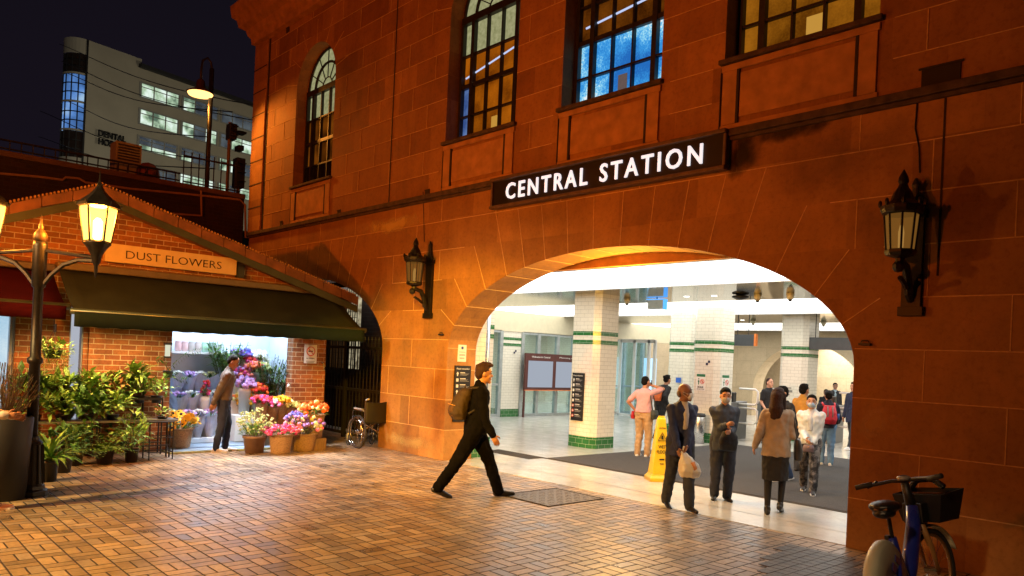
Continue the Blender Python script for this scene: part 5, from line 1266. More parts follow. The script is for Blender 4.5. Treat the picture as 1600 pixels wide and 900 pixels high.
# wrapped bouquets on a stepped rack left of the man
wrap = mat('blue_white_wrap', (.50, .58, .78), .5, var=.12)
rack = thing('bouquet_rack', 'stepped rack inside the shop carrying rows of wrapped bouquets', 'rack', (-14.8, 5.2, .05)); o = (-14.8, 5.2, .05)
mb = MB(); mb.bb(-15.45, -15.0, 4.5, 5.85, .06, .82); mb.bb(-15.0, -14.6, 4.5, 5.85, .06, .46); mb.bb(-14.6, -14.2, 4.5, 5.8, .06, .14); mb.build('step', shopw, rack, origin=o)
k = 0
posn = ['left end of the top row', 'second in the top row', 'third in the top row', 'right end of the top row', 'left end of the middle row', 'second in the middle row', 'third in the middle row', 'right end of the middle row', 'left end of the bottom row', 'second in the bottom row', 'third in the bottom row', 'right end of the bottom row']
for row, (X, z) in enumerate(((-15.2, .82), (-14.8, .46), (-14.4, .14))):
    for c in range(4):
        y = xp(276+c*18+(row % 2)*6, 600, X).y
        r = thing('wrapped_bouquet', 'pale blue paper wrapped bouquet, ' + posn[k] + ' inside the shop', 'bouquet', (X, y, z), R_.uniform(0, 3), 'wrapped bouquets on the rack')
        mb = MB(); nn = 20; vs = []
        for i, (rr, zz) in enumerate(((.06, 0), (.09, .15), (.15, .30), (.23, .44))):
            for j in range(nn): a_ = 2*pi*j/nn; q_ = rr*(1+.20*(abs(((j*3/nn) % 1)-.5)*2-.5)*(i/3)); vs.append((q_*cos(a_), q_*sin(a_), zz+.12*(abs(((j*4/nn) % 1)-.5)*2-.5)*(i/3)))
        mb.add(vs, [(i*nn+j, i*nn+(j+1) % nn, (i+1)*nn+(j+1) % nn, (i+1)*nn+j) for i in range(3) for j in range(nn)]); mb.build('wrap', wrap, r)
        mb = MB()
        for _ in range(26): d = rdir(.1, 1); mb.leaf((d.x*.1, d.y*.1, .36), d, .14, .05, .4, seg=2)
        mb.build('foliage', LEAF[[0, 3, 1][k % 3]], r)
        mb = MB()
        for _ in range(14): d = rdir(.2, 1); blossom(mb, (d.x*.16, d.y*.16, .42+.08*d.z), .045)
        mb.build('blossom', PT[['white', 'lilac', 'white', 'cream', 'lilac'][k % 5]], r); k += 1
p = xp(322, 583, -14.6)
flowers((-14.6, p.y, .14), 'bucket with tall red anemones left of the man', ['red', 'hot'], .08, .75, .30, 16, 'ball', .05, name='flower_bucket', cat='flower bucket', m_='white', leafn=20, dome=1., grp='cut flowers inside the shop')
# shelf with vases on the back wall
r = thing('wall_shelf', 'white shelf high on the back wall of the flower shop', 'shelf', (-15.4, 4.7, 1.9)); o = (-15.4, 4.7, 1.9)
zs = xp(300, 551, -15.35).z
mb = MB(); mb.bb(-15.5, -15.2, 4.2, 6.3, zs-.02, zs+.02); mb.build('board', M['white'], r, origin=o)
for i, (c, l) in enumerate((((.60, .38, .38), 'pink vase at the left end of the shop shelf'), ((.62, .42, .42), 'second dusty pink vase on the shop shelf'), ((.45, .40, .38), 'taupe vase third on the shop shelf'), ((.55, .45, .42), 'small blush vase in the middle of the shop shelf'), ((.40, .62, .50), 'mint green vase on the shop shelf'), ((.25, .35, .30), 'dark green vase beside the mint one'), ((.60, .64, .66), 'grey white vase at the right of the shelf row'))):
    y = xp(279+i*10.5, 545, -15.3).y; mb = MB(); mb.lathe([(.05, 0), (.065, .04), (.068, .14), (.055, .18), (.06, .20)], (-15.33, y, zs+.02), 12)
    one('vase', mb, mat('glaze_%d' % i, c, .4), l, 'vase', (-15.33, y, zs+.02), 'vases on the shop shelf', True)
mb = MB(); a = xp(293, 590, -15.48); mb.box((-15.48, a.y+.05, a.z), (.02, .42, .24)); one('framed_print', mb, mat('print_blue', (.25, .27, .5), .5, var=.6, vs=14), 'small framed picture of lavender on the shop wall', 'picture', tuple(a))
# ================================================================= LANTERN POST
PX, PY = -10.47, 1.93
lp = thing('lantern_post', 'black cast iron lamp post with two arms and a brightly lit lantern', 'street lamp', (PX, PY, 0), 0)
adir = Vector((.50, .47, 0)).normalized()
mb = MB(); mb.lathe([(.20, 0), (.20, .06), (.165, .08), (.16, .12)], n=8)
mb.build('plinth', M['iron'], lp, bev=.006)
mb = MB(); mb.lathe([(.155, .12), (.14, .14), (.115, .60), (.125, .62), (.09, .66), (.075, .70)], n=16)
for k in range(14):
    a = 2*pi*k/14; mb.tube([(.15*cos(a), .15*sin(a), .14), (.12*cos(a), .12*sin(a), .60)], .010, 4)
mb.build('fluted_base', M['iron'], lp)
mb = MB(); mb.lathe([(.062, .66), (.060, 1.55), (.085, 1.57), (.085, 1.62), (.058, 1.64), (.052, 2.45), (.075, 2.47), (.08, 2.95), (.075, 3.0)], n=16); mb.build('column', M['iron'], lp, True)
mb = MB(); mb.lathe([(.06, 3.0), (.075, 3.04), (.07, 3.09), (.045, 3.13), (.025, 3.15), (.03, 3.18), (.015, 3.22), (.003, 3.32)], n=12); mb.build('finial', mat('worn_brass', (.09, .055, .025), .5, .5), lp, True)
for s in (1, -1):
    d = adir*s
    mb = MB(); mb.tube([d*.05+Vector((0, 0, 2.90)), d*.68+Vector((0, 0, 2.84))], .022, 6)
    mb.tube([d*.06+Vector((0, 0, 2.50)), d*.16+Vector((0, 0, 2.62)), d*.30+Vector((0, 0, 2.74)), d*.48+Vector((0, 0, 2.80)), d*.66+Vector((0, 0, 2.80))], .028, 6)
    mb.build('arm', M['iron'], lp)
    c = d*.70; cc = (c.x, c.y, 0)
    mb = MB(); mb.lathe([(.004, 2.60), (.018, 2.66), (.022, 2.74), (.045, 2.78), (.06, 2.86), (.11, 2.95), (.155, 3.0), (.15, 3.02)], cc, 12); mb.build('cup', M['iron'], lp, True)
    mb = MB()
    for k in range(6):
        a = 2*pi*k/6 + .25; mb.tube([(c.x+.145*cos(a), c.y+.145*sin(a), 3.02), (c.x+.20*cos(a), c.y+.20*sin(a), 3.42)], .011, 5)
    mb.lathe([(.15, 3.015), (.15, 3.03)], cc, 6, ph=.25)
    mb.build('lantern_frame', M['iron'], lp)
    g = MB(); g.lathe([(.142, 3.02), (.197, 3.42)], cc, 6, ph=.25); g.f = g.f[:-2]; g.m = g.m[:-2]; g.build('glass', glowglass('lit_lantern_glass', (1, .54, .10), 4.6, .55), lp)
    g = MB(); g.lathe([(.02, 3.04), (.045, 3.07), (.05, 3.26), (.02, 3.30)], cc, 10); g.build('bulb', emis('lantern_bulb', (1, .58, .16), 45), lp, True)
    mb = MB(); mb.lathe([(.20, 3.42), (.235, 3.43), (.225, 3.47), (.17, 3.52), (.10, 3.58), (.05, 3.64), (.03, 3.68), (.035, 3.70), (.012, 3.73), (.004, 3.86)], cc, 6, ph=.25)
    for k in range(6):
        a = 2*pi*k/6 + .25; mb.leaf((c.x+.225*cos(a), c.y+.225*sin(a), 3.43), (cos(a), sin(a), 1.2), .07, .05, -.2, seg=2)
    mb.build('lantern_roof', M['iron'], lp)
    L_ = lamp('lantern_light', 'POINT', (PX+c.x, PY+c.y, 3.34), 1050 if s > 0 else 380, (1, .29, .022), .10)
# dark cylindrical planter with wiry plant, left edge
p = gp(0, 779); r = thing('planter', 'tall dark grey round planter with a wiry shrub at the foot of the lamp post', 'planter', (p.x, p.y, 0))
mb = MB(); mb.lathe([(.25, 0), (.30, .93), (.28, .95), (.25, .93), (.01, .88)], n=28); mb.build('drum', mat('planter_grey', (.014, .014, .016), .6, var=.15), r, True)
mb = MB()
for k in range(110):
    d = rdir(.15, 1); q = Vector((d.x*.05, d.y*.05, .88)); e = q+Vector((d.x*.34, d.y*.34, .15+.55*d.z)); mid = (q+e)/2+rdir()*.05
    mb.tube([q, mid, e], .004, 3, mi=1)
    for j in range(7): mb.leaf(q.lerp(e, .3+.1*j)+rdir()*.03, rdir(-.2, .8), .045, .025, .3, seg=1, mi=0 if j % 3 else 2)
mb.build('shrub', [LEAF[4], twig, LEAF[1]], r)

# ================================================================= BEHIND: RETAINING WALL, RAILINGS, STREET LAMP, SIGNALS
WX = -19.8
o = (WX, 0, 0)
rw = thing('retaining_wall', 'high sooty brick retaining wall behind the shop roof', 'wall', o)
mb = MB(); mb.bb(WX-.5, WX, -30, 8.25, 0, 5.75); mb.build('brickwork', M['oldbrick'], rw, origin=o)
mb = MB(); mb.bb(WX-.55, WX+.06, -30, 8.25, 5.75, 5.87); mb.build('coping', mat('coping_stone', (.10, .05, .03), .8), rw, origin=o)
mb = MB(); mb.bb(-60, WX-.5, -60, 8, 4.9, 5.0); mb.bb(-60, WX-.5, 8, 60, 4.9, 5.0); tag(mb.build('upper_road', mat('upper_asphalt', (.03, .03, .03), .8)), kind='structure')
pm = mat('rusty_pipe', (.30, .16, .08), .6)
for pts, l in (([(0, 271), (60, 276), (98, 281), (103, 277), (124, 279), (134, 285), (205, 295), (300, 304), (375, 312), (383, 320), (384, 372)], 'long thin conduit running along the brick retaining wall'),
               ([(314, 298), (315, 337), (270, 334)], 'short bent conduit on the retaining wall under the street lamp')):
    q = [xp(a, b, WX+.05) for a, b in pts]; mb = MB(); mb.tube(q, .028, 6); one('wall_conduit', mb, pm, l, 'conduit', tuple(q[0]))
def railing(y0, y1, h, st_, label, x=WX-.2, spike=True):
    o = (x, y0, 5.87); r = thing('railing', label, 'railing', o); z0 = 5.87
    y = y0
    while y < y1: mb = MB(); mb.tube([(x, y, z0), (x, y, z0+h+(.12 if spike else 0))], .016, 4); y += st_; mb.build('bar', M['iron2'], r, origin=o)
    mb = MB(); mb.tube([(x, y0, z0+h), (x, y1, z0+h)], .025, 5); mb.tube([(x, y0, z0+.1), (x, y1, z0+.1)], .02, 5); mb.build('rail', M['iron2'], r, origin=o)
railing(xp(290, 290, WX).y, 8.2, .75, .19, 'black spiked iron railing on top of the retaining wall')
railing(-6, xp(285, 290, WX).y, .28, .22, 'low dark railing along the retaining wall top towards the left', spike=False)
# plant equipment box and signals
p = xp(196, 255, WX-1.2); r = thing('roof_unit', 'ventilation unit with slatted face above the retaining wall under the hospital letters', 'ventilation unit', (p.x, p.y, 5.0)); hz = xp(196, 226, WX-1.2).z
mb = MB(); mb.box((0, 0, (hz-5)/2), (.5, .6, hz-5)); mb.build('casing', mat('unit_cream', (.25, .22, .18), .6), r)
mb = MB()
for k in range(6): mb.box((.26, .0, hz-5-.08-.07*k), (.02, .5, .035))
mb.build('louvre', M['iron2'], r)
mb = MB(); mb.ball((.3, .45, hz-5-.75), (.3, .3, .35), 10); mb.build('duct', mat('unit_red', (.15, .03, .02), .6), r, True)
o3 = xp(323, 290, WX-.35)
sl = thing('street_lamp', 'tall black swan neck street lamp with glowing orange shade above the wall', 'street lamp', (o3.x, o3.y, 5.0))
top = xp(323, 90, WX-.35); sx = (o3.y+top.y)/2 - o3.y; hd = xp(313, 145, WX-.35); ht = top.z-5.0
mb = MB(); mb.tube([(0, 0, 0), (0, 0, ht-.25)], .06, 10)
dyh = hd.y-o3.y
mb.tube([(0, 0, ht-.27), (0, -.03, ht-.1), (0, dyh*.45, ht), (0, dyh*.9, ht-.1), (0, dyh, ht-.35), (0, dyh, hd.z-5+.30)], .03, 8); mb.build('pole', M['iron2'], sl, True)
c = (0, dyh, hd.z-5)
mb = MB(); mb.lathe([(.04, .36), (.10, .30), (.12, .12), (.34, .0), (.34, -.02)], c, 18); mb.build('shade', mat('shade_dark', (.06, .03, .02), .5), sl, True)
mb = MB(); mb.lathe([(.32, -.01), (.28, -.07), (.10, -.11), (.01, -.12)], c, 18); mb.build('lens', emis('sodium_lens', (1, .48, .14), 3.2), sl, True)
lamp('sodium_light', 'SPOT', (o3.x+.0, o3.y+dyh, hd.z-.16), 900, (1, .33, .04), .2, (o3.x+5, o3.y+1.8, hd.z-4.2), radians(86), .7)
def signal(px, z0y, py1, label, body):
    a = xp(px, 290, WX-.5); r = thing('traffic_signal', label, 'traffic signal', (a.x, a.y, 5.0), 0, 'dark traffic signals on the upper road')
    t_ = xp(px, py1, WX-.5).z-5
    mb = MB(); mb.tube([(0, 0, 0), (0, 0, t_)], .045, 8); mb.build('post', mat('post_brown', (.16, .09, .05), .6), r)
    for (dy, zc_, w_, h_) in body: mb = MB(); mb.box((0, dy, xp(px, zc_, WX-.5).z-5), (.3, w_, h_)); mb.build('signal_head', M['black'], r, bev=.02)
    for (dy, zc_, w_, h_) in body[:1]: 
        for k in (-1, 0, 1): mb = MB(); mb.box((.2, dy, xp(px, zc_, WX-.5).z-5+k*h_*.3), (.16, w_*.8, .02)); mb.build('visor', M['black'], r)
    return r
signal(355, 0, 190, 'dark traffic signal on a brown post left of the station corner', [(.05, 205, .20, .42), (.30, 203, .24, .06), (.28, 228, .16, .14)])
signal(372, 0, 248, 'dark boxy traffic signal hard against the station corner', [(.0, 271, .24, .80)])

# ================================================================= HOSPITAL BUILDING FAR BEHIND
A0 = Vector((-79.5, 17.0, 0)); E_ = Vector((-.22, .976, 0)).normalized(); Nn = Vector((E_.y, -E_.x, 0))
def hp(px, py):                 # photo pixel -> (s, z) on the hospital front plane
    r = ray(px, py); t = (A0.dot(Nn))/(r.dot(Nn)); q = r*t; return ((q-A0).dot(E_), q.z + CAMH)
def H3(s, z, off=0.): return A0 + E_*s + Nn*off + Vector((0, 0, z))
hb = thing('hospital_building', 'cream multi storey hospital block with lit windows and rounded glass corner', 'building', tuple(A0)); o = tuple(A0)
hw = mat('hospital_render', (.50, .47, .36), .8, var=.08, vs=.5)
lamp('hospital_fill', 'POINT', (-58, 12, 14), 2600, (1, .90, .72), 1.0)  # unseen fill lights added to brighten the hospital front
lamp('hospital_fill', 'POINT', (-62, 40, 16), 2600, (1, .86, .62), 1.0)
def hbox(mb, s0, s1, z0, z1, d0, d1, mi=None):
    vs = [H3(s, z, d) for s in (s0, s1) for d in (d0, d1) for z in (z0, z1)]
    mb.add(vs, [(0, 1, 3, 2), (4, 6, 7, 5), (0, 4, 5, 1), (2, 3, 7, 6), (0, 2, 6, 4), (1, 5, 7, 3)], mi)
s0, ztop = hp(137, 66); s1 = hp(222, 90)[0]; z1t = hp(222, 104)[1]; sE = 70
ztop = hp(170, 74)[1]
mb = MB(); hbox(mb, s0, s1, 0, ztop, -2.4, 0); hbox(mb, s1, sE, 0, z1t-.2, -9, 0); mb.build('wall', hw, hb, origin=o)
mb = MB(); hbox(mb, s1-.3, sE, z1t-.2, z1t+.15, -9.2, .5); mb.build('roof', mat('hospital_roof', (.03, .03, .03), .8), hb, origin=o)
# rounded corner tower
rad = 1.35; cs = s0; 
cpos = A0 + E_*s0 - Nn*rad
def arcpts(r_): return [cpos + E_*(-r_*sin(a)) + Nn*(r_*cos(a)) for a in [pi*i/14 for i in range(0, 12)]]
def cyl(mb, z0, z1, r_):
    a = arcpts(r_); vs = [Vector((q.x, q.y, z0)) for q in a]+[Vector((q.x, q.y, z1)) for q in a]; n = len(a)
    mb.add(vs, [(i, i+1, n+i+1, n+i) for i in range(n-1)])
mb = MB(); zz = [hp(118, y)[1] for y in (66, 80, 110, 113, 155, 158, 200, 203, 245)]
for a, b in ((zz[1], ztop), (zz[3]-.0, zz[2]), (zz[5], zz[4]), (zz[7], zz[6]), (0, zz[8])): mb = MB(); cyl(mb, min(a, b), max(a, b), rad); mb.build('corner_band', hw, hb, origin=o)
gb = emis('stair_glow', (.08, .2, .5), .8, (.35, [(.35, (.02, .05, .14)), (.6, (.12, .30, .75)), (.75, (.6, .85, 1))]))
for a, b, mm in ((zz[2], zz[1], M['oldbrick']), (zz[4], zz[3], gb), (zz[6], zz[5], gb), (zz[8], zz[7], M['oldbrick'])):
    mb = MB(); cyl(mb, a, b, rad-.12); wq = mb.build('stair_window', mm, hb, origin=o)
    mb = MB(); pts = arcpts(rad-.06)
    for q in pts[::2]: mb.tube([(q.x, q.y, a), (q.x, q.y, b)], .07, 4)
    for f in (.33, .66): mb.tube([(q.x, q.y, a+(b-a)*f) for q in pts], .06, 4)
    mb.build('glazing_bar', M['iron2'], wq, origin=o)
mb = MB(); hbox(mb, s0-.08, s0+.08, 0, ztop, 0, .08); mb.build('downpipe', M['iron2'], hb, origin=o)
lg = emis('office_lit', (.62, .85, .66), .95, (.9, [(.35, (.10, .16, .11)), (.48, (.45, .62, .42)), (.62, (.85, 1, .90))]))
lg2 = emis('office_dim', (.1, .12, .13), .5, (.6, [(.35, (.06, .07, .09)), (.7, (.20, .24, .26))]))
dk_ = mat('office_dark', (.03, .035, .05), .3)
rows = [((220, 130), (220, 150), .37), ((219, 171), (219, 192), .33), ((217, 213), (217, 232), .24), ((216, 256), (216, 273), .2)]
litp = [['LLL', 'LDD', 'DDD', 'DLD'], ['LLL', 'LDL', 'DLL', 'LLD'], ['HHH', 'HDD', 'LLD', 'DLD'], ['DDD', 'LLL', 'LDL', 'DDD']]
ss = [(hp(220, 140)[0], hp(279, 155)[0]), (hp(286, 158)[0], hp(340, 170)[0]), (hp(348, 175)[0], hp(396, 190)[0])]
wdt = ss[0][1]-ss[0][0]; gap = ss[1][0]-ss[0][1]
ss = [(ss[0][0]+(wdt+gap)*i, ss[0][0]+(wdt+gap)*i+wdt) for i in range(4)]
for ri, (a, b, _) in enumerate(rows):
    zt, zb = hp(*a)[1], hp(*b)[1]
    for ci, (sa, sb) in enumerate(ss):
        fr = MB(); hbox(fr, sa-.15, sb+.15, zb-.15, zt+.15, -.05, .06); f = fr.build('window', mat('office_frame', (.35, .36, .33), .6), hb, origin=o)
        for k in range(3):
            ch = litp[ri][ci][k]; u0 = sa+(sb-sa)*k/3+.08; u1 = sa+(sb-sa)*(k+1)/3-.08; zm = (zb+zt)/2
            if ch == 'H':
                mb = MB(); hbox(mb, u0, u1, zm-.1, zt, .06, .09); mb.build('pane', lg2, f, origin=o); mb = MB(); hbox(mb, u0, u1, zb, zm-.2, .06, .09); mb.build('pane', lg, f, origin=o)
            else:
                mb = MB(); hbox(mb, u0, u1, zb, zt, .06, .09); mb.build('pane', lg if ch == 'L' else lg2, f, origin=o)
        mb = MB(); hbox(mb, sa, sb, (zb+zt)/2+.25, (zb+zt)/2+.33, .09, .11); mb.build('mullion', mat('office_frame', (.35, .36, .33), .6), f, origin=o)
# letters on the hospital
(sa, za), (sb, zb) = hp(152, 212), hp(194, 218)
ang = atan2(E_.y, E_.x)
def htext(s, px0, px1, pyc, hgt):
    a, b = hp(px0, pyc), hp(px1, pyc+4); c = H3((a[0]+b[0])/2, a[1]-.1, .12)
    text('lettering', s, b[0]-a[0], hgt, tuple(c), (pi/2, 0, ang), M['black'], hb, .15, o, .02)
htext('DENTAL', 152, 195, 206, .58); htext('HOSPITAL', 152, 203, 219, .58)
# overhead wires across the scene
for i, (a, b, l) in enumerate((((137, 88), (400, 165), 'topmost overhead wire crossing in front of the hospital'), ((137, 114), (380, 185), 'second overhead wire crossing in front of the hospital'), ((137, 128), (330, 172), 'third overhead wire in front of the hospital'), ((135, 172), (300, 212), 'overhead wire crossing just above the hospital letters'), ((100, 190), (320, 250), 'lowest overhead wire crossing the hospital letters'), ((95, 226), (300, 262), 'overhead wire just above the retaining wall railing'))):
    p, q = dp(*a, 48), dp(*b, 30); mb = MB(); mb.tube([p.lerp(q, f/10) - Vector((0, 0, .35*sin(pi*f/10))) for f in range(-3, 12)], .028, 4)
    one('overhead_wire', mb, M['black'], l, 'wire', tuple(p))
# dark low building mass at the far left behind the wall so the horizon is closed
# ================================================================= PEOPLE
def remesh(parts, vox, name, m_, parent, wr=0., wf=9., sm=2):
    """parts: list of closed pieces ('cap', p, r, q, s) / ('ell', c, (a,b,c), R) / ('loft', [(c, rf, rl, lean)...]) -> one continuous surface"""
    mb = MB()
    for p in parts:
        if p[0] == 'cap':
            a, ra, b, rb = Vector(p[1]), p[2], Vector(p[3]), p[4]; n = 12
            d = b-a; L_ = d.length or 1e-4; d.normalize(); pts = []; rs = []
            for k in range(4): t = pi/2*(k/4); pts.append(a - d*ra*cos(t)); rs.append(max(.001, ra*sin(t)))
            pts += [a, a.lerp(b, .33), a.lerp(b, .66), b]; rs += [ra, ra*.67+rb*.33, ra*.33+rb*.67, rb]
            for k in range(1, 5): t = pi/2*(k/4); pts.append(b + d*rb*sin(t)); rs.append(max(.001, rb*cos(t)))
            mb.tube(pts, rs, n)
        elif p[0] == 'ell': mb.ball(p[1], p[2], 14, R=p[3] if len(p) > 3 else None)
        else:
            n = 18; vs = []; fs = []; L_ = p[1]
            for c, rf, rl in L_:
                for k in range(n):
                    a = 2*pi*k/n; ca, sa = cos(a), sin(a)
                    ca = abs(ca)**.85*(1 if ca > 0 else -1); sa = abs(sa)**.85*(1 if sa > 0 else -1)
                    vs.append((c[0]+rf*ca, c[1]+rl*sa, c[2]))
            for i in range(len(L_)-1):
                for k in range(n): fs.append((i*n+k, i*n+(k+1) % n, (i+1)*n+(k+1) % n, (i+1)*n+k))
            fs += [tuple(range(n))[::-1], tuple((len(L_)-1)*n+k for k in range(n))]
            mb.add(vs, fs)
    ob = mb.build(name, m_, None)
    bm = bmesh.new(); bm.from_mesh(ob.data); bmesh.ops.recalc_face_normals(bm, faces=bm.faces); bm.to_mesh(ob.data); bm.free()
    md = ob.modifiers.new('r', 'REMESH'); md.mode = 'VOXEL'; md.voxel_size = vox
    if sm: s_ = ob.modifiers.new('s', 'SMOOTH'); s_.iterations = sm; s_.factor = .5
    dg = bpy.context.evaluated_depsgraph_get(); me = bpy.data.meshes.new_from_object(ob.evaluated_get(dg))
    old = ob.data; ob.modifiers.clear(); ob.data = me; bpy.data.meshes.remove(old); me.name = name
    if wr:
        me.update(); off = Vector((R_.random()*50, R_.random()*50, R_.random()*50)); nn = [v.normal.copy() for v in me.vertices]
        for v, n_ in zip(me.vertices, nn):
            q = v.co; w1 = noise.noise(Vector((q.x*wf, q.y*wf, q.z*wf*.55))+off); w2 = noise.noise(Vector((q.x*wf*2.3+q.z*9, q.y*wf*2.3, q.z*wf*1.8))+off)
            rid = 1-abs(w1)*2.2
            v.co = q + n_*wr*(rid*.6+w2*.7-.2)
    me.polygons.foreach_set('use_smooth', [True]*len(me.polygons)); me.update()
    ob.parent = parent; return ob
def ik(S, T, a, b, pole):
    S, T = Vector(S), Vector(T); d = T-S; L_ = d.length
    if L_ > (a+b)*.999: T = S + d*((a+b)*.999/L_); d = T-S; L_ = d.length
    x = (a*a-b*b+L_*L_)/(2*L_); h = sqrt(max(0, a*a-x*x)); u = d/L_; p = Vector(pole); p = p-u*p.dot(u)
    if p.length < 1e-4: p = Vector((1, 0, 0))
    return S+u*x+p.normalized()*h, T
SKIN = dict(tan=mat('skin_tan', (.42, .20, .11), .5, var=.08), pale=mat('skin_pale', (.56, .30, .20), .5, var=.08), brown=mat('skin_brown', (.24, .11, .06), .5, var=.08))
HAIR = dict(black=mat('hair_black', (.008, .007, .006), .85, var=.4, vs=40, spec=.12, bump=.7, bs=90, stretch=(3, 3, .5)), brown=mat('hair_brown', (.036, .015, .010), .7, spec=.25, var=.4, vs=40, bump=.7, bs=90, stretch=(3, 3, .5)), grey=mat('hair_grey', (.16, .12, .09), .6, var=.3, vs=40, bump=.5, bs=90))
def cloth(n_, c, rough=.85, var=.2, **k): return mat('cloth_'+n_, c, rough, var=var, vs=k.pop('vs', 7), bump=k.pop('bump', .35), bs=k.pop('bs', 120), **k)
def person(label, x, y, H, face, fl, fr, hl, hr, top, topm, botm, shoem, skin='tan', hair=('short', 'black'), lean=0., bend=0., headyaw=0., headpitch=0., hem=.50, skirt=None, mask=None, sleeve=1., legw=1., collar=None, drop=None, belly=0., elbow=(-1, .22), shirt=None, cuff=.055, name='person', cap=None, extra=None, footpitch=(0, 0), shoulder=1., armw=1.):
    """fl/fr: ankle targets (forward, left, lift, yaw); hl/hr: wrist targets, all as share of the height H"""
    root = thing('person', label, 'person', (x, y, 0), face)
    h = H; hipz = drop if drop else .535
    sx = .094*shoulder
    pel = Vector((0, 0, hipz+.005)); ch = Vector((lean*.24, 0, .775-bend*.0)); nk = Vector((lean*.33, 0, .835)); hd = nk + Vector((.014+lean*.09, 0, .085))
    if drop: 
        dz = .535-drop
        for v in (ch, nk, hd): v.z -= dz
    sh = [Vector((ch.x+.0, s*sx, ch.z+.017)) for s in (1, -1)]; hp_ = [Vector((0, s*.052, hipz)) for s in (1, -1)]
    def S(v): return Vector(v)*h
    legs = []
    for i, f in enumerate((fl, fr)):
        ank = Vector((f[0], f[1], .047+f[2])); k, a = ik(hp_[i], ank, .247, .245, (1, (.12 if i == 0 else -.12), 0)); legs.append((hp_[i], k, a))
    arms = []
    for i, t in enumerate((hl, hr)):
        e, w_ = ik(sh[i], t[:3], .170, .145, (elbow[0], (elbow[1] if i == 0 else -elbow[1]), -.9)); arms.append((sh[i], e, w_))
    sc_head = Matrix.Rotation(headyaw, 3, 'Z') @ Matrix.Rotation(headpitch, 3, 'Y')
    def Hd(v): return S(hd) + (sc_head @ (Vector(v)*h))
    # ---- body, one continuous skin surface
    P = []
    P.append(('loft', [(S((0, 0, hipz-.03)), .055*h, .085*h), (S((0, 0, hipz+.03)), .058*h, .09*h), (S((lean*.1, 0, hipz+.12)), .05*h, .072*h), (S((ch.x, 0, ch.z-.03)), .06*h, .088*h), (S((ch.x, 0, ch.z+.03)), .05*h, .095*h), (S((ch.x, 0, ch.z+.055)), .03*h, .05*h)]))
    P.append(('cap', S(ch+Vector((0, 0, .02))), .034*h, S(hd-Vector((.006, 0, .03))), .032*h))
    P.append(('ell', Hd((0, 0, .012)), (.056*h, .044*h, .060*h), sc_head)); P.append(('ell', Hd((.012, 0, -.025)), (.042*h, .036*h, .042*h), sc_head))
    P.append(('cap', Hd((.050, 0, .008)), .006*h, Hd((.062, 0, -.010)), .0085*h)); P.append(('ell', Hd((.044, 0, -.055)), (.014*h, .018*h, .012*h), sc_head))
    for s in (1, -1):
        P.append(('ell', Hd((-.002, s*.046, -.002)), (.012*h, .006*h, .018*h), sc_head)); P.append(('cap', Hd((.047, s*.010, .018)), .007*h, Hd((.043, s*.028, .018)), .006*h))
        P.append(('ell', Hd((.030, s*.026, -.018)), (.018*h, .014*h, .016*h), sc_head))
    P.append(('cap', Hd((.050, .012, -.034)), .006*h, Hd((.050, -.012, -.034)), .006*h))
    for i in (0, 1):
        a, k, b = legs[i]; P += [('cap', S(a), .048*h, S(k), .030*h), ('cap', S(k), .030*h, S(b), .019*h), ('cap', S(b), .017*h, S(b+Vector((.03, 0, -.028))), .010*h)]
        a, k, b = arms[i]; P += [('cap', S(a), .029*h*armw, S(k), .022*h), ('cap', S(k), .0225*h, S(b), .0155*h)]
    ms = SKIN[skin]
    body = remesh(P, .0095*h/1.7, 'body', ms, root, sm=2)
    # hands: palm + five unequal bent fingers rooted inside the palm, joined into the body mesh
    hm = MB()
    for i in (0, 1):
        s = 1 if i == 0 else -1; e, wr_ = S(arms[i][1]), S(arms[i][2]); tgt = (hl, hr)[i]
        d = (wr_-e).normalized(); curl = tgt[3] if len(tgt) > 3 else .5
        inn = Vector((0, -s, 0)); inn = (inn - d*inn.dot(d)); inn = inn.normalized() if inn.length > .1 else Vector((1, 0, 0))
        fw = d.cross(inn)*(-s); fw.normalize()
        if fw.x < 0 and abs(fw.x) > .3: fw = -fw
        pc = wr_ + d*.027*h
        Rm = Matrix((fw, inn, d)).transposed(); hm.ball(pc, (.022*h, .011*h, .031*h), 10, R=Rm); hm.tube([wr_-d*.02*h, wr_+d*.02*h], [.0155*h, .016*h], 8)
        for j in range(4):
            b0 = pc + d*.016*h + fw*(.0155-.0103*j)*h; l_ = (.040, .046, .043, .034)[j]*h; p0 = b0
            dd = d.copy(); pts = [b0-d*.01*h, b0]
            for q in range(3): dd = (dd + inn*curl*.55).normalized(); p0 = p0 + dd*l_*(.42, .32, .26)[q]; pts.append(p0.copy())
            hm.tube(pts, [.0058*h, .0058*h, .0054*h, .005*h, .0038*h], 6)
        t0 = pc - d*.014*h + fw*.014*h; hm.tube([t0, t0+(fw*.8+d*.6+inn*.2).normalized()*.022*h, t0+(fw*.75+d*.9+inn*.6).normalized()*.042*h], [.0075*h, .0065*h, .0045*h], 6)
    bm = bmesh.new(); bm.from_mesh(body.data); tmp = bpy.data.meshes.new('t'); tmp.from_pydata(hm.v, [], hm.f); 
    for p_ in tmp.polygons: p_.use_smooth = True
    bm.from_mesh(tmp); bm.to_mesh(body.data); bm.free(); bpy.data.meshes.remove(tmp)
    # eyes, lips
    if mask is None or True:
        for s in (1, -1): mb = MB(); mb.ball(Hd((.0475, s*.0195, .009)), (.006*h, .0085*h, .0042*h), 8, R=sc_head); mb.build('eye', mat('eye_dark', (.03, .02, .015), .3), root, True)
        for s in (1, -1): mb = MB(); mb.tube([Hd((.052, s*.009, .024)), Hd((.053, s*.020, .027)), Hd((.046, s*.031, .023))], .0028*h, 5); mb.build('eyebrow', HAIR['black' if hair[1] == 'black' else 'brown'], root)
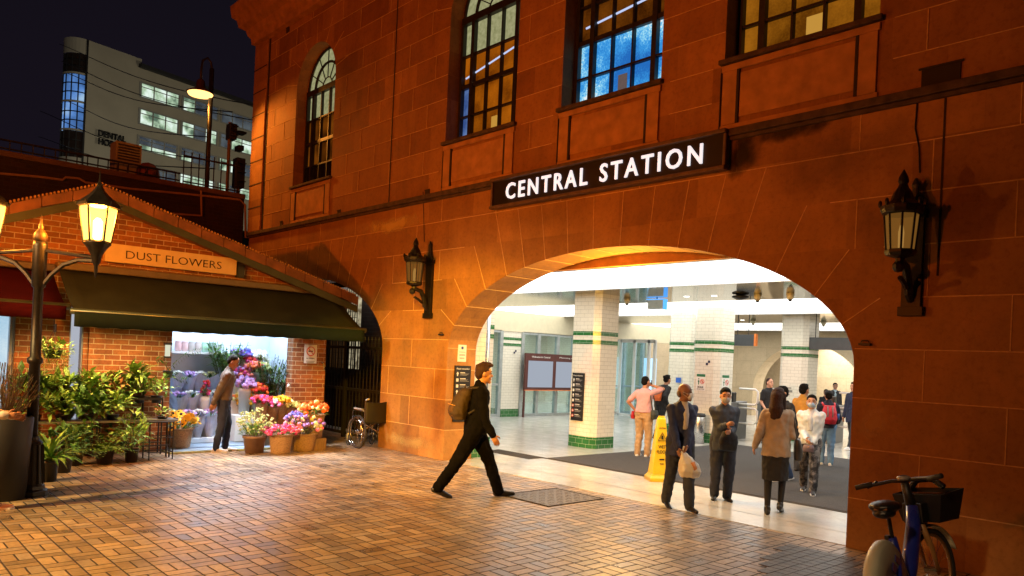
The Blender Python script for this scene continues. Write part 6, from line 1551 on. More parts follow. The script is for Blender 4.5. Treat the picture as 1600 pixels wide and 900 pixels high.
    if mask is None: mb = MB(); mb.tube([Hd((.051, .013, -.035)), Hd((.056, 0, -.034)), Hd((.051, -.013, -.035))], [.002*h, .0038*h, .002*h], 6); mb.build('lips', mat('lips', (.28, .09, .07), .5), root)
    # ---- top garment
    T_ = []
    cz, hz_ = ch.z, hipz; w_ = .012
    c0 = hem - (.535-hipz); 
    loft = [(S((belly*.3+.0, 0, c0)), (.070+belly+w_)*h, (.098+w_)*h), (S((belly*.3, 0, hz_+.05)), (.066+belly+w_)*h, (.092+w_)*h), (S((lean*.10, 0, hz_+.13)), (.060+belly*.7+w_)*h, (.082+w_)*h), (S((ch.x*.85, 0, cz-.04)), (.064+w_)*h, (.092*shoulder+w_)*h), (S((ch.x, 0, cz+.015)), (.056+w_)*h, (.100*shoulder+w_)*h), (S((ch.x, 0, cz+.050)), (.040+w_*.6)*h, (.060*shoulder+w_)*h), (S((ch.x+.003, 0, cz+.072)), (.030+w_*.5)*h, (.036+w_*.5)*h)]
    T_.append(('loft', loft))
    for i in (0, 1):
        a, k, b = arms[i]; 
        if sleeve >= 1: T_ += [('cap', S(a), .038*h*armw, S(k), .033*h*armw), ('cap', S(k), .032*h*armw, S(b), .025*h)]
        else: T_.append(('cap', S(a), .038*h, S(a+(k-a)*sleeve), .035*h))
    if collar: T_.append(('cap', S(nk-Vector((.012, 0, .018))), .042*h, S(nk+Vector((-.004, 0, .012))), .038*h))
    remesh(T_, .0115*h/1.7, top, topm, root, wr=.013 if 'shirt' not in top else .007, sm=3)
    # ---- trousers / skirt
    B = []
    B.append(('loft', [(S((0, 0, hipz-.06)), .062*h, .088*h), (S((0, 0, hipz)), .070*h, .098*h), (S((0, 0, hipz+.06)), .062*h, .088*h)]))
    if skirt:
        B = [('loft', [(S((0, 0, skirt)), .085*h, .098*h), (S((.0, 0, skirt+.08)), .085*h, .100*h), (S((0, 0, hipz-.05)), .074*h, .103*h), (S((0, 0, hipz+.03)), .068*h, .09*h)])]
        remesh(B, .011, 'skirt', botm, root, wr=.012, sm=2)
        B = []
        for i in (0, 1): a, k, b = legs[i]; B += [('cap', S(a), .050*h, S(k), .034*h), ('cap', S(k), .034*h, S(b), .0215*h), ('cap', S(b), .0215*h, S(b+Vector((.05, 0, -.025))), .017*h)]
        remesh(B, .010, 'tights', botm, root, sm=1)
    else:
        for i in (0, 1):
            a, k, b = legs[i]; lo = b + Vector((0, 0, cuff-.047)) if cuff > .047 else b
            B += [('cap', S(a), .061*h*legw, S(k), .044*h*legw), ('cap', S(k), .043*h*legw, S(b+Vector((-.004, 0, -.006))), .035*h*legw)]
        remesh(B, .0115*h/1.7, 'trousers', botm, root, wr=.013, sm=2)
    # ---- shoes
    for i in (0, 1):
        f = (fl, fr)[i]; an = S(legs[i][2]); yw = f[3] if len(f) > 3 else 0; Rf = Matrix.Rotation(yw, 3, 'Z') @ Matrix.Rotation(footpitch[i], 3, 'Y')
        def F_(v): return an + Rf @ (Vector(v)*h)
        sp_ = [('cap', F_((-.022, 0, -.024)), .023*h, F_((.050, 0, -.026)), .021*h), ('cap', F_((.050, 0, -.028)), .0215*h, F_((.105, 0, -.032)), .016*h), ('cap', F_((-.004, 0, .004)), .027*h, F_((-.010, 0, -.020)), .025*h)]
        so = remesh(sp_, .008, 'shoe', shoem[0] if isinstance(shoem, tuple) else shoem, root, sm=1)
        if isinstance(shoem, tuple):
            mb = MB(); R4 = Rf; pts = [(-.048, .0), (-.036, .020), (0, .025), (.05, .026), (.10, .022), (.123, 0), (.10, -.022), (.05, -.026), (0, -.025), (-.036, -.020)]
            n = len(pts); vs = [F_((a, b, z)) for z in (-.047, -.034) for a, b in pts]; mb.add(vs, [(k, (k+1) % n, n+(k+1) % n, n+k) for k in range(n)]+[tuple(range(n))[::-1], tuple(range(n, 2*n))]); mb.build('sole', shoem[1], so)
    # ---- hair
    hk, hc = hair; Hp = []
    if hk != 'bald':
        Hp += [('ell', Hd((-.012, 0, .030)), (.056*h, .050*h, .052*h), sc_head), ('ell', Hd((-.030, 0, .002)), (.036*h, .046*h, .046*h), sc_head), ('ell', Hd((.018, 0, .062)), (.034*h, .034*h, .018*h), sc_head)]
    else: Hp += [('ell', Hd((-.036, 0, -.008)), (.024*h, .046*h, .032*h), sc_head)]
    if hk == 'quiff': Hp += [('cap', Hd((.030, .01, .064)), .016*h, Hd((.050, -.01, .066)), .013*h), ('cap', Hd((-.01, 0, .07)), .02*h, Hd((.035, .0, .074)), .014*h), ('cap', Hd((-.05, 0, .03)), .014*h, Hd((-.055, .0, .055)), .010*h)]
    if hk == 'long':
        Hp += [('cap', Hd((-.035, 0, .01)), .048*h, Hd((-.055, .0, -.085)), .045*h), ('cap', Hd((-.05, .012, -.08)), .042*h, Hd((-.060, .008, -.150)), .038*h), ('cap', Hd((-.05, -.02, -.08)), .038*h, Hd((-.056, -.024, -.145)), .032*h), ('cap', Hd((.0, .042, .02)), .018*h, Hd((-.012, .050, -.09)), .018*h), ('cap', Hd((.0, -.042, .02)), .018*h, Hd((-.012, -.050, -.09)), .018*h)]
    if hk == 'bun': Hp.append(('ell', Hd((-.068, 0, .045)), (.024*h, .024*h, .024*h)))
    if hk == 'crop': Hp = [('ell', Hd((-.012, 0, .028)), (.053*h, .046*h, .050*h), sc_head), ('ell', Hd((-.030, 0, .002)), (.032*h, .043*h, .042*h), sc_head)]
    hr_ = remesh(Hp, .009, 'hair', HAIR[hc], root, wr=.004 if hk != 'crop' else .0015, wf=30, sm=1)
    if cap: remesh([('ell', Hd((-.006, 0, .040)), (.060*h, .053*h, .044*h), sc_head), ('cap', Hd((.05, .02, .035)), .008*h, Hd((.085, .0, .028)), .010*h), ('cap', Hd((.05, -.02, .035)), .008*h, Hd((.085, .0, .028)), .010*h)], .008, 'cap', cap, root, sm=1)
    if mask:
        remesh([('ell', Hd((.040, 0, -.026)), (.026*h, .036*h, .031*h), sc_head), ('ell', Hd((.050, 0, -.018)), (.020*h, .018*h, .022*h), sc_head)], .007, 'face_mask', mask, root, sm=1)
        mb = MB()
        for s in (1, -1): mb.tube([Hd((.035, s*.036, -.01)), Hd((-.004, s*.052, .006))], .0018*h, 4); mb.tube([Hd((.03, s*.036, -.035)), Hd((-.004, s*.052, -.008))], .0018*h, 4)
        mb.build('mask_strap', mask, root)
    if shirt:
        remesh([('loft', [(S((ch.x+.028, 0, hipz+.10)), .052*h, .030*h), (S((ch.x+.030, 0, ch.z-.02)), .052*h, .034*h), (S((ch.x+.018, 0, ch.z+.06)), .036*h, .036*h), (S((ch.x+.012, 0, ch.z+.078)), .032*h, .036*h)])], .010, 'shirt_front', shirt, root, wr=.004, sm=2)
    return dict(root=root, S=S, Hd=Hd, arms=arms, legs=legs, h=h, hd=hd, ch=ch, hipz=hipz, sh=sh, face=face)
def world(pd, v):
    v = Vector(v)*pd['h']; a = pd['face']; l = pd['root'].location
    return Vector((l.x + v.x*cos(a)-v.y*sin(a), l.y + v.x*sin(a)+v.y*cos(a), v.z))
def attach(pd, name, label, cat, pieces, vox=.01, wr=0., sm=2, parts=(), m_=None, group=None):
    """a carried thing of its own, in the frame of the person who carries it (share of height)"""
    r = thing(name, label, cat, tuple(pd['root'].location), pd['face'], group)
    h = pd['h']
    def sc(p):
        if p[0] == 'cap': return ('cap', Vector(p[1])*h, p[2]*h, Vector(p[3])*h, p[4]*h)
        if p[0] == 'ell': return ('ell', Vector(p[1])*h, tuple(q*h for q in p[2]), p[3]) if len(p) > 3 else ('ell', Vector(p[1])*h, tuple(q*h for q in p[2]))
        return ('loft', [(Vector(c)*h, a*h, b*h) for c, a, b in p[1]])
    for nm, pcs, mm, wv in pieces: remesh([sc(p) for p in pcs], vox, nm, mm, r, wr=wv, sm=sm)
    for nm, pts, rad, mm in parts:
        mb = MB(); mb.tube([Vector(p)*h for p in pts], rad, 6); mb.build(nm, mm, r, True)
    return r
def D(pyf, pyh, px=None, pxf=None): pass
def place(pxf, pyf, pyh):           # foot pixel, head-top pixel -> x, y, body height
    q = gp(pxf, pyf); d = (q.x*-_S + q.y*_C); return q.x, q.y, d*(pyf-pyh)/FPX
navy = cloth('navy', (.012, .016, .045)); blk = cloth('black', (.010, .010, .012)); char = cloth('charcoal', (.025, .027, .035)); khaki = cloth('khaki', (.45, .29, .15)); 
leath = mat('shoe_black', (.012, .010, .009), .35, var=.2); sneak = (mat('sneaker_white', (.70, .70, .70), .5, var=.05), mat('sole_white', (.78, .78, .78), .5))
# 1 walking man with backpack
x, y, H = place(738, 777, 558)
jk = cloth('black_jacket', (.004, .0035, .004), .9, spec=.06)
A = person('man in black jacket and dark trousers striding past the arch with a brown backpack', x, y, H, facing(1, .22), (.20, .04, 0, 0), (-.26, -.035, .012, 0), (-.02, .15, .44), (.10, -.145, .46), 'jacket', jk, cloth('dark_trousers', (.004, .0035, .004), .95, spec=.05), leath, 'tan', ('quiff', 'brown'), lean=.07, collar=True, hem=.49, drop=.497, footpitch=(-.05, .35), legw=1.12, armw=1.15, shoulder=1.08, headpitch=.05)
bpk = cloth('brown_canvas', (.034, .018, .009), .8, var=.3)
attach(A, 'backpack', 'brown canvas backpack with tan patch on the striding man', 'backpack', [('bag', [('loft', [((-.125, -.01, .555), .050, .080), ((-.135, -.01, .60), .065, .088), ((-.115, -.01, .68), .062, .085), ((-.085, -.01, .76), .045, .070), ((-.075, -.01, .775), .03, .05)])], bpk, .012), ('front_pocket', [('loft', [((-.168, -.01, .575), .022, .062), ((-.180, -.01, .62), .026, .066), ((-.168, -.01, .66), .02, .06)])], cloth('tan_canvas', (.07, .032, .013), .8), .006)],
    parts=[('strap', [(-.05, .055, .78), (.02, .062, .79), (.05, .065, .74), (.02, .07, .66), (-.07, .075, .60)], .016, cloth('strap_dark', (.02, .014, .01))), ('strap', [(-.05, -.07, .78), (.02, -.075, .79), (.05, -.075, .74), (.02, -.08, .66), (-.07, -.085, .60)], .016, cloth('strap_dark', (.02, .014, .01))), ('handle', [(-.09, -.02, .775), (-.085, -.01, .80), (-.09, .01, .775)], .008, bpk), ('zip_line', [(-.165, -.080, .655), (-.195, -.05, .662), (-.206, -.01, .664), (-.195, .03, .664)], .005, mat('zip_tan', (.5, .25, .06), .5))])
# 2 man browsing the flowers
x, y, H = place(346, 706, 553)
B_ = person('man in brown bomber jacket and navy trousers leaning to look at the flowers', x, y, H, facing(1, .30), (.03, .05, 0, .2), (-.05, -.05, 0, -.1), (-.08, .10, .50), (-.09, -.12, .50), 'jacket', cloth('brown_bomber', (.070, .045, .030), .7), navy, sneak, 'brown', ('crop', 'black'), lean=.14, headpitch=.5, hem=.53, elbow=(-1, .5), collar=True, legw=.95, armw=1.12)
# 3 elderly man with plastic bag
x, y, H = place(1058, 796, 597)
Cc = person('elderly balding man in navy jacket looking aside while walking out with a plastic bag', x, y, H, facing(.22, -1), (.10, .055, 0, .1), (-.12, -.045, .015, 0), (.15, -.02, .50), (.13, -.08, .50), 'jacket', cloth('navy_jacket', (.012, .018, .065), .75), char, leath, 'brown', ('bald', 'grey'), lean=.06, headyaw=.95, hem=.43, mask=cloth('mask_white', (.62, .58, .52), .8), collar=True, shirt=cloth('pale_collar', (.5, .45, .4)), legw=1.08, footpitch=(0, .3), belly=.008)
attach(Cc, 'plastic_bag', 'white plastic bag holding something orange in the elderly man\'s hands', 'bag', [('bag_body', [('loft', [((.19, -.0, .285), .045, .070), ((.19, 0, .33), .06, .092), ((.185, -.01, .39), .05, .078), ((.175, -.03, .44), .028, .04), ((.165, -.05, .475), .012, .018)])], mat('thin_plastic', (.62, .56, .46), .35, var=.12, vs=6), .012)], parts=[('handle', [(.165, -.05, .47), (.16, -.045, .50), (.155, -.04, .515)], .012, mat('thin_plastic', (.62, .56, .46), .35)), ('contents', [(.215, .01, .30), (.225, .015, .36), (.215, 0, .40)], .045, mat('orange_contents', (.55, .22, .07), .6))])
# 4 masked man in dark vest
x, y, H = place(1126, 781, 605)
m_dark = cloth('dark_blue_grey', (.022, .030, .050), .75)
E4 = person('man in dark jacket and grey mask holding a dark cap at his waist', x, y, H, facing(-.12, -1), (.02, .05, 0, .2), (-.01, -.055, 0, -.25), (.15, .03, .62, .8), (.17, .0, .68, .8), 'jacket', m_dark, cloth('ink_trousers', (.016, .018, .030)), leath, 'tan', ('short', 'black'), hem=.44, headpitch=.15, mask=cloth('mask_grey', (.32, .31, .30), .8), legw=1.12, collar=True, shoulder=1.06, belly=.012)
attach(E4, 'cloth_bag', 'dark shapeless cloth bag held at the waist of the masked man', 'bag', [('pouch', [('loft', [((.14, .02, .46), .035, .07), ((.15, .02, .52), .05, .085), ((.15, .02, .58), .045, .075), ((.15, .02, .62), .03, .05)])], cloth('pouch_black', (.012, .012, .016)), .012)])
mb = MB()
for s in (1, -1): mb.tube([E4['S'](E4['legs'][0 if s > 0 else 1][2] + Vector((-.03, s*.01, .05))) + Vector((.042*cos(a), .042*sin(a)*1.15, 0)) for a in [2*pi*k/12 for k in range(12)]], .010, 5, closed=True)
# 5 woman with long hair, beige blazer, black skirt, seen from behind
x, y, H = place(1208, 803, 605)
F5 = person('woman with long dark hair in beige blazer and long black skirt seen from behind', x, y, H, facing(.35, 1), (-.06, .045, 0, .1), (.05, -.05, .02, -.2), (.03, .16, .52), (.14, -.10, .63), 'blazer', cloth('beige_wool', (.33, .255, .18), .85), cloth('black_skirt', (.010, .009, .010)), leath, 'tan', ('long', 'brown'), hem=.46, skirt=.27, headyaw=-.3, shoulder=.95, footpitch=(0, .3))
attach(F5, 'handbag', 'black leather tote on the arm of the long haired woman', 'handbag', [('bag', [('loft', [((.05, -.165, .43), .045, .030), ((.05, -.165, .50), .065, .035), ((.05, -.16, .56), .07, .03), ((.05, -.155, .60), .065, .018)])], mat('bag_leather', (.022, .020, .022), .4, var=.2), .003)], parts=[('strap', [(.0, -.145, .59), (-.02, -.13, .72), (-.005, -.105, .835), (.04, -.11, .80), (.09, -.15, .60)], .012, mat('bag_leather', (.022, .020, .022), .4))])
# 6 woman in white jacket, camouflage trousers
x, y, H = place(1262, 771, 616)
camo = mat('cloth_camouflage', (.045, .045, .05), .85, var=.0); 
def camomat():
    m, t, b = nt('camouflage_cloth'); tcn = N(t, 'ShaderNodeTexCoord'); n = N(t, 'ShaderNodeTexNoise'); n.inputs['Scale'].default_value = 11; t.links.new(tcn.outputs['Object'], n.inputs['Vector'])
    c = ramp(t, n.outputs['Fac'], [(.42, (.02, .02, .024)), (.47, (.10, .095, .10)), (.55, (.05, .05, .055)), (.6, (.20, .19, .19))]); t.links.new(c, b.inputs['Base Color']); b.inputs['Roughness'].default_value = .85; return m
G6 = person('woman in white padded jacket, camouflage trousers and blue face mask walking towards the exit', x, y, H, facing(-.45, -1), (.11, .05, 0, .1), (-.13, -.05, .012, 0), (.10, .03, .52, .6), (.15, -.03, .56, .6), 'jacket', cloth('white_padded', (.62, .64, .64), .7, var=.08), camomat(), (mat('sneaker_dark', (.04, .04, .045), .5), mat('sole_white', (.78, .78, .78), .5)), 'tan', ('short', 'black'), hem=.50, mask=cloth('mask_blue', (.30, .40, .50), .8), collar=True, lean=.05, legw=1.1, shirt=cloth('pale_top', (.5, .5, .52)), cap=None, shoulder=1.05, armw=1.08)
attach(G6, 'small_bag', 'small mauve handbag held low by the woman in the white jacket', 'handbag', [('bag', [('loft', [((.13, -.005, .43), .02, .05), ((.13, -.005, .47), .028, .055), ((.13, -.005, .50), .02, .045)])], mat('mauve_leather', (.16, .11, .13), .5), .003)], parts=[('handle', [(.13, -.04, .50), (.125, -.02, .53), (.125, .01, .53), (.13, .03, .50)], .006, mat('mauve_leather', (.16, .11, .13), .5))])
# 7 man in pink shirt on the phone
x, y, H = place(1003, 714, 587)
pk = cloth('pink_shirt', (.62, .33, .33), .85, var=.08)
H7 = person('man in pink shirt and khaki trousers on the phone beside the wet floor sign', x, y, H, facing(.55, .85), (.0, .06, 0, .1), (.02, -.055, 0, -.2), (.04, .13, .56), (.075, -.055, .885, .9), 'shirt', pk, khaki, sneak, 'tan', ('crop', 'black'), hem=.55, sleeve=.75, headyaw=-.25, legw=1.1, belly=.012, elbow=(-.2, 1.0))
attach(H7, 'mobile_phone', 'small phone held to the ear of the man in the pink shirt', 'phone', [('case', [('cap', (.055, -.060, .90), .008, (.06, -.058, .945), .008)], M['black'], 0)])
attach(H7, 'shoulder_bag', 'dark green shoulder bag hanging at the hip of the pink shirt man', 'bag', [('bag', [('loft', [((.0, -.135, .475), .05, .03), ((.0, -.14, .53), .07, .04), ((0, -.135, .585), .06, .03)])], cloth('olive_canvas', (.05, .055, .045)), .006)], parts=[('strap', [(-.04, -.13, .58), (-.05, -.10, .74), (-.01, -.07, .83), (.04, -.10, .76), (.05, -.13, .58)], .012, cloth('olive_canvas', (.05, .055, .045)))])
attach(H7, 'red_bag', 'red shopping bag carried on the left side of the pink shirt man', 'bag', [('bag', [('loft', [((.0, .14, .46), .03, .02), ((.0, .14, .50), .045, .025), ((0, .14, .555), .035, .015)])], cloth('red_bag', (.5, .02, .03)), .006)])
# 8 woman with bun and orange backpack further behind
x, y, H = place(1030, 688, 585)
I8 = person('woman with a hair bun in dark top walking away behind the man in pink', x, y, H, facing(.8, .6), (.15, .04, 0, 0), (-.14, -.04, .02, 0), (.10, .10, .58), (.02, -.12, .56), 'jumper', blk, blk, leath, 'tan', ('bun', 'black'), lean=.25, hem=.52, footpitch=(0, .4))
attach(I8, 'backpack', 'bright orange backpack on the woman with the hair bun', 'backpack', [('bag', [('loft', [((-.085, 0, .60), .035, .06), ((-.095, 0, .65), .055, .072), ((-.07, 0, .74), .045, .065), ((-.05, 0, .78), .03, .05)])], cloth('orange_bag', (.75, .16, .04)), .006)], parts=[('strap', [(-.04, -.06, .78), (.05, -.065, .78), (.06, -.07, .70), (-.03, -.07, .62)], .012, cloth('orange_bag', (.75, .16, .04)))])
# 9 man in beige shirt, profile, between the women
p = dp(1229, 603, 12.9); H9 = 1.70
J9 = person('young man in beige shirt and dark jacket, in profile between the two women', p.x, p.y, (p.z)/1.0, facing(-1, -.35), (.12, .04, 0, 0), (-.12, -.04, .015, 0), (.02, .13, .50), (.04, -.13, .50), 'jacket', blk, cloth('blue_jeans', (.03, .06, .14)), (mat('sneaker_grey', (.12, .12, .13), .5), mat('sole_white', (.78, .78, .78), .5)), 'tan', ('short', 'black'), lean=.08, shirt=cloth('beige_shirt', (.52, .38, .20)), hem=.5, footpitch=(0, .3))
# 10 man with back to camera, yellow collar
p = dp(1256, 599, 14.2)
K10 = person('man with thick black hair and mustard hooded top behind the group of women', p.x, p.y, p.z, facing(.9, .6), (.02, .05, 0, 0), (0, -.05, 0, 0), (.03, .14, .46), (.03, -.14, .46), 'hooded_top', cloth('mustard', (.50, .25, .04)), char, leath, 'tan', ('short', 'black'), hem=.5, collar=True)
# 11 man with red backpack
x, y, H = place(1290, 727, 612)
q = dp(1290, 727, 1)
L11 = person('man in dark cap and light jeans wearing a red backpack, seen from behind', x, y, H*1.02, facing(.25, 1), (.03, .055, 0, .1), (-.05, -.05, 0, -.3), (.05, .16, .52), (.12, -.15, .58), 'jacket', cloth('navy_coat', (.012, .016, .040)), cloth('light_jeans', (.13, .25, .42), .85, var=.35, vs=4), sneak, 'tan', ('short', 'black'), hem=.50, cap=blk, collar=True, legw=1.1, shoulder=1.08, footpitch=(0, .2))
redb = cloth('red_backpack', (.58, .02, .04), .6, var=.12)
attach(L11, 'backpack', 'large red backpack with blue bottle in its side pocket', 'backpack', [('bag', [('loft', [((-.12, 0, .56), .05, .08), ((-.14, 0, .62), .07, .095), ((-.13, 0, .72), .065, .09), ((-.10, 0, .80), .04, .07)])], redb, .008), ('side_pocket', [('cap', (-.12, -.10, .58), .022, (-.12, -.10, .64), .022)], blk, 0)], parts=[('bottle', [(-.12, -.105, .62), (-.12, -.105, .70)], .032, mat('bottle_blue', (.02, .12, .45), .3)), ('strap', [(-.19, -.03, .60), (-.205, -.03, .70), (-.16, -.03, .79)], .012, mat('strap_grey', (.15, .15, .16), .6)), ('strap', [(-.19, .03, .60), (-.205, .03, .70), (-.16, .03, .79)], .012, mat('strap_grey', (.15, .15, .16), .6)), ('strap', [(-.08, .07, .80), (.0, .075, .83), (.06, .08, .77), (.0, .09, .60)], .02, redb), ('strap', [(-.08, -.07, .80), (.0, -.075, .83), (.06, -.08, .77), (.0, -.09, .60)], .02, redb)])
# 12..16 people further away
p = dp(1202, 590, 19.3); person('man in black t-shirt standing far behind the long haired woman', p.x, p.y, p.z, facing(.5, -1), (0, .05, 0, 0), (0, -.05, 0, 0), (.08, .12, .52), (.08, -.12, .52), 't_shirt', blk, char, leath, 'pale', ('crop', 'brown'), hem=.52, sleeve=.7)
p = dp(1305, 598, 25.5); person('far traveller in grey top and open dark jacket near the arch edge', p.x, p.y, p.z, facing(-.2, -1), (.03, .05, 0, 0), (0, -.05, 0, 0), (.03, .14, .46), (.03, -.14, .46), 'jacket', blk, char, leath, 'brown', ('short', 'black'), hem=.5, shirt=cloth('grey_shirt', (.20, .26, .30)))
p = dp(1291, 608, 22.5); person('far traveller mostly hidden behind the man with the red backpack', p.x, p.y, p.z, facing(-.6, -1), (.03, .05, 0, 0), (0, -.05, 0, 0), (.03, .14, .46), (.03, -.14, .46), 'jacket', char, char, leath, 'brown', ('short', 'black'), hem=.5)
q = gp(1331, 703); person('man in navy coat with pale hood walking in, cut off by the arch edge', q.x, q.y, 1.68, facing(-.9, -.5), (.12, .05, 0, 0), (-.1, -.05, 0, 0), (.03, .14, .46), (.03, -.14, .46), 'coat', navy, char, sneak, 'tan', ('short', 'black'), hem=.40, collar=True)
# 17 person at the left picture edge
q = gp(-36, 800); M17 = person('person in jeans and white top, only an arm and shoe showing at the left edge', q.x, q.y, 1.68, facing(.9, .4), (.07, .05, 0, 0), (-.12, -.05, 0, 0), (.16, .05, .60, .5), (.15, -.12, .62, .5), 'white_top', cloth('white_top', (.65, .60, .58)), cloth('blue_denim', (.08, .14, .26), .85), (mat('sneaker_rose', (.62, .40, .38), .5), mat('sole_white', (.78, .78, .78), .5)), 'tan', ('long', 'brown'), hem=.52)
# ================================================================= WHEELCHAIR
q = gp(582, 699); wc = thing('wheelchair', 'folding wheelchair with black sling back parked by the gate at the station wall', 'wheelchair', (q.x+.02, q.y-.05, 0), facing(-.78, 1)); wc.scale = (1.1, 1.1, 1.04)
ch_ = M['chrome']
for s in (1, -1):
    y = s*.27; w_ = MB(); n = 40
    w_.tube([(.0+.30*cos(2*pi*k/n), y, .305+.30*sin(2*pi*k/n)) for k in range(n)], .016, 6, closed=True); wh = w_.build('wheel', M['rubber'], wc, True)
    w_ = MB(); w_.tube([(.265*cos(2*pi*k/n), y+s*.05, .305+.265*sin(2*pi*k/n)) for k in range(n)], .011, 6, closed=True); w_.tube([(.28*cos(2*pi*k/n), y, .305+.28*sin(2*pi*k/n)) for k in range(n)], .010, 6, closed=True); w_.build('hand_rim', ch_, wh, True)
    w_ = MB()
    for k in range(16): a = 2*pi*k/16; w_.tube([(0, y, .305), (.28*cos(a), y, .305+.28*sin(a))], .0028, 3)
    w_.ball((0, y, .305), (.035, .05, .035), 8); w_.build('spoke', ch_, wh)
    w_ = MB(); w_.tube([(.42+.095*cos(2*pi*k/20), s*.23, .10+.095*sin(2*pi*k/20)) for k in range(20)], .012, 5, closed=True); w_.ball((.42, s*.23, .10), .03, 8); cs = w_.build('caster', M['rubber'], wc, True)
    w_ = MB(); w_.tube([(.42, s*.26, .10), (.42, s*.26, .23), (.40, s*.23, .26), (.40, s*.23, .40)], .012, 5); w_.build('fork', ch_, cs)
    f_ = MB(); y2 = s*.22
    f_.tube([(-.14, y2, .12), (-.14, y2, .88), (-.22, y2, .92)], .013, 6); f_.tube([(-.14, y2, .50), (.40, y2, .50), (.46, y2, .42), (.52, y2, .22)], .013, 6)
    f_.tube([(-.14, y2, .26), (.40, y2, .26)], .012, 6); f_.tube([(.40, y2, .50), (.40, y2, .20)], .012, 6); f_.tube([(-.12, y2, .70), (.28, y2, .70), (.32, y2, .66), (.32, y2, .50)], .012, 6)
    f_.tube([(0, y2, .50), (0, y2, .26)], .012, 6); f_.build('side_frame', ch_, wc, True)
    f_ = MB(); f_.box((.10, y2, .725), (.30, .05, .03)); f_.build('armrest', mat('armrest_grey', (.35, .34, .32), .5), wc, bev=.01)
    f_ = MB(); f_.tube([(-.17, y2, .905), (-.27, y2, .935)], .019, 8); f_.build('push_handle', mat('handle_grey', (.4, .38, .34), .5), wc, True)
    f_ = MB(); f_.box((.60, s*.12, .12), (.16, .17, .015), R=Matrix.Rotation(.3, 3, 'Y')); f_.tube([(.52, y2, .24), (.56, s*.2, .12)], .01, 5); f_.build('footrest', M['metal'], wc)
mb = MB(); mb.tube([(.08, -.22, .26), (.08, .22, .50)], .012, 6); mb.tube([(.1, .22, .26), (.1, -.22, .50)], .012, 6); mb.build('cross_brace', ch_, wc)
def sling(name, fn, n=10):
    vs = [fn(i/n, j/n) for i in range(n+1) for j in range(n+1)]; fs = [(i*(n+1)+j, i*(n+1)+j+1, (i+1)*(n+1)+j+1, (i+1)*(n+1)+j) for i in range(n) for j in range(n)]
    mb = MB(); mb.add(vs, fs); ob = mb.build(name, mat('sling_vinyl', (.012, .011, .012), .5, var=.2), wc, True); ob.modifiers.new('s', 'SOLIDIFY').thickness = .012
sling('backrest', lambda u, v: (-.15-.05*sin(pi*u)*.9, -.225+.45*u, .47+.41*v - .02*sin(pi*u)*v))
sling('seat', lambda u, v: (-.10+.45*v, -.22+.44*u, .505-.03*sin(pi*u)))
# ================================================================= HIRE BICYCLE
hf = dp(1414, 752, 5.95); sp0 = dp(1376, 797, 5.5)
dirb = Vector((hf.x-sp0.x, hf.y-sp0.y, 0)).normalized(); ab = atan2(dirb.y, dirb.x) - .0; dirb = Vector((cos(ab), sin(ab), 0))
base = Vector((sp0.x, sp0.y, 0)) - dirb*.24 + Vector((_C, _S, 0))*.20
bk = thing('hire_bicycle', 'blue and white step through hire bicycle with black basket at the right corner', 'bicycle', tuple(base), ab)
blue = mat('bike_blue', (.016, .03, .30), .3, var=.1, coat=.5); wht = mat('bike_grey_white', (.55, .58, .46), .4, var=.06)
B_mb = lambda: MB()
RW, WB = .33, 1.08
def wheel(cx, parent, R=Matrix.Identity(3), piv=Vector((0, 0, 0))):
    n = 44; f = lambda a, r, yy=0: piv + R @ (Vector((cx+r*cos(a), yy, RW+r*sin(a)))-piv)
    m_ = MB(); m_.tube([f(2*pi*k/n, RW-.022) for k in range(n)], .024, 8, closed=True); wh = m_.build('wheel', M['rubber'], parent, True)
    m_ = MB(); m_.tube([f(2*pi*k/n, RW-.052) for k in range(n)], .014, 6, closed=True); m_.build('rim', mat('rim_orange', (.30, .16, .06), .4, .5), wh, True)
    m_ = MB()
    for k in range(24): a = 2*pi*k/24; m_.tube([f(a, .03, .03 if k % 2 else -.03), f(a, RW-.055)], .0016, 3)
    m_.tube([f(0, 0, -.05), f(0, 0, .05)], .035, 10); m_.build('spoke', M['chrome'], wh)
wheel(0, bk)
# steering turned to the left
ST = Matrix.Rotation(-.26, 3, 'Z'); PV = Vector((WB-.16, 0, 0))
def st_(v): v = Vector(v); return PV + ST @ (v-PV)
class MBs(MB):
    def build(s, *a, **k): s.v = [tuple(st_(v)) for v in s.v]; return super().build(*a, **k)
wheel(WB, bk, ST, PV)
m_ = MBs(); n = 20
for s in (1, -1): m_.tube([(WB-.16, s*.045, .72), (WB-.06, s*.05, .52), (WB, s*.05, RW)], [.026, .022, .016], 8)
m_.tube([(WB-.17, 0, .70), (WB-.15, 0, .76)], .04, 8); m_.build('fork', mat('fork_lamplit', (.40, .20, .06), .4), bk, True)  # orange lamplight painted into the fork colour
m_ = MBs()
vs = []; N_ = 20
for k in range(N_+1):
    a = radians(20+135*k/N_)
    for w__ in (-1, -.5, 0, .5, 1): rr = RW+.035-.012*w__*w__; vs.append((WB+rr*cos(a), .042*w__, RW+rr*sin(a)))
m_.add(vs, [(k*5+j, k*5+j+1, (k+1)*5+j+1, (k+1)*5+j) for k in range(N_) for j in range(4)]); ob = m_.build('front_mudguard', wht, bk, True); ob.modifiers.new('s', 'SOLIDIFY').thickness = .006
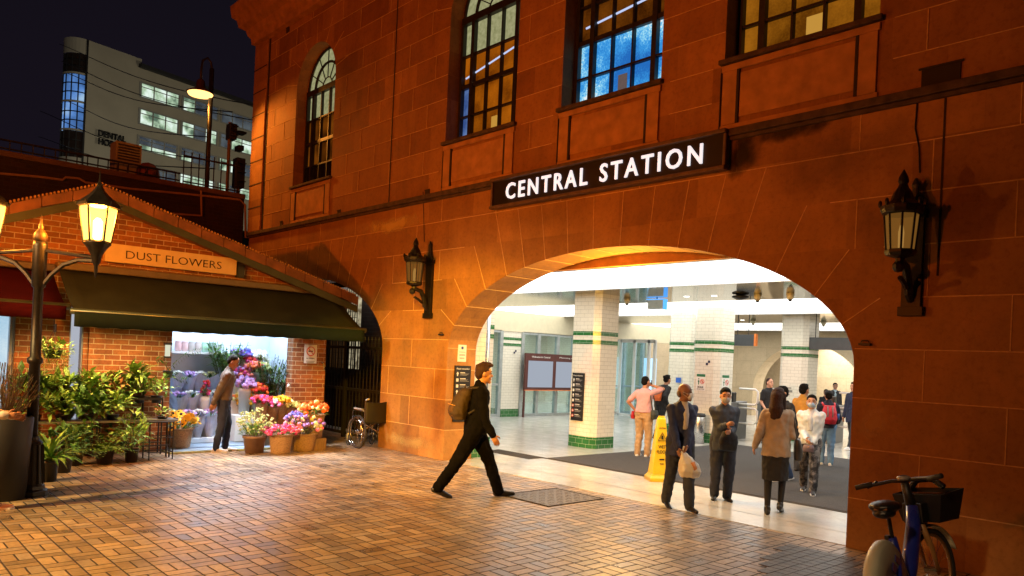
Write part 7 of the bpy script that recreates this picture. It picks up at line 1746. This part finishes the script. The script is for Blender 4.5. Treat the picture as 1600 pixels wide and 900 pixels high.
# rear skirt guard covering the wheel top, with blue blocks and a red reflector
m_ = MB(); vs = []; N_ = 26
for k in range(N_+1):
    a = radians(10+190*k/N_)
    for j, (w__, rr) in enumerate(((-.055, .12), (-.058, .26), (-.050, RW+.03), (-.03, RW+.055), (0, RW+.062), (.03, RW+.055), (.050, RW+.03), (.058, .26), (.055, .12))):
        vs.append((rr*cos(a), w__, RW+rr*sin(a)))
m_.add(vs, [(k*9+j, k*9+j+1, (k+1)*9+j+1, (k+1)*9+j) for k in range(N_) for j in range(8)]); ob = m_.build('rear_guard', wht, bk, True); ob.modifiers.new('s', 'SOLIDIFY').thickness = .005
for s in (1, -1):
    m_ = MB()
    for (a, b, c, d) in ((.04, .52, .10, .06), (.13, .56, .12, .05), (.02, .42, .05, .05), (.12, .44, .06, .10), (.05, .33, .16, .05), (.17, .36, .07, .05), (-.02, .28, .07, .05), (.10, .25, .14, .05)):
        m_.box((a, s*.0625, b), (c, .004, d), R=Matrix.Rotation(.45, 3, 'Y'))
    m_.build('guard_graphic', blue, bk)
m_ = MB(); a = radians(158); m_.box(((RW+.062)*cos(a), 0, RW+(RW+.062)*sin(a)), (.03, .10, .045), R=Matrix.Rotation(-.4, 3, 'Y')); m_.build('reflector', mat('reflector_red', (.16, .01, .01), .3), bk, bev=.008)
# frame
m_ = MB(); m_.tube([(WB-.19, 0, .86), (WB-.23, 0, .70), (.62, 0, .44), (.46, 0, .30)], [.046, .056, .060, .055], 14); m_.build('down_tube', blue, bk, True)
m_ = MB(); m_.tube([(.46, 0, .29), (.30, 0, .58), (.27, 0, .70)], [.055, .042, .032], 12); m_.ball((.46, 0, .29), (.09, .06, .08), 12)
for s in (1, -1): m_.tube([(.44, s*.05, .29), (.2, s*.075, .30), (0, s*.075, RW)], .018, 8); m_.tube([(.29, s*.03, .60), (.12, s*.07, .48), (0, s*.075, RW)], .015, 8)
m_.build('rear_frame', blue, bk, True)
m_ = MB(); m_.tube([(.29, 0, .62), (.245, 0, .88)], .015, 8); m_.box((.27, .03, .70), (.05, .03, .03)); m_.build('seat_post', M['black'], bk)
remesh([('ell', Vector((.20, 0, .935)), (.13, .115, .045)), ('cap', Vector((.24, 0, .935)), .042, Vector((.40, 0, .925)), .022), ('ell', Vector((.16, 0, .89)), (.09, .08, .04))], .008, 'saddle', mat('saddle_black', (.010, .010, .010), .4, var=.1), bk, sm=2)
m_ = MB(); m_.box((.085, 0, .925), (.006, .09, .012)); m_.build('saddle_print', mat('saddle_print', (.25, .10, .04), .5), bk)
m_ = MBs(); m_.tube([(WB-.17, 0, .80), (WB-.21, 0, .92), (WB-.24, 0, 1.05)], [.040, .036, .030], 10); m_.build('stem', M['black'], bk, True)
m_ = MBs(); zb = 1.06; xb = WB-.25
m_.tube([(xb-.10, .345, zb-.05), (xb-.05, .22, zb-.025), (xb, .10, zb+.0), (xb+.01, 0, zb), (xb, -.10, zb+.02), (xb-.05, -.22, zb+.03), (xb-.10, -.345, zb+.055)], .0145, 8); m_.build('handlebar', M['black'], bk, True)
for s, dz in ((1, -.047), (-1, .052)):
    m_ = MBs(); m_.tube([(xb-.105, s*.355, zb+dz), (xb-.06, s*.235, zb+dz*.45)], .021, 10); m_.build('grip', M['rubber'], bk, True)
    m_ = MBs(); m_.tube([(xb+.01, s*.20, zb+dz*.3), (xb-.03, s*.30, zb+dz*.6-.03)], .007, 5); m_.ball((xb-.035, s*.215, zb+dz*.4), (.025, .02, .022), 8); m_.build('brake_lever', M['black'], bk)
m_ = MBs(); m_.lathe([(.052, 0), (.06, .012), (.055, .028), (.02, .034)], (xb+.0, .0, zb+.01), 18, el=(1, .8)); m_.build('display', mat('display_shell', (.30, .28, .26), .35), bk, True)
m_ = MBs(); m_.box((xb, 0, zb+.045), (.05, .045, .003)); m_.build('display_glass', M['black'], bk)
m_ = MBs(); x0, x1, yw, z0, z1 = WB-.08, WB+.26, .20, .72, .96
def wallq(a, b, c, d): m_.add([a, b, c, d], [(0, 1, 2, 3)])
b4 = [(x0, -yw*.75, z0), (x1-.04, -yw*.75, z0), (x1-.04, yw*.75, z0), (x0, yw*.75, z0)]; t4 = [(x0-.02, -yw, z1-.02), (x1, -yw, z1), (x1, yw, z1), (x0-.02, yw, z1-.02)]
for i in range(4): wallq(b4[i], b4[(i+1) % 4], t4[(i+1) % 4], t4[i])
m_.add(b4, [(0, 3, 2, 1)]); ob = m_.build('basket', mat('basket_black', (.004, .004, .005), .7, var=.1), bk); ob.modifiers.new('s', 'SOLIDIFY').thickness = .01
m_ = MBs(); m_.box((WB-.14, 0, .80), (.10, .16, .16)); m_.tube([(WB-.1, 0, .74), (WB-.02, 0, .68)], .03, 8); m_.build('basket_mount', M['black'], bk, bev=.02)
m_ = MBs(); m_.box((WB+.05, .02, .86), (.12, .28, .16)); m_.tube([(WB+.08, -.14, .98), (WB+.08, -.05, 1.05), (WB+.08, .08, 1.04), (WB+.08, .15, .96)], .03, 6); m_.build('battery_lock', mat('lock_black', (.01, .01, .012), .25), bk, bev=.03)
m_ = MBs(); m_.tube([(WB-.16, .03, .82), (WB-.10, .08, .66), (WB-.02, .08, .50), (WB-.01, .07, .36)], .005, 5); m_.build('brake_cable', M['black'], bk)
for s in (1, -1): m_ = MB(); m_.tube([(.46, s*.06, .29), (.46, s*.09, .29), (.46+s*.12, s*.10, .29-s*.11)], .012, 6); m_.box((.46+s*.12, s*.145, .29-s*.11), (.09, .09, .02)); m_.build('pedal_crank', M['black'], bk)
m_ = MB(); m_.tube([(.40, .05, .26), (.30, .20, .01)], .012, 6); m_.build('kickstand', M['black'], bk)
bk.rotation_euler = (radians(-9), 0, ab)
